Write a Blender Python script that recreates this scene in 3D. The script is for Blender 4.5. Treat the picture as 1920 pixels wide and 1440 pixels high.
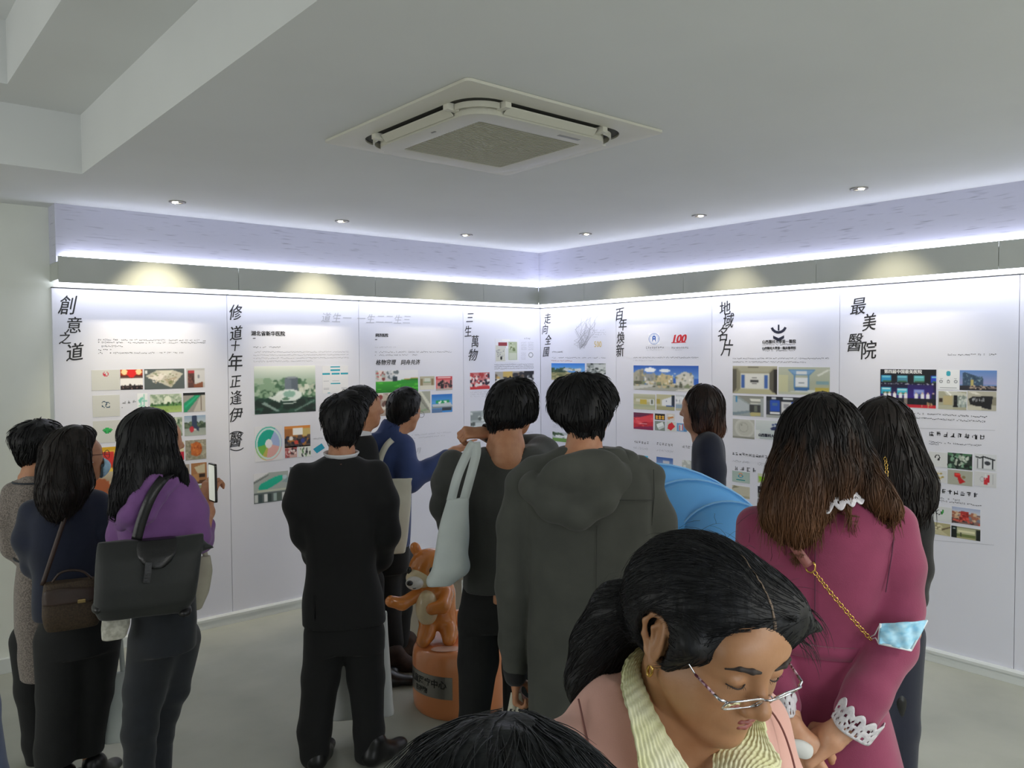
import bpy, bmesh, math, random
import numpy as np
from mathutils import Vector, Matrix, Euler
random.seed(7)
for o in list(bpy.data.objects):
    bpy.data.objects.remove(o)
SC = bpy.context.scene
COL = SC.collection

# ------------------------------------------------------------------ camera, world, daylight, exposure
CAM = dict(loc=(-4.8523, -5.3301, 1.8000), yaw=0.86788, pitch=-0.03647, roll=-0.00672, f=1506.879)
_f = Vector((math.cos(CAM['pitch'])*math.cos(CAM['yaw']), math.cos(CAM['pitch'])*math.sin(CAM['yaw']), math.sin(CAM['pitch'])))
_r = Vector((math.sin(CAM['yaw']), -math.cos(CAM['yaw']), 0)); _u = _r.cross(_f)
_r, _u = math.cos(CAM['roll'])*_r + math.sin(CAM['roll'])*_u, -math.sin(CAM['roll'])*_r + math.cos(CAM['roll'])*_u
cd = bpy.data.cameras.new('camera'); cam = bpy.data.objects.new('camera', cd); COL.objects.link(cam)
_m = Matrix((( _r.x, _u.x, -_f.x, CAM['loc'][0]), (_r.y, _u.y, -_f.y, CAM['loc'][1]), (_r.z, _u.z, -_f.z, CAM['loc'][2]), (0, 0, 0, 1)))
cam.matrix_world = _m
cd.sensor_width = 36.0; cd.lens = 36.0*CAM['f']/1920.0; cd.clip_start = 0.05; cd.clip_end = 100
SC.camera = cam
SC.view_settings.view_transform = 'Standard'; SC.view_settings.look = 'None'
SC.view_settings.gamma = 1.0; SC.view_settings.use_curve_mapping = False
SC.view_settings.exposure = 0.0
SC.cycles.max_bounces = 8; SC.cycles.diffuse_bounces = 5; SC.cycles.sample_clamp_indirect = 4.0

W = bpy.data.worlds.new('sky'); SC.world = W; W.use_nodes = True
W.node_tree.nodes['Background'].inputs[0].default_value = (0.75, 0.85, 1.0, 1)
W.node_tree.nodes['Background'].inputs[1].default_value = 1.0

def area(name, loc, target, sx, sy, power, color):
    l = bpy.data.lights.new(name, 'AREA'); l.shape = 'RECTANGLE'; l.size = sx; l.size_y = sy
    l.energy = power; l.color = color
    o = bpy.data.objects.new(name, l); COL.objects.link(o); o.location = loc
    o.rotation_euler = (Vector(target)-Vector(loc)).to_track_quat('-Z', 'Y').to_euler()
    return o
# daylight through the two windows of the wall behind the photographer and the one to the left
area('window_daylight', (-4.6, -8.25, 1.65), (-4.6, 0, 1.2), 3.4, 1.5, 52, (0.93, 0.97, 1.0))
area('window_daylight', (-8.25, -2.1, 1.6), (0, -2.1, 1.2), 3.0, 1.5, 38, (1.0, 0.97, 0.9))
# unseen fill lights added over the back half of the room (their housings are built with the ceiling)
FILL_PANELS = [(-1.6, -6.1), (-3.2, -6.9), (-1.6, -7.6)]
for (x, y) in FILL_PANELS: area('ceiling_fill_light', (x, y, 2.655 if x > -3.9 else 3.19), (x, y, 0), .58, .58, 26, (1.0, 0.98, 0.93))

# ------------------------------------------------------------------ materials
def lin(h):
    if isinstance(h, (tuple, list)): return tuple(h[:3])
    h = h.lstrip('#'); c = [int(h[i:i+2], 16)/255 for i in (0, 2, 4)]
    return tuple(v/12.92 if v <= .04045 else ((v+.055)/1.055)**2.4 for v in c)
MATS = {}
def mat(name, col, rough=.6, col2=None, scale=20., metal=0., spec=.5, bump=0., bscale=None, sheen=0., stretch=(1, 1, 1), coat=0., sss=0., detail=3., contrast=(.35, .65)):
    if name in MATS: return MATS[name]
    m = bpy.data.materials.new(name); m.use_nodes = True; MATS[name] = m
    nt = m.node_tree; N = nt.nodes; L = nt.links; b = N['Principled BSDF']
    b.inputs['Base Color'].default_value = (*lin(col), 1); b.inputs['Roughness'].default_value = rough
    b.inputs['Metallic'].default_value = metal; b.inputs['Specular IOR Level'].default_value = spec
    if sheen: b.inputs['Sheen Weight'].default_value = sheen
    if coat: b.inputs['Coat Weight'].default_value = coat
    if sss:
        b.inputs['Subsurface Weight'].default_value = sss; b.inputs['Subsurface Radius'].default_value = (.012, .005, .003)
        b.inputs['Subsurface Scale'].default_value = 1.0
    if col2 or bump:
        tc = N.new('ShaderNodeTexCoord'); mp = N.new('ShaderNodeMapping'); mp.inputs['Scale'].default_value = stretch
        L.new(tc.outputs['Object'], mp.inputs[0])
    if col2:
        n = N.new('ShaderNodeTexNoise'); n.inputs['Scale'].default_value = scale; n.inputs['Detail'].default_value = detail
        L.new(mp.outputs[0], n.inputs['Vector'])
        r = N.new('ShaderNodeValToRGB'); r.color_ramp.elements[0].position = contrast[0]; r.color_ramp.elements[1].position = contrast[1]
        r.color_ramp.elements[0].color = (*lin(col), 1); r.color_ramp.elements[1].color = (*lin(col2), 1)
        L.new(n.outputs[0], r.inputs[0]); L.new(r.outputs[0], b.inputs['Base Color'])
    if bump:
        n2 = N.new('ShaderNodeTexNoise'); n2.inputs['Scale'].default_value = bscale or scale; n2.inputs['Detail'].default_value = 3
        L.new(mp.outputs[0], n2.inputs['Vector'])
        bp = N.new('ShaderNodeBump'); bp.inputs['Strength'].default_value = bump; bp.inputs['Distance'].default_value = .003
        L.new(n2.outputs[0], bp.inputs['Height']); L.new(bp.outputs[0], b.inputs['Normal'])
    return m
def emit(name, col, strength):
    m = bpy.data.materials.new(name); m.use_nodes = True; MATS[name] = m
    b = m.node_tree.nodes['Principled BSDF']; b.inputs['Base Color'].default_value = (.9, .9, .9, 1)
    b.inputs['Emission Color'].default_value = (*lin(col), 1); b.inputs['Emission Strength'].default_value = strength
    return m
# print: flat printed colour carried by the mesh's own colour attribute
pm = bpy.data.materials.new('print'); pm.use_nodes = True; MATS['print'] = pm
_a = pm.node_tree.nodes.new('ShaderNodeAttribute'); _a.attribute_name = 'Col'
pm.node_tree.links.new(_a.outputs['Color'], pm.node_tree.nodes['Principled BSDF'].inputs['Base Color'])
pm.node_tree.nodes['Principled BSDF'].inputs['Roughness'].default_value = .45

# ------------------------------------------------------------------ object helpers
def tag(o, label=None, cat=None, group=None, kind=None):
    if label: o['label'] = label
    if cat: o['category'] = cat
    if group: o['group'] = group
    if kind: o['kind'] = kind
    return o
def link(name, me, m=None, parent=None, smooth=False):
    o = bpy.data.objects.new(name, me); COL.objects.link(o)
    if m is not None:
        for mm in (m if isinstance(m, list) else [m]): me.materials.append(mm)
    if parent is not None: o.parent = parent
    if smooth: me.polygons.foreach_set('use_smooth', [True]*len(me.polygons))
    return o
def empty(name, loc=(0, 0, 0), rz=0.):
    o = bpy.data.objects.new(name, None); COL.objects.link(o); o.location = loc; o.rotation_euler = (0, 0, rz)
    o.empty_display_size = .1
    return o
def pydata(name, vs, fs, m=None, parent=None, smooth=False):
    me = bpy.data.meshes.new(name); me.from_pydata([tuple(v) for v in vs], [], [tuple(f) for f in fs]); me.update()
    return link(name, me, m, parent, smooth)
class MB:
    """collects boxes, tubes, lathes and plates, and links them as one mesh"""
    def __init__(s): s.v = []; s.f = []
    def add(s, vs, fs):
        k = len(s.v); s.v += [tuple(v) for v in vs]; s.f += [tuple(i+k for i in f) for f in fs]; return s
    def box(s, x0, y0, z0, x1, y1, z1):
        return s.add([(x0,y0,z0),(x1,y0,z0),(x1,y1,z0),(x0,y1,z0),(x0,y0,z1),(x1,y0,z1),(x1,y1,z1),(x0,y1,z1)],
                     [(0,3,2,1),(4,5,6,7),(0,1,5,4),(1,2,6,5),(2,3,7,6),(3,0,4,7)])
    def quad(s, a, b, c, d): return s.add([a,b,c,d], [(0,1,2,3)])
    def tube(s, pts, r, n=10, closed=False, flat=1.0):
        pts = [Vector(q) for q in pts]; rr = r if isinstance(r, (list, tuple)) else [r]*len(pts)
        vs = []; fs = []; up = None; P = len(pts)
        for i, q in enumerate(pts):
            a = pts[i-1] if (i or closed) else q; b = pts[(i+1) % P] if (i < P-1 or closed) else q
            t = (b-a).normalized() if (b-a).length else Vector((0,0,1))
            if up is None: up = t.orthogonal().normalized()
            up = (up - t*up.dot(t)).normalized(); sd = t.cross(up)
            for j in range(n):
                w = 2*math.pi*j/n
                vs.append(q + up*(math.cos(w)*rr[i]) + sd*(math.sin(w)*rr[i]*flat))
        for i in range(P if closed else P-1):
            for j in range(n):
                k = (i+1) % P
                fs.append((i*n+j, i*n+(j+1) % n, k*n+(j+1) % n, k*n+j))
        if not closed: fs += [tuple(range(n-1, -1, -1)), tuple((P-1)*n+j for j in range(n))]
        return s.add(vs, fs)
    def lathe(s, prof, n=32, c=(0,0,0)):
        vs = []; fs = []
        for (r, z) in prof:
            for j in range(n):
                w = 2*math.pi*j/n; vs.append((c[0]+r*math.cos(w), c[1]+r*math.sin(w), c[2]+z))
        for i in range(len(prof)-1):
            for j in range(n):
                fs.append((i*n+j, i*n+(j+1) % n, (i+1)*n+(j+1) % n, (i+1)*n+j))
        fs += [tuple(range(n-1, -1, -1)), tuple((len(prof)-1)*n+j for j in range(n))]
        return s.add(vs, fs)
    def ribbon(s, pts, nrm, w, t=.003):
        """flat strap along pts; nrm = the strap's face normal(s), w width, t thickness"""
        pts = [Vector(q) for q in pts]; vs = []; fs = []
        for i, q in enumerate(pts):
            a = pts[max(i-1, 0)]; b = pts[min(i+1, len(pts)-1)]; d = (b-a).normalized()
            n = Vector(nrm[i] if isinstance(nrm, list) else nrm); sd = d.cross(n).normalized(); n = sd.cross(d).normalized()
            ww = w[i] if isinstance(w, list) else w
            for (e, g) in ((-1,-1),(1,-1),(1,1),(-1,1)): vs.append(q + sd*(e*ww/2) + n*(g*t/2))
        for i in range(len(pts)-1):
            for j in range(4): fs.append((i*4+j, i*4+(j+1) % 4, (i+1)*4+(j+1) % 4, (i+1)*4+j))
        k = (len(pts)-1)*4; fs += [(3,2,1,0), (k,k+1,k+2,k+3)]
        return s.add(vs, fs)
    def build(s, name, m=None, parent=None, smooth=False, bevel=0., auto=None):
        o = pydata(name, s.v, s.f, m, parent, smooth)
        bm = bmesh.new(); bm.from_mesh(o.data); bmesh.ops.recalc_face_normals(bm, faces=bm.faces)
        if bevel: bmesh.ops.bevel(bm, geom=list(bm.edges), offset=bevel, segments=2, profile=.7, affect='EDGES', clamp_overlap=True)
        bm.to_mesh(o.data); bm.free()
        if auto is not None:
            o.data.polygons.foreach_set('use_smooth', [True]*len(o.data.polygons)); o.data.set_sharp_from_angle(angle=auto)
        return o
def smooth_path(pts, n=6):
    """Catmull-Rom through pts"""
    P = [Vector(q) for q in pts]; P = [P[0]*2-P[1]] + P + [P[-1]*2-P[-2]]; out = []
    for i in range(1, len(P)-2):
        for k in range(n):
            t = k/n; a, b, c, d = P[i-1:i+3]
            out.append(.5*((2*b) + (c-a)*t + (2*a-5*b+4*c-d)*t*t + (3*b-a-3*c+d)*t**3))
    out.append(P[-2]); return out
def instance(o, parent, loc=None, rot=None):
    c = o.copy(); COL.objects.link(c); c.parent = parent
    if loc is not None: c.location = loc
    if rot is not None: c.rotation_euler = rot
    return c

# ------------------------------------------------------------------ text as mesh
def text_mesh(body, size, shear=0., offset=0., spacing=1., align='CENTER'):
    c = bpy.data.curves.new('lettering', 'FONT'); c.body = body; c.size = size; c.shear = shear; c.offset = offset
    c.space_character = spacing; c.align_x = align; c.align_y = 'CENTER'; c.resolution_u = 3; c.extrude = 0.0004
    o = bpy.data.objects.new('lettering', c); COL.objects.link(o)
    dg = bpy.context.evaluated_depsgraph_get(); me = bpy.data.meshes.new_from_object(o.evaluated_get(dg))
    bpy.data.objects.remove(o); bpy.data.curves.remove(c); me.materials.clear()
    return me


# ------------------------------------------------------------------ the room shell
ZC = 2.677
M_wall = mat('white_paint', '#dfe2da', .7, '#d9dcd4', 3.0, bump=.05, bscale=60)
M_ceil = mat('ceiling_paint', '#dcdedd', .8, '#d8dad9', 1.5)
M_floor = mat('grey_vinyl', '#adaea1', .55, '#9a9c90', 2.2, spec=.35, detail=6, contrast=(.3, .7), bump=.06, bscale=140)
M_trimw = mat('white_trim', '#d4d8d6', .35)
M_metal = mat('brushed_metal', '#c9cac8', .3, metal=.9)
M_pelmet = mat('pelmet_paint', '#b9bdb6', .5, '#b2b6b0', 2.0)
M_led = emit('led_diffuser_left', '#eef1ff', 4.3); M_led2 = emit('led_diffuser_right', '#eef1ff', 5.8)
M_cove = emit('led_cove', '#e8ebff', 11.0)
M_dark = mat('dark_gap', '#1b1b1c', .8)
m = mat('veined_stone', '#b2b3c4', .45)
_nt = m.node_tree; _N = _nt.nodes; _L = _nt.links
_tc = _N.new('ShaderNodeTexCoord'); _mp = _N.new('ShaderNodeMapping'); _mp.inputs['Scale'].default_value = (7, 7, 95)
_n = _N.new('ShaderNodeTexNoise'); _n.inputs['Scale'].default_value = 1.0; _n.inputs['Detail'].default_value = 1.5
_r = _N.new('ShaderNodeValToRGB'); _r.color_ramp.elements[0].position = .60; _r.color_ramp.elements[1].position = .76
_r.color_ramp.elements[0].color = (*lin('#c6c7d8'), 1); _r.color_ramp.elements[1].color = (*lin('#a0a1b4'), 1)
_L.new(_tc.outputs['Object'], _mp.inputs[0]); _L.new(_mp.outputs[0], _n.inputs['Vector']); _L.new(_n.outputs[0], _r.inputs[0]); _L.new(_r.outputs[0], _N['Principled BSDF'].inputs['Base Color'])
M_vein = m

def struct(name, mb, m, parent=None, bevel=0.):
    o = mb.build(name, m, parent, bevel=bevel)
    if parent is None: o['kind'] = 'structure'
    return o
X0, Y0 = -8.4, -8.4
struct('floor', MB().box(X0-.1, Y0-.1, -.1, .13, .13, 0), M_floor)
struct('wall_left', MB().box(X0, .024, 0, .024, .13, 3.4), M_wall)
struct('wall_right', MB().box(.024, Y0, 0, .13, .13, 3.4), M_wall)
# wall behind the photographer and the far left wall, each with a window opening
struct('wall_back', MB().box(X0, Y0-.12, 0, -6.5, Y0, 3.4).box(-2.7, Y0-.12, 0, .13, Y0, 3.4).box(-6.5, Y0-.12, 0, -2.7, Y0, .85).box(-6.5, Y0-.12, 2.45, -2.7, Y0, 3.4), M_wall)
struct('wall_window_side', MB().box(X0-.12, Y0, 0, X0, -3.7, 3.4).box(X0-.12, -.5, 0, X0, .13, 3.4).box(X0-.12, -3.7, 0, X0, -.5, .85).box(X0-.12, -3.7, 2.45, X0, -.5, 3.4), M_wall)
def win(name, a0, a1, back):
    mb = MB(); n = 4
    for i in range(n+1):
        a = a0+(a1-a0)*i/n
        if back: mb.box(a-.025, Y0-.09, .85, a+.025, Y0-.03, 2.45)
        else: mb.box(X0-.09, a-.025, .85, X0-.03, a+.025, 2.45)
    for z in (.85, 2.40):
        if back: mb.box(a0, Y0-.09, z, a1, Y0-.03, z+.05)
        else: mb.box(X0-.09, a0, z, X0-.03, a1, z+.05)
    struct(name, mb, M_trimw)
win('window_1', -6.5, -2.7, True); win('window_2', -3.7, -.5, False)

# ceiling with a two-step coffer over the left half
RX, RY, ZR = -3.91, -1.05, 2.955
RX2, RY2, ZR2 = -4.25, -1.34, 3.22
c = MB()
c.box(RX, Y0, ZC, .13, .13, ZC+.05); c.box(X0, RY, ZC, RX, .13, ZC+.05)
c.box(RX, Y0, ZC+.05, RX+.04, RY, ZR+.02); c.box(X0, RY, ZC+.05, RX+.04, RY+.04, ZR+.02)
c.box(RX2, Y0, ZR, RX+.04, RY+.04, ZR+.05); c.box(X0, RY2, ZR, RX2, RY+.04, ZR+.05)
c.box(RX2, Y0, ZR+.05, RX2+.04, RY2, ZR2+.02); c.box(X0, RY2, ZR+.05, RX2+.04, RY2+.04, ZR2+.02)
c.box(X0, Y0, ZR2, RX2+.04, RY2+.04, ZR2+.05)
struct('ceiling', c, M_ceil)

M_fill_panel = emit('fill_panel_glow', '#fffaf0', 3.0)  # glowing housings for the added, unseen fill lights
for (x, y), wh in zip(FILL_PANELS, ('over the right back corner by the first window', 'in the middle of the back row', 'nearest the back wall on the right')):
    z = ZC if x > -3.9 else ZR2
    cl = tag(empty('fill_light_panel', (x, y, z)), 'added unseen ceiling light panel '+wh, 'ceiling light', 'added fill light panels behind the photographer')
    MB().box(-.3, -.3, -.012, .3, -.28, -.001).box(-.3, .28, -.012, .3, .3, -.001).box(-.3, -.28, -.012, -.28, .28, -.001).box(.28, -.28, -.012, .3, .28, -.001).build('frame', M_trimw, cl); MB().box(-.28, -.28, -.008, .28, .28, -.001).build('diffuser', M_fill_panel, cl)
# boxed-out bulkhead above the display boards, its pelmet with LED light under and on top
XL = -3.857; YB = -4.85
PZ0, PZ1 = 2.2276, 2.3747
struct('wall_upper_left', MB().box(XL, -.15, 2.346, .02, .024, ZC), M_vein)
struct('wall_upper_right', MB().box(-.15, YB, 2.346, .024, -.15, ZC), M_vein)
t1 = struct('trim_1', MB().box(XL, -.186, 2.245, -.186, .0238, 2.345), M_pelmet)
t2 = struct('trim_2', MB().box(-.186, YB, 2.245, .0238, -.186, 2.345), M_pelmet)
def pelmet(parent, joints, dj, wall):
    for a, b in zip(joints[:-1], joints[1:]):
        mb = MB()
        if wall == 'A': mb.box(a+.0015, -.2, PZ0, b-.0015, -.1865, PZ1)
        else: mb.box(-.2, -b+.0015, PZ0, -.1865, -a-.0015, PZ1)
        mb.build('pelmet_panel', M_pelmet, parent)
    for a, b in zip(dj[:-1], dj[1:]):
        a += .012; b -= .012; mb = MB()
        p0, p1 = (-.183, PZ0+.004), (-.004, 2.2150)
        if wall == 'A': mb.add([(a, p0[0], p0[1]), (b, p0[0], p0[1]), (b, p1[0], p1[1]), (a, p1[0], p1[1]), (a, p0[0], p0[1]+.012), (b, p0[0], p0[1]+.012), (b, p1[0], p1[1]+.012), (a, p1[0], p1[1]+.012)], [(0,1,2,3),(4,7,6,5),(0,4,5,1),(1,5,6,2),(2,6,7,3),(3,7,4,0)])
        else: mb.add([(p0[0], -b, p0[1]), (p0[0], -a, p0[1]), (p1[0], -a, p1[1]), (p1[0], -b, p1[1]), (p0[0], -b, p0[1]+.012), (p0[0], -a, p0[1]+.012), (p1[0], -a, p1[1]+.012), (p1[0], -b, p1[1]+.012)], [(0,1,2,3),(4,7,6,5),(0,4,5,1),(1,5,6,2),(2,6,7,3),(3,7,4,0)])
        mb.build('light_diffuser', M_led if wall == 'A' else M_led2, parent)
JA = [XL, -2.82, -1.806, -.8, -.2]; JB = [.2, .745, 1.735, 2.747, 3.763, 4.85]
DA = [XL, -2.825, -1.833, -.861, -.02]; DB = [.02, .909, 1.836, 2.798, 3.8, 4.85]
pelmet(t1, JA, DA, 'A'); pelmet(t2, JB, DB, 'B')
MB().box(XL+.03, -.182, 2.346, -.19, -.156, 2.384).build('cove_light', M_cove, t1, bevel=.004)
MB().box(-.182, YB, 2.346, -.156, -.19, 2.384).build('cove_light', M_cove, t2, bevel=.004)
# dark shadow-gap line at the head of the boards
MB().box(XL, -.004, 2.2085, -.004, .02, 2.2135).build('shadow_gap', M_dark, t1)
MB().box(-.004, YB, 2.2085, .02, -.004, 2.2135).build('shadow_gap', M_dark, t2)

# skirting
def skirt(name, wall, a, b):
    mb = MB(); lip = MB()
    prof = [(-.020, 0), (-.020, .050), (-.014, .052), (0.022, .052), (0.022, 0)]
    lp = [(-.026, .050), (-.026, .066), (-.018, .0757), (.0, .0757), (.0, .050)]
    for P, tgt in ((prof, mb), (lp, lip)):
        n = len(P)
        if wall == 'A': vs = [(a, y, z) for y, z in P] + [(b, y, z) for y, z in P]
        else: vs = [(y, -a, z) for y, z in P] + [(y, -b, z) for y, z in P]
        tgt.add(vs, [(i, (i+1) % n, n+(i+1) % n, n+i) for i in range(n)] + [tuple(range(n-1, -1, -1)), tuple(range(n, 2*n))])
    o = struct(name, mb, M_trimw); lip.build('ledge', M_trimw, o)
skirt('baseboard_left', 'A', XL, 0); skirt('baseboard_right', 'B', 0, 4.85)
struct('baseboard_window_end', MB().box(X0, -.004, 0, XL-.002, .024, .085), M_trimw, bevel=.003)

# ------------------------------------------------------------------ ceiling cassette air conditioner
M_ac = mat('ac_plastic', '#cfcdbf', .45); M_ac2 = mat('ac_plastic_inner', '#c4c2b3', .4); M_grille = mat('ac_grille', '#a9a792', .55)
AX, AY, AS = -2.812, -2.802, .485
ac = tag(empty('ceiling_air_conditioner', (AX, AY, ZC)), 'square cream ceiling cassette air conditioner with slatted centre grille', 'air conditioner')
def rring(so, si, ro, ri, z0, z1, n=8):
    """rounded square ring between half-sizes so and si"""
    def loop(s, r, z):
        out = []
        for q in range(4):
            cx = (s-r)*(1 if q in (0, 3) else -1); cy = (s-r)*(1 if q in (0, 1) else -1)
            for k in range(n+1):
                w = q*math.pi/2 + k/n*math.pi/2; out.append((cx+r*math.cos(w), cy+r*math.sin(w), z))
        return out
    ls = [loop(so, ro, z1), loop(so, ro, z0), loop(si, ri, z0), loop(si, ri, z1)]; k = len(ls[0]); vs = sum(ls, [])
    fs = []
    for a in range(4):
        b = (a+1) % 4
        for j in range(k): fs.append((a*k+j, b*k+j, b*k+(j+1) % k, a*k+(j+1) % k))
    return vs, fs
def rplate(s, r, z0, z1, n=8):
    vs = []
    for z in (z0, z1):
        for q in range(4):
            cx = (s-r)*(1 if q in (0, 3) else -1); cy = (s-r)*(1 if q in (0, 1) else -1)
            for k in range(n+1):
                w = q*math.pi/2 + k/n*math.pi/2; vs.append((cx+r*math.cos(w), cy+r*math.sin(w), z))
    k = len(vs)//2
    return vs, [(j, (j+1) % k, k+(j+1) % k, k+j) for j in range(k)] + [tuple(range(k-1, -1, -1)), tuple(range(k, 2*k))]
MB().add(*rring(AS, .395, .02, .12, -.011, -.001)).build('frame_panel', M_ac, ac, bevel=.002, auto=.6)
MB().add(*rplate(.397, .12, -.004, -.0008)).build('inner_shadow', mat('ac_shadow_gap', '#4a4a45', .8), ac)
inn = MB().add(*rring(.345, .252, .10, .012, -.046, -.016)).build('inner_panel', M_ac2, ac, bevel=.003, auto=.6)
MB().add(*rplate(.254, .012, -.022, -.018)).build('grille_back', mat('grille_back', '#7d7b6c', .8), inn)
g = MB()
for i in range(31):
    y = -.245+.49*i/30
    g.box(-.25, y-.0045, -.045, .25, y+.0045, -.028)
for x in (-.125, 0, .125): g.box(x-.003, -.25, -.042, x+.003, .25, -.030)
tag(g.build('grille', M_grille, inn), kind='stuff')
for q in range(4):
    w = q*math.pi/2
    lv = MB().add([(-.225, .349, -.040), (.225, .349, -.040), (.222, .372, -.020), (-.222, .372, -.020), (-.225, .351, -.035), (.225, .351, -.035), (.222, .374, -.015), (-.222, .374, -.015)],
                  [(0,1,2,3),(4,7,6,5),(0,4,5,1),(1,5,6,2),(2,6,7,3),(3,7,4,0)]).build('louvre', M_ac2, ac, bevel=.002)
    lv.rotation_euler = (0, 0, w)
    for x0 in (-.254, .228):
        br = MB().box(x0, .345, -.030, x0+.026, .397, -.006).build('bracket', M_ac, ac, bevel=.003); br.rotation_euler = (0, 0, w)
    cv = MB()
    for k in range(9):
        a0 = math.radians(k*10); a1 = math.radians((k+1)*10)
        for r0, r1, z in ((.106, .112, -.030),):
            cx = .258; cv.add([(cx+r0*math.cos(a0), cx+r0*math.sin(a0), z), (cx+r1*math.cos(a0), cx+r1*math.sin(a0), z), (cx+r1*math.cos(a1), cx+r1*math.sin(a1), z), (cx+r0*math.cos(a1), cx+r0*math.sin(a1), z),
                              (cx+r0*math.cos(a0), cx+r0*math.sin(a0), z+.02), (cx+r1*math.cos(a0), cx+r1*math.sin(a0), z+.02), (cx+r1*math.cos(a1), cx+r1*math.sin(a1), z+.02), (cx+r0*math.cos(a1), cx+r0*math.sin(a1), z+.02)],
                             [(0,1,2,3),(4,7,6,5),(0,4,5,1),(1,5,6,2),(2,6,7,3),(3,7,4,0)])
    cv.build('corner_vane', M_ac2, ac).rotation_euler = (0, 0, w)
MB().box(-.305, -.045, -.0472, -.297, -.020, -.046).build('badge', mat('badge_grey', '#6f6f68', .5), inn)
MB().box(.09, -.304, -.0472, .20, -.288, -.046).build('label_strip', mat('label_grey', '#8d8d8a', .5), inn)

# ------------------------------------------------------------------ recessed downlights (real spots, aimed at the boards)
M_lamp = emit('downlight_lamp', '#fff4dc', 30.0); M_bezel = mat('downlight_bezel', '#8d8b86', .35, metal=.7); M_can = mat('downlight_can', '#3b3935', .5, metal=.4)
DL = [(-3.331, -.62, 0, 56, 'first recessed downlight from the left, above the coffer end of the left boards'),
      (-2.291, -.61, 0, 40, 'second recessed downlight from the left, above the left boards'),
      (-1.287, -.62, 0, 16, 'third recessed downlight from the left, nearest the corner above the left boards'),
      (-.634, -1.19, 1, 18, 'recessed downlight nearest the corner above the right boards'),
      (-.615, -2.18, 1, 22, 'middle recessed downlight above the right boards'),
      (-.632, -3.23, 1, 28, 'recessed downlight farthest along the right boards, largest in view')]
for (x, y, wl, pw, lab) in DL:
    d = tag(empty('downlight', (x, y, ZC)), lab, 'downlight', 'recessed downlights in the ceiling')
    MB().lathe([(.030, -.001), (.030, -.006), (.045, -.007), (.046, -.001)], 28).build('bezel', M_bezel, d, smooth=False)
    tilt = math.radians(20); ax = Vector((0, 1, 0)) if wl == 0 else Vector((1, 0, 0))
    h = MB().lathe([(.0, -.002), (.0295, -.003), (.030, -.001), (.0, -.0008)], 24).build('lamp_holder', M_can, d)
    lamp = MB().lathe([(.0, -.011), (.012, -.010), (.016, -.006), (.016, .002)], 24).build('lamp', M_lamp, d, auto=.8)
    lamp.location = (-.013, 0, 0) if wl == 0 else (0, -.013, 0)
    L = bpy.data.lights.new('downlight_spot', 'SPOT'); L.energy = pw; L.color = (1.0, .88, .62); L.spot_size = math.radians(62); L.spot_blend = .9; L.shadow_soft_size = .02
    lo = bpy.data.objects.new('downlight_spot', L); COL.objects.link(lo); lo.parent = d; lo.location = (0, 0, -.02)
    tg = ax*.55 + Vector((0, 0, -1.0)); lo.rotation_euler = tg.to_track_quat('-Z', 'Y').to_euler()


# ------------------------------------------------------------------ display boards and everything printed on them
M_board = mat('board_print_stock', '#dfdfe9', .42, '#dadbe6', 1.2)
M_ink = mat('black_ink', '#1d1c1f', .5); M_inkfaint = mat('pale_grey_ink', '#b4b5bd', .5); M_gold = mat('gold_ink', '#d8bd6a', .5)
M_inkgrey = mat('grey_ink', '#55565c', .5); M_red = mat('red_ink', '#c8202c', .5); M_bluei = mat('blue_ink', '#1f57ad', .5); M_whitei = mat('white_ink', '#f2f2f2', .5)
M_navy_ink = mat('navy_ink', '#151a33', .5); M_greeni = mat('green_ink', '#27a046', .5)

BOARDS = {}
def board(key, wall, u0, u1, label):
    mb = MB().box(.0015, 0, .0757, u1-u0-.0015, .024, 2.2126)
    o = mb.build('display_board', M_board, bevel=.001)
    if wall == 'A': o.location = (u0, 0, 0)
    else: o.location = (0, -u0, 0); o.rotation_euler = (0, 0, -math.pi/2)
    tag(o, label, 'display board', 'white display boards along both walls'); BOARDS[key] = (o, u0)
board('A1', 'A', -3.857, -2.825, 'white display board with grey logo tiles at the far left end of the left wall')
board('A2', 'A', -2.825, -1.833, 'white display board with the green hospital rendering and coloured ring chart')
board('A3', 'A', -1.833, -.861, 'white display board with the bright green lawn photo behind the man in blue')
board('A4', 'A', -.861, 0, 'white display board with newspaper clippings, just left of the corner')
board('B1', 'B', 0, .909, 'white display board with a yellow number, just right of the corner')
board('B2', 'B', .909, 1.836, 'white display board with round blue emblem and red hundred emblem')
board('B3', 'B', 1.836, 2.798, 'white display board with dark open-book emblem and corridor photos')
board('B4', 'B', 2.798, 3.800, 'white display board with the dark award stage photo, at the right')
board('B5', 'B', 3.800, 4.85, 'blank white display board cut by the right edge of the photo')

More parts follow.
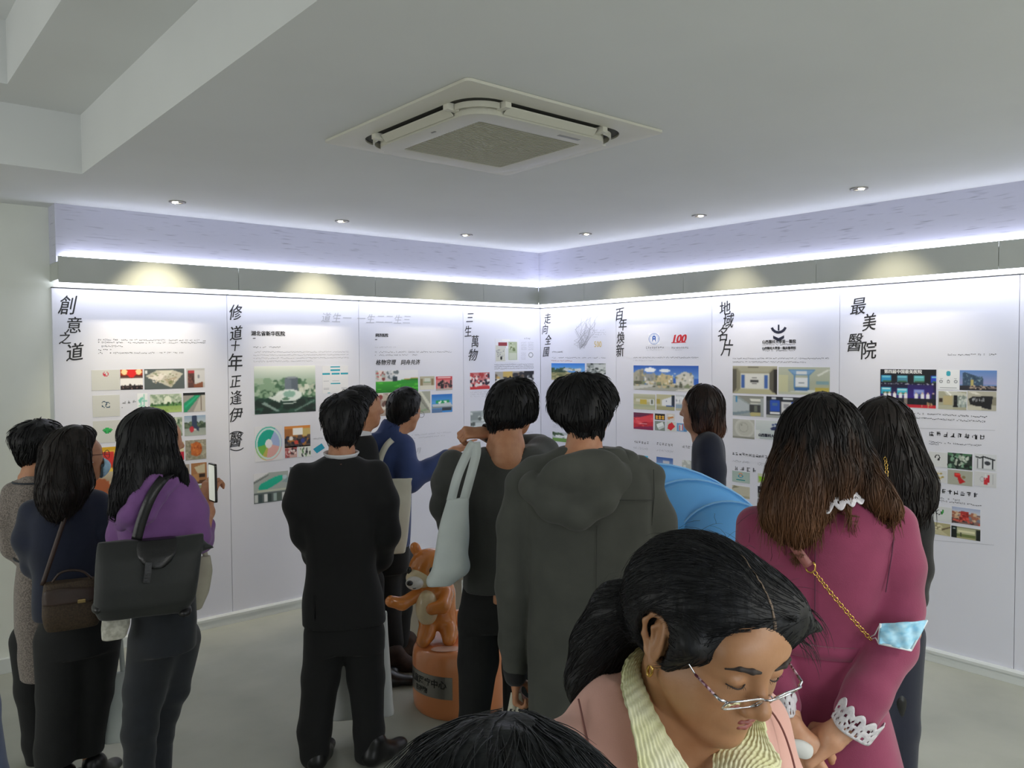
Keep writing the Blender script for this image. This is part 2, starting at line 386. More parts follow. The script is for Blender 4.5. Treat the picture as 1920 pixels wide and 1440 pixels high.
def hexrgb(h): return np.array([int(h[i:i+2], 16)/255 for i in (0, 2, 4)])
def tolin(a): return np.where(a <= .04045, a/12.92, ((a+.055)/1.055)**2.4)
class Pic:
    """a small printed photograph painted as a grid of coloured cells; x to the right, y down, both 0..1"""
    def __init__(s, w, h, bg, seed=1):
        s.w, s.h = w, h; s.a = np.ones((h, w, 3))*hexrgb(bg); s.r = np.random.RandomState(seed)
        s.Y, s.X = np.mgrid[0:h, 0:w]; s.X = (s.X+.5)/w; s.Y = (s.Y+.5)/h
    def put(s, m, c, al=1.): s.a[m] = s.a[m]*(1-al)+hexrgb(c)*al; return s
    def R(s, c, x0, y0, x1, y1, al=1.): return s.put((s.X >= x0) & (s.X < x1) & (s.Y >= y0) & (s.Y < y1), c, al)
    def E(s, c, cx, cy, rx, ry, al=1.): return s.put(((s.X-cx)/rx)**2+((s.Y-cy)/ry)**2 < 1, c, al)
    def O(s, c, cx, cy, rx, ry, t=.25): 
        q = np.sqrt(((s.X-cx)/rx)**2+((s.Y-cy)/ry)**2); return s.put((q < 1) & (q > 1-t), c)
    def G(s, c0, c1, y0=0, y1=1):
        t = np.clip((s.Y-y0)/(y1-y0), 0, 1)[..., None]; m = (s.Y >= y0) & (s.Y <= y1)
        s.a[m] = (hexrgb(c0)*(1-t)+hexrgb(c1)*t)[m]; return s
    def P(s, c, *pts, al=1.):
        m = np.zeros(s.X.shape, bool); n = len(pts)
        for i in range(n):
            (x0, y0), (x1, y1) = pts[i], pts[(i+1) % n]
            if y0 == y1: continue
            m ^= ((s.Y < y0) != (s.Y < y1)) & (s.X < (x1-x0)*(s.Y-y0)/(y1-y0)+x0)
        return s.put(m, c, al)
    def N(s, cols, n, x0, y0, x1, y1, sw=.03, sh=.05):
        for _ in range(n):
            x = s.r.uniform(x0, x1); y = s.r.uniform(y0, y1); c = cols[s.r.randint(len(cols))]; k = s.r.uniform(.5, 1.4)
            s.E(c, x, y, sw*k, sh*k)
        return s
    def B(s, k=1):
        for _ in range(k):
            p = np.pad(s.a, ((1, 1), (1, 1), (0, 0)), 'edge')
            s.a = (p[1:-1, 1:-1]*4+p[:-2, 1:-1]+p[2:, 1:-1]+p[1:-1, :-2]+p[1:-1, 2:])/8
        return s
def place(key, rect, pic, name='photo_print', label=None, parent=None):
    o, u0 = BOARDS[key]; a0, z0, a1, z1 = rect; a0 -= u0; a1 -= u0
    w, h = pic.w, pic.h; e = .0012
    xs = np.linspace(a0, a1, w+1); zs = np.linspace(z1, z0, h+1)
    X, Z = np.meshgrid(xs, zs); V = np.stack([X, np.full_like(X, -e), Z], -1).reshape(-1, 3)
    i = np.arange(h)[:, None]*(w+1)+np.arange(w)[None]
    F = np.stack([i, i+w+1, i+w+2, i+1], -1).reshape(-1, 4)
    n0 = len(V); V = np.vstack([V, [(a0, 0, z0), (a1, 0, z0), (a1, 0, z1), (a0, 0, z1)]])
    tl, tr, bl, br = 0, w, h*(w+1), h*(w+1)+w
    rim = [(bl, br, n0+1, n0), (br, tr, n0+2, n0+1), (tr, tl, n0+3, n0+2), (tl, bl, n0, n0+3)]
    me = bpy.data.meshes.new(name); me.from_pydata(V.tolist(), [], F.tolist()+rim); me.update()
    ca = me.color_attributes.new('Col', 'FLOAT_COLOR', 'CORNER')
    c = np.ones((len(F)*4+16, 4)); c[:len(F)*4, :3] = np.repeat(tolin(np.clip(pic.a, 0, 1)).reshape(-1, 3), 4, 0); c[len(F)*4:, :3] = .7
    ca.data.foreach_set('color', c.astype(np.float32).ravel())
    q = link(name, me, MATS['print'], o)
    if label: q['label'] = label
    return q
def wtext(key, uz, body, size, m, shear=0., rot=0., offset=0., sx=1., name='lettering', eps=.0008, spacing=1., align='CENTER'):
    o, u0 = BOARDS[key]
    me = text_mesh(body, size, shear, 0, spacing, align)
    if offset:                                  # a heavier pen: the outline struck three times, a hair apart
        bm = bmesh.new()
        for k, (dx, dz) in enumerate(((-offset, -offset*.4), (offset, offset*.4), (0, 0))):
            n0 = len(bm.verts); bm.from_mesh(me); bm.verts.ensure_lookup_table()
            for v in bm.verts[n0:]: v.co += Vector((dx, dz, k*.00012))
        bm.to_mesh(me); bm.free()
    q = link(name, me, m, o)
    q.rotation_euler = (math.pi/2, rot, 0); q.location = (uz[0]-u0, -eps, uz[1]); q.scale = (sx, 1, 1)
    return q
def title(key, chars):
    """calligraphic heading: each brush character leans and sits a little differently"""
    for i, (ch, uz, size) in enumerate(chars):
        r = random.Random(ord(ch))
        wtext(key, uz, ch, size*.9, M_ink, shear=r.uniform(.12, .3), rot=r.uniform(-.12, .02), offset=.0006+.0010*r.random(), sx=r.uniform(.78, .92), name='calligraphy_character')
def cut(name, key, polys, m, eps=.0009):
    """printed shapes as thin flat pieces joined into one mark; polys in board metres"""
    o, u0 = BOARDS[key]; mb = MB()
    for P in polys: mb.add([(u-u0, -eps, z) for u, z in P], [tuple(range(len(P)))])
    return mb.build(name, m, o)
def glyphs(key, u, z, n, s, m, gap=1.12, seed=1, name='small_characters', fill=4):
    """rows of characters too small to read: a few tiny strokes each"""
    r = random.Random(seed*7919+n); o, u0 = BOARDS[key]; mb = MB(); e = -.0008
    for i in range(n):
        x = u-u0+i*s*gap
        for k in range(fill):
            if r.random() < .55:
                a = r.uniform(0, .35)*s; b = r.uniform(.6, .95)*s; y = z+r.uniform(-.42, .42)*s; t = .055*s
                mb.quad((x+a, e, y-t), (x+b, e, y-t), (x+b, e, y+t), (x+a, e, y+t))
            else:
                y0 = z-r.uniform(.2, .5)*s; y1 = z+r.uniform(.15, .5)*s; a = x+r.uniform(.1, .85)*s; t = .055*s
                mb.quad((a-t, e, y0), (a+t, e, y0), (a+t, e, y1), (a-t, e, y1))
    return mb.build(name, m, o)
def para(key, uz0, uz1, lines, last=1., m=None, seed=1, dens=.8, name='text_block'):
    """a paragraph of fine print: uz0 top-left, uz1 end of the last line's baseline on the right"""
    r = random.Random(seed); o, u0 = BOARDS[key]; mb = MB(); e = -.0008
    W_ = uz1[0]-uz0[0]; dz = (uz0[1]-uz1[1])/max(lines-1, 1); s = .0085
    for l in range(lines):
        z = uz0[1]-dz*l; x = 0; end = W_*(last if l == lines-1 else 1.)
        while x < end:
            if r.random() < dens:
                for k in range(2):
                    y = z+r.uniform(-.5, .5)*s; w = s*r.uniform(.5, .95)
                    mb.quad((uz0[0]-u0+x, e, y-.0011), (uz0[0]-u0+x+w, e, y-.0011), (uz0[0]-u0+x+w, e, y+.0011), (uz0[0]-u0+x, e, y+.0011))
            x += s*1.1
    return mb.build(name, m or M_inkgrey, o)
def rule(key, a, b, m=None, t=.001):
    return cut('rule', key, [[(a[0], a[1]-t), (b[0], b[1]-t), (b[0], b[1]+t), (a[0], a[1]+t)]], m or M_inkfaint)
def tile(rect_fill='cfcfca', w=30, h=22, seed=1): return Pic(w, h, rect_fill, seed)

# --- board A1
title('A1', [('創', (-3.782, 2.101), .135), ('意', (-3.748, 1.985), .115), ('之', (-3.795, 1.909), .085), ('道', (-3.749, 1.824), .125)])
para('A1', (-3.614, 1.907), (-2.975, 1.891), 2, 1., seed=1); para('A1', (-3.615, 1.868), (-3.483, 1.869), 1, seed=2); para('A1', (-3.615, 1.846), (-3.544, 1.846), 1, seed=3); para('A1', (-3.616, 1.827), (-3.106, 1.826), 1, seed=4)
p = tile('d0d0cb').O('c8384a', .5, .2, .1, .13, .3).R('c8384a', .44, .2, .5, .27); place('A1', (-3.656, 1.600, -3.498, 1.724), p, 'logo_tile')
glyphs('A1', *(-3.608, 1.665), 5, .022, M_inkgrey, seed=3); glyphs('A1', *(-3.615, 1.620), 4, .030, M_ink, 1.5, seed=4)
p = Pic(34, 30, 'f4f0ee', 2).G('c84818', '8a2408', 0, .38).E('ffd9a0', .18, .12, .14, .14).E('ffd9a0', .82, .12, .14, .14).E('e8201c', .5, .2, .2, .22).R('3a1a14', 0, .3, 1, .42, .7).E('e8201c', .5, .25, .16, .16).R('1c1414', 0, .8, 1, 1).N(['1c1414', '5a4844'], 14, 0, .78, 1, .84).N(['8a6a66', '1c1414', '40302e'], 12, 0, .85, 1, 1)
place('A1', (-3.495, 1.599, -3.365, 1.724), p.B())
p = Pic(52, 30, '565e5e', 3).P('c8c2b2', (.03, .35), (.3, .08), (.7, .06), (.97, .25), (.66, .95), (.4, .7)).P('ece4da', (.25, .25), (.5, .3), (.4, .62), (.1, .45)).P('dcd8c8', (.35, .1), (.72, .08), (.6, .3), (.5, .32)).P('b8a890', (.5, .52), (.82, .4), (.64, .88)).N(['8a9272', 'd8cfc0', 'efe9e0', 'a89c88'], 60, .15, .2, .8, .7, .02, .03).N(['788258'], 12, .6, .6, .75, .9, .02, .03).E('e8e8e8', .05, .15, .03, .1)
place('A1', (-3.356, 1.597, -3.111, 1.725), p.B())
p = Pic(28, 28, 'bfbebd', 4).R('d2d0d0', .4, .1, 1, .75).R('5a3a34', .08, .12, .42, 1).R('b43a40', .1, .12, .42, .26).N(['7a4a40', '3a2420'], 14, .1, .3, .4, .95, .03, .05).P('8a5238', (.4, .85), (.9, .7), (.9, 1), (.4, 1)).E('8a8c94', .66, .42, .05, .1)
place('A1', (-3.098, 1.600, -2.981, 1.725), p.B())
p = tile('d0d0cb').O('3a5668', .42, .42, .1, .15, .25).O('3a5668', .56, .46, .09, .14, .25); place('A1', (-3.654, 1.439, -3.502, 1.570), p, 'logo_tile')
glyphs('A1', *(-3.615, 1.490), 9, .013, M_inkgrey, seed=9)
glyphs('A1', *(-3.488, 1.524), 4, .022, M_inkgrey, 1.35, seed=11)
p = Pic(20, 24, 'eceef0', 5).P('7cc8b4', (.1, .4), (.5, .2), (.6, .3), (.2, .6)).R('7cc8b4', .3, .25, .42, .95).R('8fd0be', .6, .05, .72, .95).R('8fd0be', .45, .4, .95, .5).R('a8dccc', .1, .7, .6, .78); place('A1', (-3.400, 1.470, -3.339, 1.573), p.B(), 'emblem')
p = Pic(48, 28, 'b9c4b0', 6).N(['a4b49a', 'd6dccb', '8fa488', 'c8d2bc'], 90, 0, 0, 1, .6, .05, .07).E('e8ecd8', .55, .35, .12, .25).R('4e7c4c', 0, .52, 1, .66).N(['31532f', '5f8f4f'], 30, 0, .5, 1, .62, .03, .06).G('90b060', 'b2c878', .66, 1).N(['8ead5a'], 14, 0, .75, 1, 1, .06, .03)
place('A1', (-3.325, 1.446, -3.131, 1.564), p.B())
p = Pic(34, 30, '9a968f', 7).R('181a1a', 0, 0, 1, .14).P('1f9468', (.02, .95), (.02, .55), (.55, .12), (.8, .12), (.15, 1), (.05, 1)).P('28b080', (.05, .7), (.6, .18), (.7, .18), (.1, .8)).P('c2bcb2', (.45, 1), (.8, .14), (1, .14), (1, 1)).R('5a4438', .78, .15, .82, .95)
place('A1', (-3.122, 1.442, -2.981, 1.567), p.B())
p = tile('d0d0cb').P('35b45a', (.34, .4), (.5, .3), (.7, .4), (.5, .62)).P('1f8f45', (.34, .42), (.48, .46), (.48, .62)).P('1f8f45', (.7, .42), (.54, .46), (.54, .62)); place('A1', (-3.655, 1.280, -3.499, 1.415), p, 'logo_tile')
glyphs('A1', *(-3.628, 1.326), 6, .022, M_ink, 1.35, seed=13)
p = Pic(40, 30, '6f9fd0', 8).G('5a94d8', 'dfeaf2', 0, .55).R('3a6fae', 0, .38, 1, .55).R('c83a40', 0, .6, 1, .75).R('2c3428', 0, .75, 1, 1); place('A1', (-3.496, 1.271, -3.283, 1.412), p.B())
p = Pic(24, 30, 'aab6a4', 9).N(['4f6a4c', '8a9c80', 'c8cdb8'], 50, 0, .1, 1, 1, .1, .1); place('A1', (-3.208, 1.291, -3.131, 1.413), p.B())
p = Pic(34, 30, '9fb4c8', 10).G('94aac4', 'c4ccd0', 0, .4).R('4f5f4f', 0, .38, 1, .62).N(['3c4c3c', '6a7a62'], 24, 0, .34, 1, .6, .07, .07).G('9aa39c', 'b2b8ae', .62, 1).R('33405a', .36, .05, .58, .62).E('33405a', .47, .08, .11, .1).P('33405a', (.5, .5), (.7, .6), (.66, .8), (.5, .7)).E('c83a44', .34, .68, .1, .16).E('d8d8d0', .5, .7, .05, .05)
place('A1', (-3.118, 1.287, -2.981, 1.418), p.B())
p = Pic(56, 26, 'f2ce58', 11).R('d8a81c', 0, 0, 1, .15).R('d43028', .1, .2, .28, .72).R('d43028', .68, .2, .86, .72).R('f8ecb0', .32, .15, .64, .7).R('c85018', .05, .72, .95, .85).N(['e8a020', 'fff0b0', 'b04018'], 20, 0, .7, 1, .95, .03, .05); place('A1', (-3.647, 1.101, -3.280, 1.253), p.B())
p = Pic(16, 22, 'e0d4b0', 12).R('c02038', 0, .55, 1, 1).R('e8c860', 0, .1, 1, .3); place('A1', (-3.175, 1.134, -3.124, 1.253), p.B())
p = Pic(34, 30, '9c9686', 13).N(['aea893', '7f7a6a', 'b8b29e', '8a8a72'], 70, 0, 0, 1, 1, .05, .05).E('b9602c', .53, .47, .27, .36).N(['d07c3c', '9c4a1e', 'c46a34'], 40, .3, .2, .76, .74, .05, .07); place('A1', (-3.115, 1.129, -2.981, 1.258), p.B())
p = Pic(44, 28, 'b8aa92', 14).P('b0623c', (0, .3), (.22, .1), (.35, .45), (.25, 1), (0, 1)).G('c4b8a0', 'a89880', 0, .4).P('a4572f', (0, .2), (.25, .3), (.38, .6), (.3, 1), (0, 1)).R('7a5a44', .3, .72, 1, .84); place('A1', (-3.656, 0.959, -3.411, 1.101), p.B())
p = Pic(28, 30, 'a99c90', 15).R('8a6a54', 0, 0, .12, 1).P('c8bfb4', (.1, .1), (.5, .1), (.3, .4)).R('6f5e54', .55, .2, .6, 1).N(['7f7068', 'c4bab0', '97887c'], 30, 0, .2, 1, 1, .06, .06); place('A1', (-3.202, 0.961, -3.091, 1.104), p.B())
p = Pic(26, 30, 'a8764e', 16).P('cbbfa0', (.2, .2), (.9, .05), (.9, .5), (.4, .5)).R('3a2a22', .5, .52, .9, .7).R('60402c', 0, .85, 1, 1).R('b98858', .1, .55, .5, .9); place('A1', (-3.081, 0.969, -2.980, 1.106), p.B())
p = Pic(40, 20, 'a9c6df', 17).G('9fc0e0', 'd4dfe6', 0, .7).R('9aa48e', 0, .75, 1, 1); place('A1', (-3.642, 0.825, -3.414, 0.960), p)
p = Pic(28, 20, '9aa078', 18).N(['b8b88c', '6f7a58', 'c8c090'], 24, 0, 0, 1, 1, .1, .1); place('A1', (-3.158, 0.823, -2.969, 0.958), p.B())

# --- board A2
title('A2', [('修', (-2.773, 2.088), .125), ('道', (-2.772, 1.949), .115), ('十', (-2.777, 1.866), .085), ('年', (-2.779, 1.752), .14), ('正', (-2.782, 1.626), .105), ('逢', (-2.780, 1.515), .115), ('伊', (-2.786, 1.400), .115), ('醫', (-2.790, 1.231), .12)])
wtext('A2', (-2.784, 1.313), '（', .1, M_ink, rot=math.pi/2, sx=.8, name='calligraphy_character'); wtext('A2', (-2.784, 1.147), '）', .1, M_ink, rot=math.pi/2, sx=.8, name='calligraphy_character')
wtext('A2', (-2.021, 2.074), '道生一', .075, M_inkfaint, shear=.25, name='faint_calligraphy', spacing=1.25); wtext('A3', (-1.736, 2.073), '一生二', .075, M_inkfaint, shear=.25, name='faint_calligraphy', spacing=1.2); wtext('A3', (-1.495, 2.074), '二生三', .075, M_inkfaint, shear=.25, name='faint_calligraphy', spacing=1.15)
wtext('A2', (-2.540, 1.955), '湖北省新华医院', .035, M_ink, offset=.0012, name='heading')
cut('dash', 'A2', [[(-2.651, 1.926), (-2.632, 1.927), (-2.632, 1.921), (-2.651, 1.921)]], M_inkgrey)
para('A2', (-2.648, 1.863), (-2.460, 1.863), 1, seed=21); para('A2', (-2.649, 1.830), (-1.925, 1.765), 4, .6, M_inkfaint, seed=22, dens=.95)
p = Pic(64, 48, '3c5c48', 21).G('e8ece4', '8fa894', 0, .42).N(['5f8464', '87a487', '44684c', 'a8bca4'], 120, 0, .3, 1, .72, .05, .05).G('2c4c3c', '0c1c1a', .72, 1).N(['1c3c30', '285040', '12281f'], 40, 0, .7, 1, 1, .08, .06).N(['d8dccc', 'b8c0ac'], 22, .72, .42, 1, .62, .03, .035).P('5c6672', (.5, .25), (.6, .22), (.7, .25), (.7, .55), (.6, .58), (.49, .52)).P('8b949c', (.5, .25), (.6, .22), (.7, .25), (.6, .28)).P('6f7a86', (.49, .26), (.6, .29), (.6, .58), (.49, .52)).E('e4ece8', .55, .63, .22, .13).P('dfe6e0', (.2, .66), (.45, .6), (.4, .78), (.55, .8), (.7, .76), (.6, .82), (.48, .82)).E('8fb8a8', .56, .6, .1, .07).E('5c8468', .5, .7, .06, .03).P('b8ccc4', (.1, .78), (.16, .75), (.4, .95), (.36, .97), al=.7).P('8fa89c', (.62, .96), (.98, .74), (.98, .77), (.66, .98), al=.7)
place('A2', (-2.647, 1.402, -2.193, 1.732), p.B())
T = '2aa0b4'; p = Pic(48, 46, 'e3e3e8', 22)
for (x0, y0, x1) in ((.32, .02, .68), (.32, .14, .68), (.0, .27, .3), (.36, .27, .66), (.7, .27, 1), (.32, .62, .68), (.18, .98, .3)): p.R(T, x0, y0, x1, y0+.05)
for k in range(5): p.R('b9bbc4', .04, .36+k*.045, .26, .375+k*.045).R('b9bbc4', .38, .36+k*.045, .64, .375+k*.045)
for k in range(2): p.R('b9bbc4', .72, .36+k*.045, .96, .375+k*.045).R('b9bbc4', .04, .8+k*.05, .24, .82+k*.05).R('b9bbc4', .72, .8+k*.05, .96, .82+k*.05)
place('A2', (-2.137, 1.528, -1.929, 1.728), p, 'flow_chart')
p = Pic(60, 60, 'e2e1e6', 23); ang = np.degrees(np.arctan2(-(p.Y-.5), p.X-.5)) % 360; rad = np.hypot(p.X-.5, p.Y-.5)
for lo, hi, c in ((60, 190, '12ab93'), (190, 235, '74b84e'), (235, 258, 'c2b45a'), (258, 345, 'e0a9a4'), (345, 360, 'a3b4dc'), (0, 60, 'a3b4dc')):
    m = (ang >= lo) & (ang < hi); p.put(m & (rad < .40), c); p.put(m & (rad >= .40) & (rad < .455), 'cfe6e4'); p.put(m & (rad >= .455) & (rad < .49), c, .75)
p.put(rad < .13, 'ececf0'); place('A2', (-2.651, 1.074, -2.451, 1.316), p.B(), 'ring_chart')
p = Pic(44, 30, 'b0702c', 24).R('d88838', 0, 0, 1, .12).R('a86a34', 0, .12, .3, .5).R('c9b06c', .7, .15, 1, .5).R('f4f2ee', .32, .1, .7, .45).N(['1c1c2a', '3a3446', '5a4a44', '20202c'], 60, 0, .5, 1, 1, .07, .08).E('e8e4e0', .25, .58, .08, .1).E('d04838', .45, .78, .08, .1).E('33408a', .7, .72, .08, .12); place('A2', (-2.435, 1.155, -2.239, 1.306), p.B())
p = Pic(26, 20, 'c8a09a', 25).N(['b05858', 'e8dcd8', '4a3034', 'd08888'], 30, 0, .1, 1, 1, .1, .12); place('A2', (-2.433, 1.083, -2.343, 1.163), p.B())
p = Pic(28, 20, 'dfe2dc', 26).N(['26262c', '5f8a58', '3a3a40'], 14, .1, .2, 1, .95, .04, .14); place('A2', (-2.333, 1.081, -2.236, 1.162), p.B())
cut('teal_sheet', 'A2', [[(-2.219, 1.130), (-2.151, 1.167), (-2.126, 1.130), (-2.190, 1.097)]], mat('teal_ink', '#1496b4', .5))
para('A2', (-2.213, 1.207), (-2.146, 1.202), 2, 1, M_inkfaint, seed=28)
p = Pic(52, 38, 'a9b0ac', 27).P('e2e1e6', (0, 0), (.45, 0), (.1, .2), (0, .26)).P('6f7474', (0, .28), (.42, .06), (.42, .1), (0, .34)).P('14b494', (.13, .5), (.2, .36), (.62, .16), (.82, .12), (.82, .3), (.5, .5), (.4, .54), (.17, .56)).E('b8ccd4', .9, .2, .07, .08).P('8fa0a6', (.8, .36), (1, .2), (1, .4)).R('c8ccb8', .1, .58, 1, .64).R('5a6464', 0, .66, 1, 1)
for k, x in enumerate((.02, .13, .28, .4, .55, .66, .8)): p.R(['c8cccc', '3a4a4c', 'dfe2e2', '30403f', '9fb0ac', '526058', 'd0d4d2'][k], x, .7, x+.1, .97)
place('A2', (-2.664, 0.787, -2.412, 0.994), p.B())
p = Pic(10, 30, '8f949a', 28).R('60666a', 0, 0, 1, .2).R('b0b4b8', 0, .3, 1, .6).R('70767a', 0, .66, 1, 1); place('A2', (-2.400, 0.801, -2.311, 1.016), p)

# --- board A3
wtext('A3', (-1.635, 1.953), '同济医院', .028, M_ink, offset=.0012, name='heading'); cut('dash', 'A3', [[(-1.696, 1.924), (-1.678, 1.925), (-1.678, 1.918), (-1.696, 1.918)]], M_inkgrey)
para('A3', (-1.697, 1.864), (-1.513, 1.864), 1, seed=31, m=M_inkfaint); para('A3', (-1.698, 1.827), (-0.979, 1.803), 2, .53, seed=32)
wtext('A3', (-1.605, 1.745), '格物穷理', .043, M_ink, shear=.2, offset=.0012, name='calligraphy_line', spacing=1.08); wtext('A3', (-1.382, 1.743), '同舟共济', .043, M_ink, shear=.2, offset=.0012, name='calligraphy_line', spacing=1.08)
p = Pic(56, 28, 'e6e6ea', 31).R('d8d4d0', 0, .02, .5, .5).N(['c84848', '8a4038', 'e8d8d0', 'b0b8b0'], 26, 0, .02, .22, .5, .03, .06).N(['e8e8ea', '9aa4a8', '6a7478', 'd0d0d4'], 30, .22, .02, .5, .48, .03, .06).R('2c3a44', .4, .28, .5, .5).G('38a82c', '1c7c18', .5, 1).P('27942a', (.5, .46), (1, .38), (1, .6), (.5, .6)).P('c09038', (.62, .42), (.9, .36), (1, .36), (1, .4)).R('2f6a20', .72, .42, 1, .48).N(['55c03a', '2c9a24'], 24, 0, .55, 1, .95, .08, .03); place('A3', (-1.695, 1.514, -1.311, 1.686), p.B())
p = Pic(26, 22, 'b9b49c', 32).R('cfd4c8', .3, .15, .7, .4).R('5c8a58', .25, .42, .75, .46).R('8a7a58', .05, .2, .2, .7).R('8a7a58', .78, .2, .92, .7).R('dcd8c8', 0, .7, 1, 1); place('A3', (-1.294, 1.526, -1.152, 1.632), p.B())
p = Pic(28, 22, 'd87878', 33).R('c84048', 0, 0, 1, .25).R('e8c0bc', .1, .06, .9, .14).N(['201c22', '4a3a3c', 'd0a090'], 40, .05, .35, .95, .85, .06, .1).R('b8b0a8', 0, .85, 1, 1); place('A3', (-1.140, 1.515, -0.977, 1.628), p.B())
p = Pic(40, 30, 'a8988c', 34).N(['8a3a34', 'c4b8a8', 'e4ded4', '6a4a40'], 40, 0, 0, 1, 1, .08, .12); place('A3', (-1.693, 1.337, -1.413, 1.511), p.B())
p = Pic(30, 30, 'a6a898', 35).P('d8d8c8', (.2, 0), (.6, 0), (1, .6), (1, .9)).P('6a6c60', (.3, .1), (.5, .05), (.95, .8), (.9, .9), al=.6).P('7fa070', (.2, .9), (.8, .8), (.9, .86), (.3, 1), al=.6); place('A3', (-1.400, 1.339, -1.196, 1.513), p.B())
p = Pic(40, 30, '3f8ed6', 36).G('2a72c4', '5aa4e0', 0, .5).R('1f9a58', .2, .34, .85, .5).N(['e8f4ea'], 5, .35, .38, .8, .46, .04, .05).P('c4ccd0', (.02, .55), (.9, .45), (1, .62), (1, .7), (.05, .7)).R('8a97a0', 0, .68, 1, .78).R('3a4048', .5, .74, .95, .9).R('5c7ca8', 0, .8, .5, 1); place('A3', (-1.183, 1.336, -0.979, 1.484), p.B())
para('A3', (-1.375, 1.171), (-0.987, 1.157), 1, seed=33, m=M_inkfaint); para('A3', (-1.376, 1.146), (-0.987, 1.131), 1, .8, seed=34, m=M_inkfaint)
wtext('A3', (-1.342, 1.042), '十月', .05, M_inkfaint, shear=.3, name='faint_calligraphy'); para('A3', (-1.363, 0.963), (-0.989, 0.947), 1, seed=35, m=M_inkfaint)

# --- board A4
title('A4', [('三', (-0.796, 2.103), .105), ('生', (-0.814, 1.988), .11), ('萬', (-0.742, 1.905), .12), ('物', (-0.771, 1.793), .12)])
p = Pic(38, 40, 'dedfe4', 41).R('c9c9bc', .02, .28, .42, .95).R('8a2c34', .12, .14, .5, .3).R('c8c8c0', .12, .3, .46, .4).R('a9b494', .55, .12, .92, .9).R('c2c8b4', .58, .6, .9, .88).N(['6a7a50', 'b8c0a0'], 16, .6, .18, .88, .5, .05, .05).E('1c1c1c', .25, .82, .05, .07).R('d4d6d6', .44, .4, .54, .9).N(['9a9c98', 'b0b2ae'], 26, .05, .45, .42, .75, .03, .02).R('e8e8e4', .3, .02, .6, .1); place('A4', (-0.523, 1.734, -0.255, 1.937), p, 'newspaper_clipping')
para('A4', (-0.229, 1.907), (-0.167, 1.846), 5, 1, M_inkfaint, seed=42, dens=1); para('A4', (-0.148, 1.907), (-0.085, 1.846), 5, 1, M_inkfaint, seed=43, dens=1); para('A4', (-0.229, 1.814), (-0.174, 1.762), 4, 1, M_inkfaint, seed=44, dens=1)
p = Pic(20, 20, 'e2e2e7', 45).O('9a9ca4', .5, .5, .45, .45, .3); place('A4', (-0.148, 1.770, -0.085, 1.823), p, 'emblem'); glyphs('A4', *(-0.191, 1.942), 4, .016, M_inkgrey, seed=45)
para('A4', (-0.531, 1.715), (-0.086, 1.680), 3, 1, seed=46, dens=1)
p = Pic(34, 28, 'c87878', 46).N(['e8d0cc', 'd05858', '3a2c3c', 'b03838', 'f0e8e4'], 50, 0, .1, 1, .75, .07, .09).R('c83438', 0, .82, 1, 1).N(['1e1c2c', 'e4dcd8'], 12, 0, .6, 1, .8, .06, .08); place('A4', (-0.795, 1.511, -0.586, 1.652), p.B())
p = Pic(50, 24, 'a8a49c', 47).N(['c8a45c', '2c2c34', 'd8d8d0', '6a5a4a', '1c1c20'], 50, 0, .05, .7, 1, .06, .1).R('c4a860', .2, 0, .45, .3).R('1f2024', .74, 0, 1, 1).N(['c8c8c8', '6a6a6e'], 12, .76, .1, 1, .9, .03, .1); place('A4', (-0.526, 1.495, -0.081, 1.655), p.B())
p = Pic(34, 24, 'a8b0b0', 48).R('8a9494', 0, .1, .4, .55).R('c8d0d0', 0, .7, 1, 1).N(['5a625f', 'd4dad8'], 16, 0, .1, 1, .8, .06, .1); place('A4', (-0.793, 1.189, -0.519, 1.331), p.B())
para('A4', (-0.791, 1.487), (-0.587, 1.453), 3, .7, M_inkfaint, seed=47); para('A4', (-0.217, 1.109), (-0.103, 1.101), 1, 1, M_inkfaint, seed=48)

# --- board B1
title('B1', [('走', (0.092, 2.110), .11), ('向', (0.056, 2.016), .105), ('全', (0.097, 1.921), .105), ('國', (0.068, 1.817), .105)])
_o, _u = BOARDS['B1']; r = random.Random(3); br = MB()
for k in range(26):
    a = Vector(((0.515, 1.864)[0]-_u+r.uniform(-.05, .05), -.0008, (0.515, 1.864)[1]+r.uniform(-.02, .02)))
    for s in range(5):
        b = a+Vector((r.uniform(-.05, .07), 0, r.uniform(.01, .07))); d = (b-a).cross(Vector((0, 1, 0))).normalized()*.0016
        br.quad(a-d, a+d, b+d*.7, b-d*.7); a = b
br.build('faint_branch_drawing', M_inkfaint, _o)
para('B1', (0.640, 1.996), (0.791, 1.944), 4, .4, M_inkfaint, seed=51); wtext('B1', (0.707, 1.879), '500', .068, M_gold, name='number', sx=.85)
glyphs('B1', *(0.152, 1.821), 9, .014, M_ink, seed=51); para('B1', (0.144, 1.770), (0.791, 1.767), 1, seed=52); para('B1', (0.144, 1.744), (0.398, 1.744), 1, seed=53, m=mat('rust_ink', '#b06050', .5))
p = Pic(48, 26, '3f86d0', 51).G('2f7ad4', '7ab4e8', 0, .45).N(['2c4434', '3f5a3c', '50684a'], 40, 0, .35, .45, .6, .05, .08).N(['c4c8c0', 'e0ded8', '8a9888'], 24, .35, .3, .85, .45, .05, .05).R('8a8a60', 0, .55, 1, 1).N(['a8a070', '6a7048', 'b8ac80'], 40, 0, .55, 1, 1, .07, .06); place('B1', (0.144, 1.576, 0.557, 1.723), p.B())
p = Pic(28, 20, '9aa09c', 52).N(['4a5250', 'c8ccc8', '2c3432', '7a827e'], 40, 0, .05, 1, 1, .08, .1).R('c4c8c6', .4, .1, 1, .4); place('B1', (0.577, 1.633, 0.796, 1.724), p.B())
glyphs('B1', *(0.147, 1.209), 6, .016, M_inkgrey, seed=53); para('B1', (0.154, 1.176), (0.382, 1.162), 2, 1, M_inkfaint, seed=54)
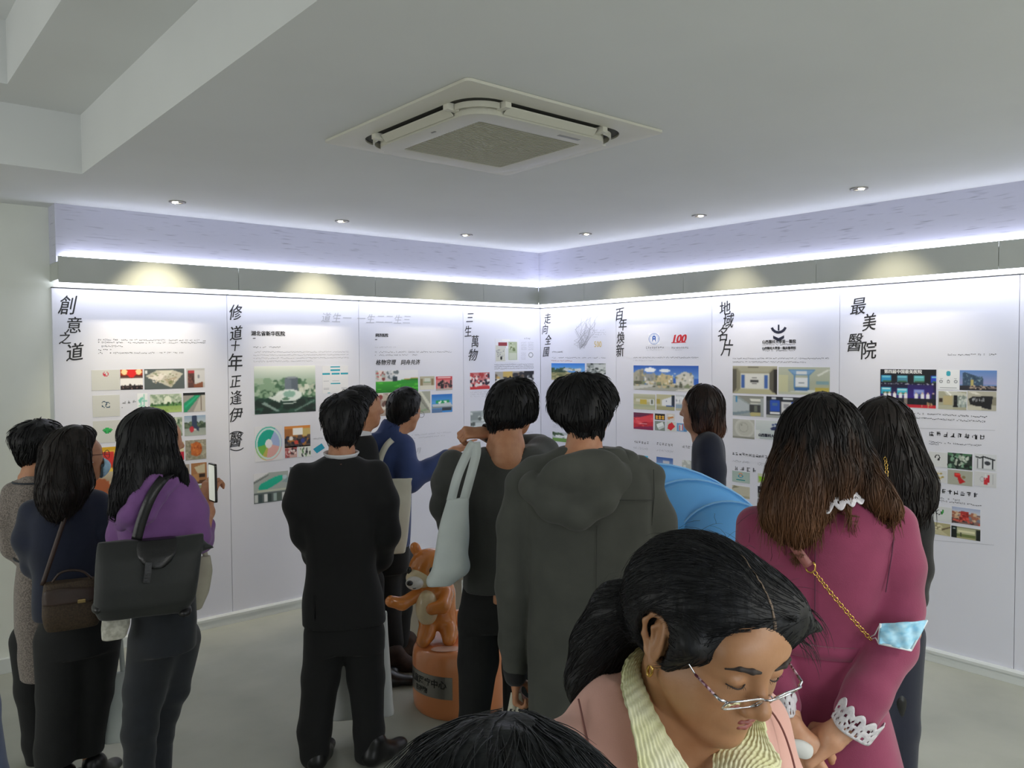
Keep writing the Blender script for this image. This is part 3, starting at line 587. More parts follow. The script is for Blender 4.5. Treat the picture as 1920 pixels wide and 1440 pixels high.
p = Pic(34, 22, 'b9c0c0', 53).N(['4f6a4a', '3a5236'], 20, 0, .1, .5, .4, .08, .1).R('dfe2e2', .15, .3, 1, .6).N(['8a9494', 'f0f2f2'], 14, .15, .3, 1, .6, .05, .06).R('6f9a4a', 0, .62, 1, 1); place('B1', (0.153, 1.036, 0.414, 1.119), p.B()); para('B1', (0.152, 0.972), (0.381, 0.964), 2, 1, M_inkfaint, seed=55)

# --- board B2
title('B2', [('百', (0.938, 2.112), .12), ('年', (0.978, 2.029), .12), ('煥', (0.955, 1.923), .115), ('新', (0.949, 1.820), .125)])
p = Pic(44, 44, 'e4e5ec', 61).O('2a62b4', .5, .5, .48, .48, .09).O('7c9cd0', .5, .5, .38, .38, .08).P('1f57ad', (.34, .72), (.34, .3), (.5, .2), (.66, .3), (.66, .72), (.58, .72), (.58, .56), (.42, .56), (.42, .72)).R('e4e5ec', .44, .36, .56, .44); place('B2', (1.248, 1.870, 1.358, 1.959), p, 'round_emblem')
wtext('B2', (1.536, 1.908), '100', .085, M_red, shear=.25, offset=.004, name='number', sx=1.05); cut('underline', 'B2', [[(1.471, 1.885), (1.605, 1.886), (1.605, 1.881), (1.471, 1.879)]], M_red)
glyphs('B2', *(1.221, 1.847), 9, .018, M_inkgrey, seed=61); glyphs('B2', *(1.471, 1.844), 9, .016, M_inkgrey, seed=62); para('B2', (1.232, 1.830), (1.374, 1.829), 1, seed=63, m=M_inkfaint); para('B2', (1.486, 1.828), (1.595, 1.827), 1, seed=64, m=M_inkfaint)
para('B2', (1.095, 1.770), (1.721, 1.767), 1, seed=65); para('B2', (1.095, 1.747), (1.301, 1.747), 1, seed=66, m=M_inkfaint)
p = Pic(72, 30, '2f62c0', 62).G('2458b4', '6f9cdc', 0, .5).E('f4f6fa', .27, .18, .09, .1).E('eef2f8', .5, .2, .08, .07).P('a9a494', (.0, .3), (.08, .16), (.16, .14), (.16, .85), (0, .85)).R('8a8678', .1, .2, .17, .8).P('9a9a98', (.2, .35), (.35, .3), (.36, .75), (.2, .75)).P('cbb98c', (.36, .42), (.48, .34), (.62, .4), (.62, .8), (.36, .8)).P('d4d0c4', (.66, .42), (.8, .22), (.93, .36), (.94, .85), (.66, .78)).N(['8a8a78', 'b8ac84', 'eeeade', '6a7464'], 70, .02, .3, .95, .75, .012, .05).R('a8a89c', 0, .76, 1, 1).N(['5a5c4a', 'c8b890', '7f8a6a', 'd8d4c8'], 50, 0, .68, 1, .85, .03, .05).P('d0cfc8', (0, .85), (.35, .75), (.3, .85), (0, 1)).P('dcdad4', (.6, .98), (1, .85), (1, 1)); place('B2', (1.095, 1.517, 1.721, 1.709), p.B())
p = Pic(36, 26, 'bdbb9a', 63).G('c4c4ac', 'a9a882', 0, .4).R('d4d2c0', .1, .3, .9, .5).R('c8b24c', .3, .35, .6, .65).R('dfe2e0', .75, .3, .95, .7).R('6a7264', .8, .35, .9, .6).G('a8b090', 'c4c4a4', .7, 1); place('B2', (1.095, 1.364, 1.316, 1.485), p.B())
p = Pic(30, 26, 'c0bc98', 64).P('e6e8ec', (.3, .35), (.85, .12), (.85, .75), (.3, .72)).R('2a3444', .85, .02, 1, .8).R('3a5a9a', .55, .68, .95, .85).R('b09c48', .0, .3, .2, .6).R('a8a47c', 0, .76, 1, 1).E('3a4a6a', .55, .42, .03, .05); place('B2', (1.327, 1.369, 1.502, 1.488), p.B())
p = Pic(36, 26, 'c4c8cc', 65).R('dfe1e4', 0, .1, 1, .55).N(['a4aab2', 'eceef0'], 30, 0, .15, 1, .5, .03, .06).R('8fa4b8', 0, .6, 1, .85).R('b8b49c', 0, .85, 1, 1); place('B2', (1.512, 1.372, 1.722, 1.491), p.B())
p = Pic(36, 30, 'c82838', 66).P('6a2448', (0, 0), (1, 0), (.4, .25), (0, .3)).P('e0404c', (0, .35), (1, .1), (1, .5), (0, .65)).N(['e85a60', 'b01c30'], 16, 0, .3, 1, .9, .08, .06).R('f0c8c8', .3, .62, .7, .68).P('8a2050', (0, .9), (1, .75), (1, 1), (0, 1)); place('B2', (1.095, 1.206, 1.295, 1.337), p.B())
p = Pic(24, 20, '2c2418', 67); [p.E('e0a838', x, y, .12, .15) for x in (.2, .5, .8) for y in (.45, .75)]; place('B2', (1.311, 1.291, 1.410, 1.339), p)
p = Pic(22, 22, '8a948c', 68).P('e8ecec', (.15, .35), (.75, .05), (.9, .4), (.3, .75)).P('c8d0d0', (.3, .7), (.9, .4), (.95, .6), (.4, .95)); place('B2', (1.311, 1.209, 1.410, 1.281), p)
p = Pic(20, 20, 'd8d2cc', 69).P('c87c3c', (.1, .6), (.8, .4), (.9, .6), (.2, .8)).E('e8e4dc', .5, .3, .3, .15).R('d09858', .2, .5, .4, .9); place('B2', (1.425, 1.293, 1.502, 1.345), p.B())
p = Pic(20, 20, 'ced2ca', 70).P('d0242c', (.2, .3), (.6, .05), (.95, .5), (.5, .95), (.1, .75)); place('B2', (1.425, 1.212, 1.512, 1.284), p)
p = Pic(24, 20, '6fa0cc', 71).R('d8dce4', .2, .2, .55, .9).R('c02c38', .25, .25, .32, .9).R('c02c38', .55, .1, .62, .85).R('4f84b8', .7, .1, 1, 1); place('B2', (1.522, 1.216, 1.616, 1.278), p)
for k, (a, n) in enumerate((((1.094, 1.103), 6), ((1.327, 1.105), 6), ((1.572, 1.104), 7))): glyphs('B2', a[0], a[1], n, .024, M_inkgrey, seed=70+k)
para('B2', (1.094, 1.060), (1.242, 1.052), 2, 1, M_inkfaint, seed=73); para('B2', (1.327, 1.059), (1.487, 1.053), 2, 1, M_inkfaint, seed=74)
p = Pic(26, 26, '38b8d8', 72).G('30b4dc', '7ad0e4', 0, .6).R('8a9aa0', .6, .3, 1, .8).R('58905a', 0, .75, 1, 1); place('B2', (1.094, 0.872, 1.242, 1.001), p.B())
p = Pic(28, 26, '4a68a8', 73).G('3c60a8', '8aa4d0', 0, .5).R('c8ccd8', .4, .2, .8, .6).R('6a7a6a', 0, .7, 1, 1); place('B2', (1.327, 0.882, 1.487, 1.005), p.B())
p = Pic(28, 26, 'b8bcb8', 74).N(['8a948a', 'd4d8d4'], 20, 0, 0, 1, 1, .1, .1); place('B2', (1.572, 0.883, 1.713, 1.004), p)

# --- board B3
title('B3', [('地', (1.945, 2.111), .12), ('域', (1.968, 2.020), .125), ('名', (1.928, 1.930), .125), ('片', (1.960, 1.828), .14)])
def ar(cx, cz, r0, r1, a0, a1, n=8): return [(cx+r0*math.cos(math.radians(a0+(a1-a0)*k/n)), cz+r0*math.sin(math.radians(a0+(a1-a0)*k/n))) for k in range(n+1)] + [(cx+r1*math.cos(math.radians(a1+(a0-a1)*k/n)), cz+r1*math.sin(math.radians(a1+(a0-a1)*k/n))) for k in range(n+1)]
_c = (2.371, 1.949)
cut('book_emblem', 'B3', [ar(_c[0], _c[1]+.045, .048, .066, 205, 335), [(_c[0]-.006, _c[1]), (_c[0]+.006, _c[1]), (_c[0]+.006, _c[1]+.04), (_c[0]-.006, _c[1]+.04)],
    [(_c[0]-.041, _c[1]-.032), (_c[0]-.041, _c[1]-.052), (_c[0], _c[1]-.072), (_c[0], _c[1]-.050)], [(_c[0]+.041, _c[1]-.032), (_c[0]+.041, _c[1]-.052), (_c[0], _c[1]-.072), (_c[0], _c[1]-.050)]], M_navy_ink)
wtext('B3', (2.372, 1.874), '山西醫科大學第一醫院', .0265, M_ink, offset=.0006, name='heading', sx=.95); wtext('B3', (2.372, 1.831), '山西醫科大學第一臨床醫學院', .0205, M_ink, offset=.0006, name='heading', sx=.95)
para('B3', (2.250, 1.856), (2.489, 1.853), 1, seed=81, dens=.9); para('B3', (2.251, 1.816), (2.489, 1.814), 1, seed=82, dens=.9)
para('B3', (2.013, 1.763), (2.731, 1.764), 1, seed=83, dens=.9); para('B3', (2.013, 1.739), (2.566, 1.740), 1, seed=84, dens=.9)
p = Pic(54, 34, '9c9880', 81).P('5a564a', (0, 0), (.1, .05), (.1, .8), (0, 1)).P('26221e', (.93, .05), (1, 0), (1, 1), (.93, .9)).G('b8b4a0', '8a8670', 0, .12).P('a8a590', (.1, .06), (.92, .06), (.8, .2), (.2, .2)).R('cfcfc6', .18, .26, .84, .82).R('3f62a4', .21, .32, .27, .8).R('3f62a4', .73, .32, .79, .8).R('d8d8d2', .3, .3, .7, .78).R('3c3c3c', .4, .5, .6, .58).R('6a6a6a', .44, .4, .56, .43).R('6a6a6a', .44, .62, .56, .64).P('b4b08e', (.18, .82), (.84, .82), (.97, 1), (.03, 1)).R('5a5648', .36, .02, .6, .07).P('8a8670', (.1, .08), (.18, .26), (.18, .82), (.1, .95)).P('5a564a', (.84, .24), (.93, .1), (.93, .95), (.84, .82)); place('B3', (2.013, 1.519, 2.362, 1.711), p.B())
p = Pic(62, 34, 'a9ad98', 82).G('b4b8a8', 'aab09c', 0, .5).P('5f8ab4', (.2, .1), (.72, .1), (.62, .3), (.3, .3)).P('7aa0c4', (.22, .13), (.7, .13), (.6, .27), (.32, .27)).R('d4d8dc', .36, .14, .56, .26).R('5f8ab4', .3, .3, .34, .8).R('5f8ab4', .58, .3, .62, .8).R('dfe2e6', .34, .38, .58, .72).R('6a747c', .4, .55, .52, .6).R('3f6ca4', .32, .74, .62, .84).P('ccd0cc', (.24, .88), (.72, .82), (.72, .94), (.24, .98)).P('d8dad0', (.74, .3), (.96, .08), (1, .1), (.8, .32)).R('7fa0a8', .74, .5, .98, .62).R('b8a850', .72, .74, .98, .92).R('c0c09c', .0, .3, .2, .9).R('b8bca8', 0, .92, 1, 1); place('B3', (2.373, 1.525, 2.736, 1.706), p.B())
p = Pic(40, 30, '98a0a0', 83).P('b4bcc0', (0, 0), (.55, .45), (.55, .75), (0, .95)).P('8a8c84', (.15, 0), (1, 0), (.95, .35), (.58, .42)).P('dcdcd2', (.55, .12), (.9, .15), (.9, .25), (.6, .28)).P('c8c8be', (.56, .32), (.9, .32), (.88, .38), (.58, .4)).R('3a3c3c', .54, .42, .9, .82).R('6a7064', .7, .48, .8, .78).P('b8ae78', (.55, .82), (.9, .8), (.95, .95), (.6, 1)).P('7f9098', (0, .85), (.55, .72), (.58, .82), (0, 1)).R('9fa4a4', .9, .1, 1, 1).R('3f88b8', .1, .05, .16, .35); place('B3', (2.014, 1.363, 2.261, 1.504), p.B())
p = Pic(44, 30, '3a3e48', 84).R('20242c', 0, 0, 1, .2).R('2450b4', .12, .18, .42, .7).R('c8ccd4', .16, .05, .3, .14).R('e8e8ec', .12, .72, .42, .82).R('d4d4d4', .46, .22, .74, .82).R('9a9aa0', .52, .35, .68, .55).R('2c58c0', .76, .22, 1, .6).R('4a6a94', .18, .3, .34, .42).R('14161a', .1, .82, .8, .88).R('a9aca8', 0, .88, 1, 1).R('e0e4ea', .5, .02, .8, .14); place('B3', (2.281, 1.363, 2.531, 1.506), p.B())
p = Pic(34, 30, 'b4b4ac', 85).E('c6c6be', .55, .45, .46, .5).E('bcbcb2', .55, .45, .36, .4).O('a4a49a', .5, .42, .22, .26, .15).E('8a8a80', .42, .3, .03, .04).R('8f8f86', 0, .9, 1, 1); place('B3', (2.015, 1.204, 2.191, 1.338), p.B())
p = Pic(50, 30, 'c4cccc', 86).G('d0d6d6', 'b8c2c4', 0, 1).N(['23305c', '3a4a80'], 16, .36, .16, .56, .44, .05, .07).R('d8dcdc', 0, .55, .1, 1); place('B3', (2.199, 1.212, 2.532, 1.341), p.B()); wtext('B3', (2.343, 1.237), '山西醫科大學第一醫院', .0245, M_navy_ink, offset=.001, name='wall_lettering', eps=.0022)
for k, (a, n) in enumerate((((2.011, 1.091), 8), ((2.217, 1.091), 8))): glyphs('B3', a[0], a[1], n, .024, M_ink, seed=90+k, fill=5)
para('B3', (2.011, 1.042), (2.150, 1.037), 2, 1, M_inkfaint, seed=93); para('B3', (2.217, 1.044), (2.357, 1.032), 2, 1, M_inkfaint, seed=94)
glyphs('B3', *(2.029, 0.991), 4, .036, M_inkgrey, 1.35, seed=95, fill=5)
p = Pic(30, 22, 'a9bcb4', 91).O('e89040', .48, .3, .12, .16, .4).O('2a94b4', .48, .42, .14, .16, .35).R('2c8a8c', .25, .72, .75, .82); place('B3', (2.012, 0.892, 2.155, 0.970), p, 'logo_tile')
p = Pic(30, 26, 'c0bca8', 92).P('8a866f', (.1, .0), (.4, .1), (0, .3)).R('a8a48c', 0, .8, 1, 1); place('B3', (2.012, 0.784, 2.155, 0.867), p.B())
p = Pic(34, 24, 'b4bc98', 93).R('c8ccb4', 0, 0, 1, .3).P('8ac42c', (.05, .3), (.4, .4), (.45, .7), (.1, .85)).R('a8b06c', .5, .5, 1, .8).N(['8a9a5a', 'd0d4bc'], 14, .4, .3, 1, .9, .07, .07); place('B3', (2.218, 0.909, 2.361, 0.973), p.B())
p = Pic(34, 28, '8a9088', 94).R('1c2430', .0, .05, .5, .6).E('dfe4e8', .25, .4, .16, .14).R('2c62b4', .15, .65, .45, .95).R('4a5250', .6, .1, .95, .6).N(['6a726c', 'b8bcb4'], 12, .5, .1, 1, 1, .06, .08); place('B3', (2.218, 0.808, 2.362, 0.885), p.B())

# --- board B4
title('B4', [('最', (2.909, 2.076), .125), ('美', (2.981, 1.975), .125), ('醫', (2.888, 1.852), .135), ('院', (2.979, 1.805), .135)])
para('B4', (3.442, 1.783), (3.692, 1.779), 1, seed=101)
p = Pic(64, 50, '14161e', 101).G('14161e', '2c1c70', .3, .75)
for (x, y, c) in ((.02, .17, '2f8ec0'), (.31, .17, '4a88a0'), (.61, .17, '58a8a8'), (.91, .17, '2840c0'), (.02, .49, '38b0d0'), (.31, .5, '48c0d8'), (.61, .53, '7aa0d8')):
    p.R(c, x, y, min(x+.19, 1), y+.18).R('7ac8d8' if y < .4 else 'b8e0e8', x+.01, y+.02, min(x+.17, 1), y+.06).R('3f6a50', x+.02, y+.12, min(x+.18, 1), y+.17)
p.R('4a2cb0', .5, .4, .95, .75, .35).N(['d8d8e0', 'a8a8b0'], 40, .02, .37, .96, .40, .012, .008)
for x in (.1, .17, .27, .38, .47, .65, .77, .86, .95):
    p.E('d8b8a0', x, .625, .016, .025).R('ececf0' if x < .9 else '22243a', x-.032, .65, x+.032, .77).R('1c1c28' if x not in (.47,) else '8a8078', x-.026, .77, x+.026, .93)
p.R('c02434', .0, .93, 1, 1).R('d8404a', 0, .98, 1, 1).N(['c8a878'], 12, .75, .86, .95, .96, .008, .03)
place('B4', (3.059, 1.473, 3.382, 1.698), p.B(), 'photo_print', 'dark stage photo of an award ceremony with a row of people'); wtext('B4', (3.192, 1.682), '第四届中国最美医院', .0245, M_whitei, offset=.0006, name='photo_lettering', eps=.0022)
p = Pic(30, 28, 'e4e6ea', 102).E('38a4b8', .5, .2, .11, .13).R('b8bcc0', .1, .44, .22, .46).R('b8bcc0', .78, .44, .9, .46); [p.O('8a8e94', x, .6, .08, .09, .5) for x in (.15, .5, .85)]; p.R('9a9ea4', .1, .9, .9, .94); place('B4', (3.391, 1.585, 3.504, 1.698), p, 'chart_print')
p = Pic(50, 30, '6f8cc0', 103).G('5f88c4', '9a9ac4', 0, .7).P('3a5068', (.08, .15), (.14, .1), (.34, .22), (.45, .28), (.64, .4), (.65, .75), (.08, .85)).N(['506c84', '2c4458', '7f98a4'], 50, .1, .2, .62, .75, .015, .04).R('b8ac6c', .3, .48, .38, .85).R('2c2c34', 0, .78, 1, 1).R('8a7a74', .4, .82, 1, .9).N(['a8948a', '1c1e26', 'c0a890'], 30, .3, .78, 1, .95, .03, .03); place('B4', (3.508, 1.584, 3.697, 1.696), p.B())
p = Pic(40, 28, 'a8a690', 104).P('c8c8bc', (.2, 0), (.6, 0), (1, .1), (1, .3), (.3, .2)).P('f0f0ec', (.28, .02), (.34, .0), (.48, .2), (.44, .24)).R('3a2c24', .02, .4, .16, .6).R('b8aa80', .18, .25, .5, .75).R('a4b0ac', .66, .25, 1, .85).N(['c8ccc4', '7f8a84'], 24, .68, .25, 1, .8, .03, .08).R('16181c', .55, .22, .67, .82).R('16181c', .52, .8, .7, .86).R('b4b4a0', 0, .8, .52, 1).R('4a5058', .58, .5, .64, .52); place('B4', (3.395, 1.472, 3.545, 1.575), p.B())
p = Pic(42, 28, 'b4b0a0', 105).P('e0dcd0', (.05, .05), (.3, .05), (.5, .2), (.2, .15)).R('8a8674', .82, .3, 1, .7).P('1c1c1e', (.04, .42), (.2, .28), (.88, .25), (.82, .95), (.1, .7)).R('c8c4b4', 0, .8, .5, 1).N(['8a8c90', 'a8aaae'], 14, .2, .36, .6, .55, .02, .06); place('B4', (3.549, 1.474, 3.696, 1.580), p.B())
para('B4', (3.186, 1.439), (3.648, 1.454), 1, seed=103, m=M_ink, dens=.9); para('B4', (3.186, 1.413), (3.649, 1.427), 1, seed=104, m=M_ink, dens=.9); rule('B4', (3.187, 1.350), (3.692, 1.368))
glyphs('B4', *(3.345, 1.326), 8, .030, M_ink, 1.28, seed=105, fill=6); para('B4', (3.346, 1.279), (3.629, 1.290), 1, seed=106); para('B4', (3.346, 1.267), (3.393, 1.268), 1, seed=107)
p = tile('d6d7d8').O('202024', .48, .36, .14, .2, .35).R('d6d7d8', .3, .4, .46, .6).E('202024', .55, .48, .05, .09); place('B4', (3.344, 1.137, 3.447, 1.223), p, 'logo_tile'); glyphs('B4', *(3.356, 1.156), 9, .016, M_ink, seed=108)
p = Pic(36, 26, '2c3830', 106).N(['4f7a5c', '1c2420', '7fa48a', '385044'], 60, 0, 0, 1, 1, .08, .1).N(['c8d0c4', 'a8b4a4'], 20, .3, .15, .85, .75, .05, .09); place('B4', (3.449, 1.136, 3.579, 1.226), p.B())
p = Pic(36, 28, 'd4d6da', 107).P('202428', (.05, .15), (.28, .22), (.4, .12), (.95, .3), (.95, .38), (.4, .2), (.28, .3), (.05, .22)).R('202428', .14, .28, .18, .9).R('202428', .36, .18, .42, .9).R('202428', .8, .28, .86, .9).E('3a3e44', .6, .55, .14, .12).R('b4b8bc', .1, .9, .95, .95); place('B4', (3.589, 1.143, 3.701, 1.233), p.B())
p = Pic(30, 22, 'd4d4d6', 108).N(['c8b880', 'a89450', 'dcd0a0'], 26, .1, .25, .9, .75, .08, .07); place('B4', (3.345, 1.048, 3.445, 1.118), p.B())
p = Pic(36, 26, 'a9aa9c', 109).P('c02424', (.28, .2), (.5, .2), (.55, .5), (.72, .75), (.5, .92), (.44, .7), (.4, .5), (.28, .42)).P('e84840', (.3, .24), (.5, .22), (.5, .34), (.3, .36)).E('8a7a58', .65, .45, .07, .1); place('B4', (3.450, 1.046, 3.581, 1.129), p.B())
p = Pic(36, 26, 'd0d0d2', 110).R('c83038', .45, .4, .6, .85).R('e8e8ea', .5, .1, .54, .5).R('b82030', .62, .2, .7, .7).R('a8aab0', .82, .1, .86, .8).O('a8a8ac', .36, .5, .1, .18, .3); place('B4', (3.590, 1.052, 3.702, 1.134), p.B())
glyphs('B4', *(3.349, 1.000), 8, .028, M_ink, 1.2, seed=111, fill=6); para('B4', (3.350, 0.943), (3.623, 0.959), 2, .6, seed=112)
p = tile('d4d6d6').P('3a9a44', (.5, .2), (.68, .2), (.64, .5), (.56, .55)).O('20242c', .46, .4, .12, .18, .3).R('d4d6d6', .46, .2, .6, .34); place('B4', (3.347, 0.825, 3.474, 0.909), p, 'logo_tile'); glyphs('B4', *(3.369, 0.849), 7, .018, M_ink, seed=113); glyphs('B4', *(3.369, 0.834), 7, .018, M_inkgrey, seed=114)
p = Pic(42, 30, '8a6a64', 112).G('a4b0d0', 'c8ccd8', 0, .35).N(['c8a080', 'a86a54', '7a8090', 'd4b898'], 60, 0, .3, 1, .75, .06, .08).R('b43a34', .32, .22, .6, .8).N(['d85a4c', '8a2824'], 24, .25, .3, .7, .95, .05, .06).R('5a4444', 0, .7, .25, 1).N(['4a3c3c', 'c85a4a'], 14, 0, .8, 1, 1, .06, .06); place('B4', (3.476, 0.828, 3.624, 0.920), p.B())
p = Pic(36, 26, 'b0a880', 113).P('d0c8a4', (.2, .2), (.7, .3), (.5, .5)).P('6a5c48', (.6, .5), (1, .2), (1, .3), (.65, .6)).N(['e0d8b8', '8a8060'], 20, .1, .2, .6, .6, .06, .05).P('c4bc98', (0, .95), (.5, .5), (.95, 1)); place('B4', (3.345, 0.745, 3.469, 0.815), p.B())
p = Pic(42, 28, '8a8c70', 114).R('1c2420', 0, 0, .2, 1).R('20241f', .85, .1, 1, 1).R('b8b894', .2, .1, .84, .6).R('e0dcb8', .25, .3, .8, .45).R('6f7a48', .2, .6, .84, .85).R('a8a47c', .2, .85, .84, 1).R('4a4c3c', .3, .5, .36, .85).E('a8b4b8', .1, .2, .05, .06); place('B4', (3.474, 0.744, 3.626, 0.810), p.B())
rule('B4', (3.347, 0.705), (3.696, 0.736))
rule('B5', (3.802, 2.194), (3.802, 2.188))


# ------------------------------------------------------------------ soft-body modelling: blended solids turned into one continuous surface
def rotm(e): return np.array(Euler(e).to_matrix())
class Cone:
    """tapered limb from p0 to p1; flat<1 thins it along axis fn"""
    def __init__(s, p0, p1, r0, r1, flat=1., fn=(0, 1, 0)):
        s.p0 = np.array(p0, float); s.p1 = np.array(p1, float); s.r0, s.r1 = r0, r1; s.flat = flat; s.fn = np.array(fn, float)/np.linalg.norm(fn)
        r = max(r0, r1); s.lo = np.minimum(s.p0, s.p1)-r; s.hi = np.maximum(s.p0, s.p1)+r
    def __call__(s, P):
        v = s.p1-s.p0; q = P-s.p0; t = np.clip(q@v/max(v@v, 1e-12), 0, 1); q = q-t[..., None]*v
        if s.flat != 1.: q = q + (q@s.fn)[..., None]*s.fn*(1/s.flat-1)
        return np.sqrt((q*q).sum(-1)) - (s.r0+(s.r1-s.r0)*t)
class Ell:
    def __init__(s, c, r, rot=None):
        s.c = np.array(c, float); s.r = np.array(r, float); s.R = rotm(rot) if rot is not None else None
        m = s.r.max() if rot is not None else s.r; s.lo = s.c-m; s.hi = s.c+m
    def __call__(s, P):
        q = P-s.c
        if s.R is not None: q = q@s.R
        k0 = np.sqrt(((q/s.r)**2).sum(-1)); k1 = np.sqrt(((q/s.r**2)**2).sum(-1))+1e-9
        return k0*(k0-1)/k1
class Loft:
    """stack of (super)ellipses (z, cx, cy, rx, ry), z rising or falling"""
    def __init__(s, rows, n=2.3):
        a = np.array(sorted(rows)); s.a = a; s.n = n
        k = 40; z = np.linspace(a[0, 0], a[-1, 0], k)
        s.z = z; s.t = [np.interp(z, a[:, 0], a[:, i]) for i in range(1, 5)]
        for _ in range(2):
            s.t = [np.concatenate([[v[0]], (v[:-2]+2*v[1:-1]+v[2:])/4, [v[-1]]]) for v in s.t]
        s.lo = np.array([(a[:, 1]-a[:, 3]).min(), (a[:, 2]-a[:, 4]).min(), z[0]]); s.hi = np.array([(a[:, 1]+a[:, 3]).max(), (a[:, 2]+a[:, 4]).max(), z[-1]])
    def __call__(s, P):
        z = P[..., 2]; cx, cy, rx, ry = [np.interp(z, s.z, v) for v in s.t]
        q = (np.abs((P[..., 0]-cx)/rx)**s.n+np.abs((P[..., 1]-cy)/ry)**s.n)**(1/s.n)
        d = (q-1)*np.minimum(rx, ry)
        return np.maximum(d, np.maximum(z-s.z[-1], s.z[0]-z))
class Box:
    def __init__(s, c, h, r=.01, rot=None):
        s.c = np.array(c, float); s.h = np.array(h, float); s.rr = r; s.R = rotm(rot) if rot is not None else None
        m = np.linalg.norm(s.h) if rot is not None else s.h; s.lo = s.c-m; s.hi = s.c+m
    def __call__(s, P):
        q = P-s.c
        if s.R is not None: q = q@s.R
        q = np.abs(q)-(s.h-s.rr); return np.sqrt((np.maximum(q, 0)**2).sum(-1))+np.minimum(q.max(-1), 0)-s.rr
class Half:
    """half space on the side n points away from"""
    def __init__(s, c, n): s.c = np.array(c, float); s.n = np.array(n, float)/np.linalg.norm(n); s.lo = np.full(3, -9.); s.hi = np.full(3, 9.)
    def __call__(s, P): return (P-s.c)@s.n
def Tube(pts, r, flat=1., fn=(0, 1, 0)):
    rr = r if isinstance(r, (list, tuple)) else [r]*len(pts)
    return [Cone(pts[i], pts[i+1], rr[i], rr[i+1], flat, fn) for i in range(len(pts)-1)]
def smin(a, b, k):
    h = np.clip(.5+.5*(b-a)/k, 0, 1); return b+(a-b)*h-k*h*(1-h)
def folds(P, amp, freq, seed=0, ax=(1, 1, .35)):
    """soft cloth creases"""
    r = np.random.RandomState(seed); q = P*np.array(ax)*freq; s = 0
    w = np.sin(q@r.uniform(-1, 1, 3)*.8+r.uniform(0, 6))*1.1
    for k in range(4):
        d = r.normal(size=3); d /= np.linalg.norm(d); s = s+np.sin(q@d*(1+.45*k)+w*(1+.3*k)+r.uniform(0, 6))/(1+.5*k)
    return amp*s/2.2
def solid(ops, vox, disp=None, pad=None):
    """ops: list of (op, shape or list of shapes, k); op '+' joins softly, '-' cuts, '*' keeps the common part. Returns verts, quads."""
    flat = []
    for op, sh, k in ops:
        for q in (sh if isinstance(sh, list) else [sh]): flat.append((op, q, k))
    pos = [q for o, q, k in flat if o == '+']
    lo = np.min([q.lo for q in pos], 0)-vox*3-.012; hi = np.max([q.hi for q in pos], 0)+vox*3+.012
    n = np.ceil((hi-lo)/vox).astype(int)+1
    D = np.full(n, .06, np.float32); ax = [lo[i]+vox*np.arange(n[i]) for i in range(3)]
    for op, q, k in flat:
        m = k+vox*2+.014
        i0 = np.clip(np.floor((q.lo-m-lo)/vox).astype(int), 0, n); i1 = np.clip(np.ceil((q.hi+m-lo)/vox).astype(int)+1, 0, n)
        if op == '*': i0 = np.zeros(3, int); i1 = n
        if (i1 <= i0).any(): continue
        sl = tuple(slice(a, b) for a, b in zip(i0, i1))
        P = np.stack(np.meshgrid(*[ax[i][sl[i]] for i in range(3)], indexing='ij'), -1)
        d = q(P); a = D[sl]
        if op == '+': D[sl] = smin(a, d, k) if k > 0 else np.minimum(a, d)
        elif op == '-': D[sl] = -smin(-a, d, k) if k > 0 else np.maximum(a, -d)
        else: D[sl] = -smin(-a, -d, k) if k > 0 else np.maximum(a, d)
    if disp is not None:
        I = np.argwhere(np.abs(D) < .03); P = lo+vox*I; D[tuple(I.T)] += disp(P).astype(np.float32)
    return nets(D, lo, vox)
def nets(D, lo, vox):
    S = D < 0
    nx, ny, nz = D.shape
    c = np.zeros((nx-1, ny-1, nz-1), np.uint8)
    for dx in (0, 1):
        for dy in (0, 1):
            for dz in (0, 1): c += S[dx:nx-1+dx, dy:ny-1+dy, dz:nz-1+dz]
    act = (c > 0) & (c < 8); idx = np.full(act.shape, -1, np.int64); I = np.argwhere(act); idx[tuple(I.T)] = np.arange(len(I))
    acc = np.zeros((len(I), 3)); cnt = np.zeros(len(I))
    corners = [(a, b, d) for a in (0, 1) for b in (0, 1) for d in (0, 1)]
    for a in corners:
        for axn in range(3):
            if a[axn]: continue
            b = list(a); b[axn] = 1
            da = D[I[:, 0]+a[0], I[:, 1]+a[1], I[:, 2]+a[2]]; db = D[I[:, 0]+b[0], I[:, 1]+b[1], I[:, 2]+b[2]]
            m = (da < 0) != (db < 0); t = np.where(m, da/np.where(m, da-db, 1), 0)
            p = np.array(a, float)[None]+np.eye(3)[axn][None]*t[:, None]
            acc[m] += p[m]; cnt[m] += 1
    V = lo+vox*(I+acc/np.maximum(cnt, 1)[:, None])
    F = []
    for axn in range(3):
        u, w = (axn+1) % 3, (axn+2) % 3
        sa = [slice(None)]*3; sb = [slice(None)]*3; sa[axn] = slice(0, -1); sb[axn] = slice(1, None)
        e = S[tuple(sa)] != S[tuple(sb)]; E = np.argwhere(e)
        E = E[(E[:, u] > 0) & (E[:, w] > 0) & (E[:, u] < D.shape[u]-1) & (E[:, w] < D.shape[w]-1)]
        ins = S[tuple(sa)][tuple(E.T)]
        q = []
        for du, dw in ((0, 0), (1, 0), (1, 1), (0, 1)):
            K = E.copy(); K[:, u] -= du; K[:, w] -= dw; q.append(idx[tuple(K.T)])
        q = np.stack(q, 1); q[~ins] = q[~ins][:, ::-1]; F.append(q)
    return V, np.vstack(F)
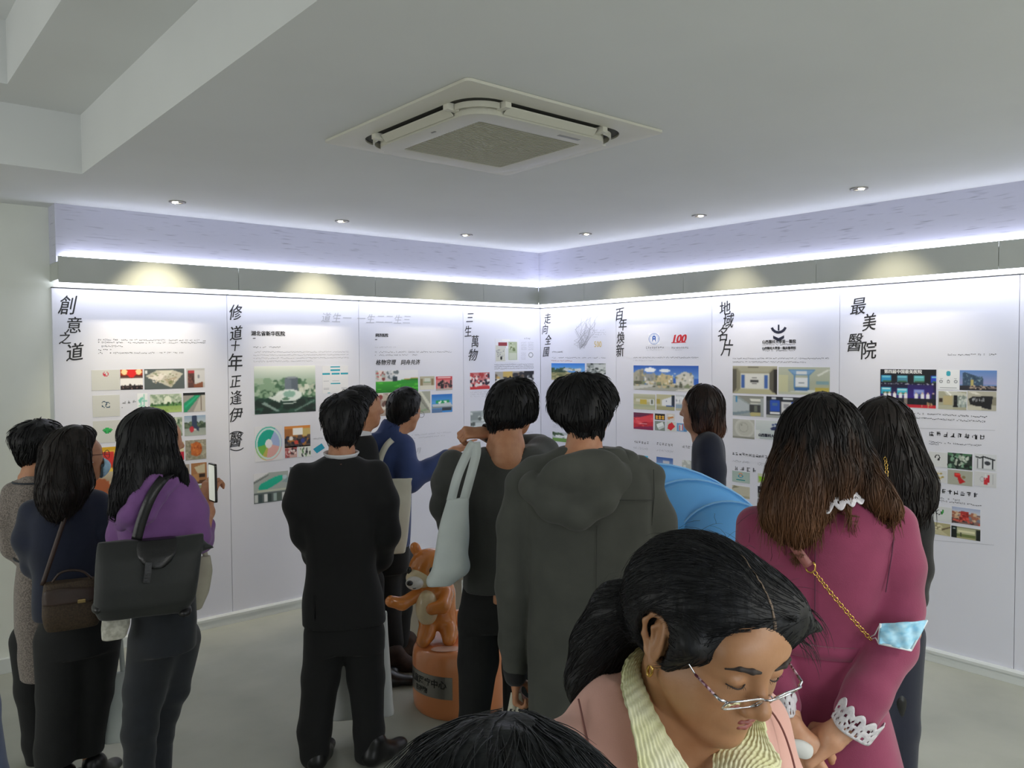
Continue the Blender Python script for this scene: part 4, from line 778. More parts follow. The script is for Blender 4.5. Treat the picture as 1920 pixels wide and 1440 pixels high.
def relax(V, F, it=1):
    for _ in range(it):
        s = np.zeros_like(V); n = np.zeros(len(V))
        for a, b in ((0, 1), (1, 2), (2, 3), (3, 0)):
            np.add.at(s, F[:, a], V[F[:, b]]); np.add.at(n, F[:, a], 1); np.add.at(s, F[:, b], V[F[:, a]]); np.add.at(n, F[:, b], 1)
        V = V*.5+s/np.maximum(n, 1)[:, None]*.5
    return V
def soft(name, ops, vox, m, parent=None, disp=None, it=1, extra=None):
    V, F = solid(ops, vox, disp); V = relax(V, F, it)
    if extra:
        for (V2, F2) in extra: F = np.vstack([F, F2+len(V)]); V = np.vstack([V, V2])
    me = bpy.data.meshes.new(name); nv, nf = len(V), len(F)
    me.vertices.add(nv); me.vertices.foreach_set('co', V.astype(np.float32).ravel())
    me.loops.add(nf*4); me.loops.foreach_set('vertex_index', F.astype(np.int32).ravel())
    me.polygons.add(nf); me.polygons.foreach_set('loop_start', np.arange(0, nf*4, 4, dtype=np.int32)); me.update(calc_edges=True); me.validate()
    return link(name, me, m, parent, True)
def mesh_of(ops, vox, disp=None, it=1):
    V, F = solid(ops, vox, disp); return relax(V, F, it), F
class Xf:
    """a shape turned and moved: local frame columns R at c"""
    def __init__(s, sh, c, R, sc=1.):
        s.sh = sh; s.c = np.array(c, float); s.R = np.array(R, float); s.sc = sc
        cs = np.array([[(sh.lo[0], sh.hi[0])[i], (sh.lo[1], sh.hi[1])[j], (sh.lo[2], sh.hi[2])[k]] for i in (0, 1) for j in (0, 1) for k in (0, 1)])
        w = cs*sc@s.R.T+s.c; s.lo = w.min(0); s.hi = w.max(0)
    def __call__(s, P): return s.sh(((P-s.c)@s.R)/s.sc)*s.sc
def frame(fwd, up):
    """columns: right, forward, up"""
    f = np.array(fwd, float); f /= np.linalg.norm(f); r = np.cross(f, np.array(up, float)); r /= np.linalg.norm(r); return np.stack([r, f, np.cross(r, f)], 1)
def head_ops(c, fwd=(0, 1, 0), up=(0, 0, 1), s=1., ears=True, jaw=1.):
    """a head of height .225*s about its middle; local +y is the face"""
    R = frame(fwd, up); X = lambda sh: Xf(sh, c, R, s)
    o = [('+', X(Ell((0, -.012, .028), (.076, .094, .083))), .01), ('+', X(Ell((0, .022, -.03), (.062*jaw, .066, .082))), .03),
         ('+', X(Cone((0, .052, -.088), (0, .06, -.092), .024*jaw, .02)), .03), ('+', X(Ell((0, .066, .022), (.05, .022, .03))), .025),
         ('+', X(Cone((-.05, .03, -.03), (-.03, .05, -.078), .02, .02)), .03), ('+', X(Cone((.05, .03, -.03), (.03, .05, -.078), .02, .02)), .03),
         ('+', X(Cone((-.038, .066, -.012), (-.048, .052, -.016), .017, .016)), .02), ('+', X(Cone((.038, .066, -.012), (.048, .052, -.016), .017, .016)), .02),
         ('-', X(Ell((-.031, .094, .006), (.017, .012, .010))), .012), ('-', X(Ell((.031, .094, .006), (.017, .012, .010))), .012),
         ('+', X(Cone((0, .082, .012), (0, .104, -.030), .008, .0115)), .012), ('+', X(Cone((-.011, .092, -.034), (.011, .092, -.034), .008, .008)), .008),
         ('+', X(Ell((-.031, .0785, .004), (.0125, .010, .0085))), .003), ('+', X(Ell((.031, .0785, .004), (.0125, .010, .0085))), .003),
         ('+', X(Cone((-.016, .083, -.0575), (.016, .083, -.0575), .0058, .0058)), .006), ('+', X(Cone((-.013, .082, -.067), (.013, .082, -.067), .007, .007)), .006)]
    if ears:
        for e in (-1, 1):
            o += [('+', X(Ell((e*.077, -.012, -.004), (.008, .020, .032), (0, 0, e*-.35))), .006), ('-', X(Ell((e*.086, -.006, -.002), (.006, .011, .020))), .004)]
    return o
def hand_ops(wrist, fwd, up, s=1., curl=(.5, .5, .5, .5), thumb=.4, side=1, spread=.0):
    """palm, four bent fingers of unequal length and a thumb from the side; fwd runs to the fingers, up is the back of the hand, side=1: thumb to local +x"""
    R = frame(fwd, up); X = lambda sh: Xf(sh, wrist, R, s)
    o = [('+', X(Cone((0, -.02, 0), (0, .02, 0), .024, .028, .72, (0, 0, 1))), .015)]
    for i, x in enumerate((.030, .0105, -.0105, -.030)):
        o.append(('+', X(Cone((x*.6*side, .015, 0), (x*side, .085, .002), .015, .0115, .85, (0, 0, 1))), .010))
    L = ((.040, .026, .021), (.045, .029, .022), (.041, .027, .021), (.032, .021, .018))
    for i, x in enumerate((.030, .0105, -.0105, -.030)):
        a = 0.; p = np.array((x*side, .083, .001)); r = (.0098, .0100, .0095, .0085)[i]
        for j in range(3):
            a += curl[i]*(.75, 1.0, .7)[j]*1.25
            q = p+L[i][j]*np.array((x*side*spread*2, math.cos(a), -math.sin(a)))
            o.append(('+', X(Cone(p, q, r*(1-.07*j), r*(.93-.07*j))), .004)); p = q
    p = np.array((.018*side, .012, -.006)); q = np.array(((.045+.012*(1-thumb))*side, .046, -.014-.012*thumb)); t2 = np.array(((.054-.022*thumb)*side, .074, -.020-.026*thumb)); t3 = np.array(((.057-.045*thumb)*side, .094-.012*thumb, -.022-.04*thumb))
    o += [('+', X(Cone(p, q, .016, .0125)), .012), ('+', X(Cone(q, t2, .0115, .0105)), .005), ('+', X(Cone(t2, t3, .0105, .0085)), .004)]
    return o
def shoe_ops(heel, toe_dir, L=.27, h=.0, w=.047, heel_h=.0):
    """a closed shoe standing on the floor, heel at (x, y), toe along toe_dir"""
    d = np.array((toe_dir[0], toe_dir[1], 0.)); d /= np.linalg.norm(d); x, y = heel; P = lambda t, z, o=0.: (x+d[0]*t*L-d[1]*o, y+d[1]*t*L+d[0]*o, z)
    return [('+', Cone(P(.12, .045), P(.45, .04), w*.78, w*.92, .95, (0, 0, 1)), .01), ('+', Cone(P(.45, .036), P(.82, .028), w*.95, w*.78, .72, (0, 0, 1)), .03), ('+', Cone(P(.14, .05), P(.18, .11), .042, .040), .03),
            ('+', Cone(P(.3, .07), P(.25, .1), .045, .042), .03), ('*', Half((0, 0, 0.0), (0, 0, -1)), 0)]
from mathutils.bvhtree import BVHTree
def hair(ops, vox, m, parent, n=300, L=.05, w=.0016, lift=.004, crown=None, amp=.004, fr=60, seed=1, it=1, wave=0., zmax=None, name='hair', steps=6, gravity=.0, stretch=(1, 1, .3), free=.3, target=None, tips=0, tipL=.04, tip_z=None):
    """a mass of hair with fine locks laid over it, combed away from the crown (or straight down) and a few ends that stand off"""
    V, F = solid(ops, vox, (lambda P: folds(P, amp, fr, seed, stretch)) if amp else None); V = relax(V, F, it)
    bv = BVHTree.FromPolygons(V.tolist(), F.tolist()); r = np.random.RandomState(seed); mb = MB()
    pick = r.choice(len(V), n)
    for i in pick:
        p = Vector(V[i]); q, nn, _, _ = bv.find_nearest(p); ln = L*r.uniform(.5, 1.3); st = ln/steps; pts = []; tw = r.normal(0, .18); lf = lift*r.uniform(.2, 1.)
        dirv = None
        for k in range(steps+1):
            q, nn, _, _ = bv.find_nearest(p)
            if q is None: break
            fl = (Vector(target)-p) if target is not None else (p-Vector(crown)) if crown is not None else Vector((0, 0, -1))
            if crown is not None and target is None: fl = fl.normalized()*(1-gravity)+Vector((0, 0, -gravity))
            t = fl-nn*fl.dot(nn)
            if t.length < 1e-4: t = nn.orthogonal()
            t.normalize(); t = (t+nn.cross(t)*(tw+wave*math.sin(k*1.3+i))).normalized()
            fr_ = k/steps
            on = q+nn*(lf*(.25+fr_*1.2))
            if dirv is not None and fr_ > 1-free: on = p+dirv*0 if (p-q).length > lf*3 else on
            pts.append(on); dirv = t; p = on+t*st
        if len(pts) > 2:
            ww = w*r.uniform(.6, 1.4); mb.tube(pts, [ww*(1-.85*(k/(len(pts)-1))**2) for k in range(len(pts))], 4)
    if tips:                                    # ragged ends below the lower edge
        low = np.array([i for i in range(len(V)) if (tip_z is None or V[i, 2] < tip_z)]); c0 = V[low].mean(0)
        for i in r.choice(low, tips):
            q, nn, _, _ = bv.find_nearest(Vector(V[i])); fl = Vector((0, 0, -1)); t = fl-nn*fl.dot(nn)
            if nn.z > .25 or t.length < .05 and nn.z > -.5: continue
            d = (t+Vector((nn.x*.25, nn.y*.1, -.35))).normalized(); pts = [q-d*.012-nn*.002]; ln = tipL*r.uniform(.4, 1.2)/4
            for k in range(5): pts.append(pts[-1]+d*ln); d = (d+Vector((r.normal(0, .10), r.normal(0, .06), -.05))).normalized()
            ww = w*r.uniform(1.0, 2.2); mb.tube(pts, [ww*(1-.9*(k/5)) for k in range(6)], 4)
    me = bpy.data.meshes.new(name); E = np.array([f for f in mb.f if len(f) == 4]); 
    if len(E): F = np.vstack([F, E+len(V)]); V = np.vstack([V, np.array([tuple(v) for v in mb.v])])
    nv, nf = len(V), len(F)
    me.vertices.add(nv); me.vertices.foreach_set('co', V.astype(np.float32).ravel()); me.loops.add(nf*4); me.loops.foreach_set('vertex_index', F.astype(np.int32).ravel())
    me.polygons.add(nf); me.polygons.foreach_set('loop_start', np.arange(0, nf*4, 4, dtype=np.int32)); me.update(calc_edges=True); me.validate()
    return link(name, me, m, parent, True)
def glasses(parent, c, fwd, up, s, m, lens=None, w=.062, temples=(1, 1)):
    """wire spectacles on a head centred at c"""
    R = frame(fwd, up); X = lambda q: tuple(np.array(c)+R@(np.array(q)*s)); mb = MB()
    for e in (-1, 1):
        mb.tube([X((e*.034+.024*math.cos(a), .104-abs(.024*math.cos(a)+e*e*.0)*.12, .002+.017*math.sin(a))) for a in [2*math.pi*k/20 for k in range(20)]], .0012*s, 6, True)
        if temples[(e+1)//2]: mb.tube([X((e*.060, .099, .006)), X((e*.076, .085, .008)), X((e*.082, .0, .010)), X((e*.080, -.022, -.004))], .0013*s, 6)
    mb.tube([X((-.010, .106, .004)), X((0, .111, .007)), X((.010, .106, .004))], .0012*s, 6)
    return mb.build('glasses', m, parent, smooth=True)


# ------------------------------------------------------------------ materials for people and what they carry
SK = mat('skin', '#c08a68', .5, '#b47c5c', 30., sss=.08, bump=.05, bscale=200)
SKL = mat('skin_light', '#cd9c7c', .45, '#c28e6e', 26., sss=.1, bump=.06, bscale=240)
def hairmat(name, c1, c2, tip=None, z0=0, z1=1):
    """fine strands along the fall of the hair; an optional dyed tip colour between heights z1 (dark) and z0 (tip)"""
    m = mat(name, c1, .5, spec=.3); nt = m.node_tree; N = nt.nodes; L = nt.links; b = N['Principled BSDF']
    tc = N.new('ShaderNodeTexCoord'); mp = N.new('ShaderNodeMapping'); mp.inputs['Scale'].default_value = (130, 130, 5); L.new(tc.outputs['Object'], mp.inputs[0])
    n = N.new('ShaderNodeTexNoise'); n.inputs['Scale'].default_value = 1; n.inputs['Detail'].default_value = 2; L.new(mp.outputs[0], n.inputs['Vector'])
    r = N.new('ShaderNodeValToRGB'); r.color_ramp.elements[0].position = .35; r.color_ramp.elements[1].position = .7
    r.color_ramp.elements[0].color = (*lin(c1), 1); r.color_ramp.elements[1].color = (*lin(c2), 1); L.new(n.outputs[0], r.inputs[0]); out = r.outputs[0]
    if tip:
        sp = N.new('ShaderNodeSeparateXYZ'); L.new(tc.outputs['Object'], sp.inputs[0])
        n3 = N.new('ShaderNodeTexNoise'); n3.inputs['Scale'].default_value = 1; mp3 = N.new('ShaderNodeMapping'); mp3.inputs['Scale'].default_value = (40, 40, 2); L.new(tc.outputs['Object'], mp3.inputs[0]); L.new(mp3.outputs[0], n3.inputs['Vector'])
        ad = N.new('ShaderNodeMath'); ad.operation = 'MULTIPLY_ADD'; ad.inputs[1].default_value = .22; L.new(n3.outputs[0], ad.inputs[0]); L.new(sp.outputs[2], ad.inputs[2])
        mr = N.new('ShaderNodeMapRange'); mr.inputs[1].default_value = z1+.11; mr.inputs[2].default_value = z0+.11; L.new(ad.outputs[0], mr.inputs[0])
        mx = N.new('ShaderNodeMix'); mx.data_type = 'RGBA'; L.new(mr.outputs[0], mx.inputs[0]); L.new(out, mx.inputs[6]); mx.inputs[7].default_value = (*lin(tip), 1); out = mx.outputs[2]
    L.new(out, b.inputs['Base Color'])
    bp = N.new('ShaderNodeBump'); bp.inputs['Strength'].default_value = .35; bp.inputs['Distance'].default_value = .004; L.new(n.outputs[0], bp.inputs['Height']); L.new(bp.outputs[0], b.inputs['Normal'])
    return m
HB = hairmat('black_hair', '#08080a', '#141316')
HB2 = hairmat('dark_brown_hair', '#100c0b', '#221a17')
def cloth(name, c, c2=None, rough=.85, bs=260, bump=.25, sheen=.15, **k): return mat(name, c, rough, c2 or c, 8., bump=bump, bscale=bs, sheen=sheen, **k)
BLK = cloth('black_wool', '#07080a', '#0a0b0d', sheen=.05); DRK = cloth('black_trousers_cloth', '#06080a', '#0a0c0d', sheen=.05)
CANVAS = cloth('natural_canvas', '#cfcdbd', '#c6c3b2', bs=420); WCANV = cloth('white_canvas', '#c9d0ce', '#bfc7c6', bs=420)
LEA = mat('black_leather', '#121213', .38, '#18181a', 30., bump=.3, bscale=120); SOLE = mat('shoe_black', '#0e0e10', .35)
def person(root, label, ops, vox=.007, m=None, extra=None):
    for op, sh, k in ops:                       # legs inside trousers stay well within the cloth
        for q in (sh if isinstance(sh, list) else [sh]):
            if isinstance(q, Cone) and max(q.p0[2], q.p1[2]) < 1.02 and min(q.p0[2], q.p1[2]) < .62: q.r0 *= .55; q.r1 *= .55; q.lo = np.minimum(q.p0, q.p1)-max(q.r0, q.r1); q.hi = np.maximum(q.p0, q.p1)+max(q.r0, q.r1)
    o = soft('person', ops, vox, m or SK, None, extra=extra); o.location = (root[0], root[1], 0); o.rotation_euler = (0, 0, root[2]); tag(o, label, 'person'); return o
def at(o, root): o.location = (root[0], root[1], 0); o.rotation_euler = (0, 0, root[2]); return o

# --- man in the black suit, seen from behind
R_ = (-3.157, -2.179, -0.4937)
o = person(R_, 'man in a black suit with white shirt collar, seen from behind, white bag before him',
  head_ops((0.004, 0.030, 1.512), (.25, 1, .02), s=1.0) + [('+', Cone((0.001, -0.000, 1.456), (-0.005, -0.020, 1.330), .052, .062), .03),
  ('+', Loft([(1.333, 0.004, -0.010, 0.105, 0.070), (1.257, -0.003, 0.000, 0.162, 0.090), (1.022, -0.003, 0.000, 0.109, 0.100), (0.714, -0.002, 0.000, 0.126, 0.110)]), .03),
  ('+', Tube([(-0.071, -0.000, 0.719), (-0.099, -0.000, 0.390), (-0.137, -0.020, 0.082)], [.08, .055, .045]), .03), ('+', Tube([(0.055, -0.000, 0.710), (0.078, -0.000, 0.374), (0.087, -0.030, 0.062)], [.08, .055, .045]), .03),
  ('+', Tube([(-0.154, -0.000, 1.251), (-0.171, 0.050, 0.996), (-0.085, 0.200, 0.809)], [.05, .04, .03]), .03), ('+', Tube([(0.159, -0.000, 1.239), (0.182, 0.050, 0.977), (0.109, 0.200, 0.784)], [.05, .04, .03]), .03)]
  + hand_ops((-0.080, 0.210, 0.801), (.75, .3, -.5), (0, .9, .2), curl=(.7, .7, .75, .8), side=1) + hand_ops((0.104, 0.210, 0.777), (-.75, .3, -.5), (0, .9, .2), curl=(.7, .7, .75, .8), side=-1))
hair([('+', Ell((0.009, 0.015, 1.534), (.090, .106, .096)), .01), ('+', Ell((-0.003, -0.010, 1.485), (.080, .085, .075)), .03), ('+', Ell((0.040, 0.050, 1.576), (.080, .08, .072)), .03), ('+', Ell((-0.043, 0.020, 1.549), (.05, .07, .06)), .03),
  ('+', Cone((-0.004, -0.020, 1.435), (-0.004, -0.020, 1.409), .058, .042), .03), ('-', Ell((0.068, 0.120, 1.472), (.085, .085, .085)), .01)], .006, HB, o, n=420, L=.05, w=.0022, lift=.007, crown=(0.010, -0.020, 1.627), gravity=.25, amp=.005)
cloth('white_shirt', '#d8d8dc')
_c = (-0.005, -0.018, 1.372); MB().tube([(_c[0]+.068*math.cos(t_), _c[1]+.066*math.sin(t_), _c[2]+.006*math.sin(t_)) for t_ in [2*math.pi*k/36 for k in range(36)]], .0135, 8, True, flat=.35).build('collar', MATS['white_shirt'], o, smooth=True)
jk = [('+', Loft([(1.363, -0.007, -0.020, 0.075, 0.064), (1.338, -0.005, -0.010, 0.124, 0.075), (1.295, -0.011, -0.005, 0.171, 0.098), (1.234, -0.011, 0.000, 0.194, 0.115), (1.117, -0.016, 0.000, 0.183, 0.128), (0.975, -0.011, 0.000, 0.153, 0.120), (0.881, -0.013, 0.000, 0.144, 0.115), (0.738, -0.007, 0.000, 0.174, 0.125), (0.631, -0.002, 0.000, 0.177, 0.130)], 2.5), .02),
  ('+', Tube([(-0.169, -0.000, 1.280), (-0.188, -0.020, 1.163), (-0.160, 0.020, 1.026), (-0.124, 0.120, 0.905), (-0.073, 0.190, 0.816)], [.058, .062, .060, .052, .042]), .03),
  ('+', Tube([(0.141, -0.000, 1.280), (0.171, -0.020, 1.159), (0.180, -0.000, 1.012), (0.160, 0.100, 0.881), (0.109, 0.190, 0.789)], [.060, .066, .062, .054, .042]), .03),
  ('-', Box((-0.123, -0.140, 0.732), (.003, .05, .055), .001), .003)]
soft('jacket', jk, .007, BLK, o, disp=lambda P: folds(P, .0035, 22, 4))
soft('trousers', [('+', Loft([(0.762, -0.005, 0.000, 0.149, 0.110), (0.595, -0.000, 0.000, 0.161, 0.115), (0.512, 0.001, 0.000, 0.159, 0.110)]), .02), ('+', Tube([(-0.080, -0.000, 0.578), (-0.106, 0.010, 0.387), (-0.136, -0.010, 0.160), (-0.137, -0.020, 0.061)], [.098, .080, .070, .062]), .025),
  ('+', Tube([(0.076, -0.000, 0.566), (0.088, 0.010, 0.369), (0.098, -0.020, 0.140), (0.092, -0.030, 0.040)], [.098, .080, .068, .062]), .025), ('*', Half((-0.024, -0.000, 0.014), (0, 0, -1)), .003)], .007, BLK, o, disp=lambda P: folds(P, .0035, 26, 5))
for k, (x, y) in enumerate(((593, -.07), (694, -.09))): pass
h1 = (-0.138, -0.020, 0.023); h2 = (0.091, -0.030, 0.002)
soft('shoe', shoe_ops((h1[0], h1[1]-.06), (.25, 1)), .006, SOLE, o); soft('shoe', shoe_ops((h2[0]-.01, h2[1]-.06), (.75, .75)), .006, SOLE, o)


# --- man in the olive parka, hood down, from behind
R_ = (-2.894, -3.385, -0.7890)
OLV = cloth('olive_parka_cloth', '#464842', '#3d3f3a', bs=500, bump=.2, sheen=.1); DK2 = cloth('black_knit', '#111114')
hc = (0.011, 0.030, 1.619)
o = person(R_, 'man in a long olive-grey hooded parka seen from behind',
  head_ops(hc, (.42, .9, -.05), s=1.04) + [('+', Cone((0.014, -0.010, 1.553), (0.007, -0.030, 1.463), .055, .066), .03),
  ('+', Loft([(1.462, 0.008, -0.020, 0.118, 0.060), (1.386, 0.007, 0.000, 0.201, 0.090), (1.183, 0.020, 0.000, 0.188, 0.100), (0.811, 0.019, 0.000, 0.179, 0.120)]), .03),
  ('+', Tube([(-0.086, 0.000, 0.809), (-0.097, 0.000, 0.393), (-0.098, -0.020, 0.063)], [.08, .055, .04]), .03), ('+', Tube([(0.107, 0.000, 0.813), (0.115, 0.000, 0.401), (0.114, -0.020, 0.073)], [.08, .055, .04]), .03),
  ('+', Tube([(-0.213, 0.000, 1.329), (-0.239, 0.020, 1.006), (-0.242, 0.080, 0.669)], [.05, .04, .03]), .03), ('+', Tube([(0.226, 0.000, 1.342), (0.285, 0.050, 1.063), (0.276, 0.150, 0.803)], [.05, .04, .03]), .03)]
  + hand_ops((-0.237, 0.080, 0.636), (.05, .15, -1), (-1, .2, 0), s=.95, curl=(.9, .95, 1, 1.05), thumb=.8, side=1) + hand_ops((0.272, 0.170, 0.766), (.0, .3, -1), (1, .1, 0), curl=(.5, .5, .5, .6), side=-1), vox=.006)
hair([('+', Ell((-0.000, 0.020, 1.638), (.106, .110, .100)), .01), ('+', Ell((-0.051, 0.000, 1.634), (.055, .07, .07)), .04), ('+', Ell((0.052, 0.050, 1.644), (.065, .08, .075)), .04), ('+', Cone((0.011, -0.030, 1.582), (0.016, -0.030, 1.540), .078, .052), .04),
  ('-', Ell((0.115, 0.070, 1.542), (.058, .09, .085)), .012), ('-', Ell((-0.100, 0.020, 1.509), (.05, .09, .07)), .012)], .005, HB, o, n=600, L=.06, w=.0022, lift=.008, crown=(-0.009, -0.020, 1.731), gravity=.3, amp=.005)
glasses(o, hc, (.42, .9, -.05), (0, 0, 1), 1.04, mat('wire_frame', '#8c8f96', .3, metal=.8))
pk = [('+', Loft([(1.484, 0.031, -0.020, 0.104, 0.050), (1.450, 0.018, -0.010, 0.165, 0.075), (1.419, 0.019, 0.000, 0.212, 0.100), (1.368, 0.014, 0.000, 0.239, 0.125), (1.257, 0.025, 0.000, 0.220, 0.145), (0.995, 0.026, 0.010, 0.213, 0.150), (0.714, 0.028, 0.010, 0.218, 0.155), (0.510, 0.028, 0.010, 0.218, 0.160)], 2.6), .02),
  ('+', Tube([(-0.203, 0.000, 1.344), (-0.229, -0.010, 1.210), (-0.241, 0.000, 0.993), (-0.245, 0.050, 0.787), (-0.240, 0.080, 0.663)], [.056, .061, .058, .050, .044]), .025),
  ('+', Tube([(0.213, 0.000, 1.360), (0.256, 0.000, 1.232), (0.293, 0.040, 1.066), (0.288, 0.120, 0.871), (0.273, 0.160, 0.779)], [.056, .062, .060, .050, .044]), .025),
  ('+', Cone((0.199, 0.000, 1.406), (0.246, 0.000, 1.388), .05, .035), .03), ('+', Cone((-0.166, 0.000, 1.400), (-0.213, 0.000, 1.357), .05, .045), .03), ('-', Ell((0.014, -0.010, 1.487), (.058, .07, .05)), .01)]
soft('parka', pk, .006, OLV, o, disp=lambda P: folds(P, .004, 17, 8)+folds(P, .0015, 45, 9))
soft('hood', [('+', Tube([(-0.052, 0.030, 1.456), (-0.119, -0.020, 1.407), (-0.162, -0.070, 1.356), (-0.097, -0.130, 1.299), (-0.012, -0.155, 1.279), (0.068, -0.140, 1.324), (0.123, -0.080, 1.381), (0.158, -0.020, 1.430), (0.128, 0.030, 1.457)], [.022, .036, .045, .046, .046, .044, .042, .034, .024]), .03),
  ('+', Ell((-0.019, -0.115, 1.382), (.125, .055, .10), (.35, 0, 0)), .03), ('+', Ell((0.043, -0.100, 1.419), (.10, .05, .075), (.3, 0, 0)), .03), ('-', Ell((0.018, -0.010, 1.483), (.068, .08, .05)), .012), ('-', Cone((0.008, -0.190, 1.389), (-0.001, -0.210, 1.341), .012, .008), .02)], .0055, OLV, o, disp=lambda P: folds(P, .004, 26, 18))
soft('cuff', [('+', Cone((-0.242, 0.075, 0.673), (-0.239, 0.080, 0.648), .043, .041), .0)], .005, DK2, o)
for q in ([(0.050, -0.156, 1.245), (0.046, -0.160, 1.045), (0.041, -0.166, 0.624)], [(0.085, -0.146, 1.325), (0.172, -0.130, 1.323), (0.231, -0.090, 1.316)], [(0.240, -0.060, 1.414), (0.241, -0.070, 1.327), (0.232, -0.075, 1.229)]): MB().tube(q, .0016, 6).build('seam', cloth('olive_seam', '#2c2e2a'), o)
soft('trousers', [('+', Tube([(-0.080, 0.000, 0.846), (-0.088, 0.000, 0.431), (-0.095, -0.020, 0.016)], [.10, .078, .062]), .02), ('+', Tube([(0.107, 0.000, 0.850), (0.115, 0.000, 0.439), (0.114, -0.020, 0.026)], [.10, .078, .062]), .02)], .010, DRK, o)
for x in (1042, 1155): pass
h1 = (-0.095, -0.020, -0.013); h2 = (0.114, -0.020, -0.003)
soft('shoe', shoe_ops((h1[0], h1[1]-.06), (-.1, 1)), .008, SOLE, o); soft('shoe', shoe_ops((h2[0], h2[1]-.06), (.2, 1)), .008, SOLE, o)

def tote(root, name, label, ops, strapsets, m, vox=.006, disp=None, group=None):
    t = soft(name, ops, vox, m, None, disp=disp); at(t, root); tag(t, label, 'bag', group)
    for st, nrm, w in strapsets: MB().ribbon(smooth_path(st, 6), nrm, w, .003).build('handle', m, t, smooth=True)
    return t
def slab(quad, t0, t1, r=.02):
    """a soft cloth bag from four corners (top-left, top-right, bottom-right, bottom-left), t0 thick at the top and t1 at the bottom"""
    a, b, c, d = [np.array(q, float) for q in quad]; n = np.cross(b-a, d-a); n /= np.linalg.norm(n); ops = []
    for i in range(7):
        for j in range(6):
            f = lambda u, v: (a*(1-u)+b*u)*(1-v)+(d*(1-u)+c*u)*v
            p, q = f(i/7, j/6), f((i+1)/7, j/6); p2 = f(i/7, (j+1)/6); th = t0+(t1-t0)*j/5
            if j == 0 or True: ops.append(Cone(f((i+.5)/7, j/6), f((i+.5)/7, (j+1)/6), np.linalg.norm(q-p)*.62+r*.2, np.linalg.norm(q-p)*.62+r*.2, max(min(th/(2*np.linalg.norm(q-p)*.62), 1.5), .12), n))
    return [('+', ops, .012)]
tote(R_, 'tote_bag', 'white canvas bag hanging from the parka man\'s lowered left hand', slab([(-0.272, 0.090, 0.475), (-0.206, 0.090, 0.477), (-0.179, 0.090, 0.148), (-0.315, 0.090, 0.142)], .02, .05), [([(-0.241, 0.075, 0.584), (-0.253, 0.085, 0.521), (-0.264, 0.090, 0.467)], (0, 1, 0), .030), ([(-0.233, 0.075, 0.584), (-0.224, 0.085, 0.522), (-0.217, 0.090, 0.469)], (0, 1, 0), .030)], CANVAS)

# --- man in the dark grey sweater, one hand over his shoulder
R_ = (-2.777, -2.763, -0.6797)
GRY = cloth('grey_knit', '#3b3d3b', '#343634', bs=600, bump=.35, sheen=.2)
hc = (0.081, 0.030, 1.579)
o = person(R_, 'man in a dark grey sweater and black trousers, right hand over his left shoulder',
  head_ops(hc, (.35, .93, -.1), (.08, 0, 1), s=1.02) + [('+', Cone((0.053, -0.020, 1.506), (0.046, -0.030, 1.397), .060, .072), .03), ('+', Cone((0.048, -0.030, 1.419), (0.048, -0.030, 1.375), .075, .085), .03),
  ('+', Loft([(1.369, 0.031, -0.010, 0.132, 0.070), (1.284, 0.014, 0.000, 0.171, 0.090), (1.062, 0.028, 0.000, 0.132, 0.100), (0.794, 0.021, 0.000, 0.127, 0.110)]), .03),
  ('+', Tube([(-0.051, 0.000, 0.795), (-0.081, 0.000, 0.414), (-0.094, -0.020, 0.085)], [.08, .055, .042]), .03), ('+', Tube([(0.082, 0.000, 0.793), (0.073, 0.040, 0.395), (0.062, 0.020, 0.062)], [.08, .055, .042]), .03),
  ('+', Tube([(-0.189, 0.000, 1.341), (-0.221, 0.060, 1.153), (-0.157, 0.200, 1.019)], [.045, .038, .03]), .03), ('+', Tube([(0.186, 0.020, 1.368), (0.185, 0.220, 1.365), (0.010, 0.170, 1.431), (-0.046, 0.040, 1.474)], [.05, .042, .033, .028]), .02)]
  + hand_ops((-0.039, 0.020, 1.476), (-1, -.30, .06), (.15, -.55, .85), s=.92, curl=(.95, 1.0, 1.05, 1.0), thumb=.55, side=1) + hand_ops((-0.139, 0.220, 1.007), (.8, .4, .3), (0, -.2, 1), curl=(.7, .7, .7, .7), side=-1), vox=.0055)
hair([('+', Ell((0.070, 0.010, 1.598), (.098, .108, .106), (0, .12, 0)), .01), ('+', Ell((0.115, 0.050, 1.628), (.072, .08, .075)), .03), ('+', Cone((0.042, -0.030, 1.539), (0.036, -0.030, 1.494), .078, .050), .04), ('+', Ell((0.139, 0.050, 1.561), (.04, .07, .05)), .03),
  ('-', Ell((0.176, 0.080, 1.455), (.058, .09, .075)), .012)], .0055, HB, o, n=520, L=.06, w=.0023, lift=.007, crown=(0.072, -0.030, 1.713), gravity=.3, amp=.004)
soft('sweater', [('+', Loft([(1.422, 0.047, -0.020, 0.093, 0.060), (1.395, 0.029, -0.010, 0.151, 0.085), (1.359, 0.012, 0.000, 0.195, 0.105), (1.306, 0.004, 0.000, 0.216, 0.118), (1.195, 0.014, 0.000, 0.192, 0.128), (1.062, 0.024, 0.000, 0.168, 0.122), (0.928, 0.021, 0.000, 0.152, 0.118), (0.839, 0.016, 0.000, 0.153, 0.118)], 2.5), .02),
  ('+', Tube([(-0.172, 0.000, 1.356), (-0.203, 0.000, 1.275), (-0.213, 0.040, 1.168), (-0.187, 0.120, 1.072), (-0.152, 0.200, 1.014)], [.058, .058, .052, .048, .042]), .03),
  ('+', Tube([(0.163, 0.000, 1.357), (0.204, 0.100, 1.384), (0.197, 0.220, 1.384), (0.080, 0.220, 1.409)], [.065, .068, .058, .046]), .03), ('-', Cone((0.053, -0.020, 1.473), (0.046, -0.045, 1.417), .070, .078), .008)], .006, GRY, o, disp=lambda P: folds(P, .0045, 20, 12)+folds(P, .002, 45, 13))
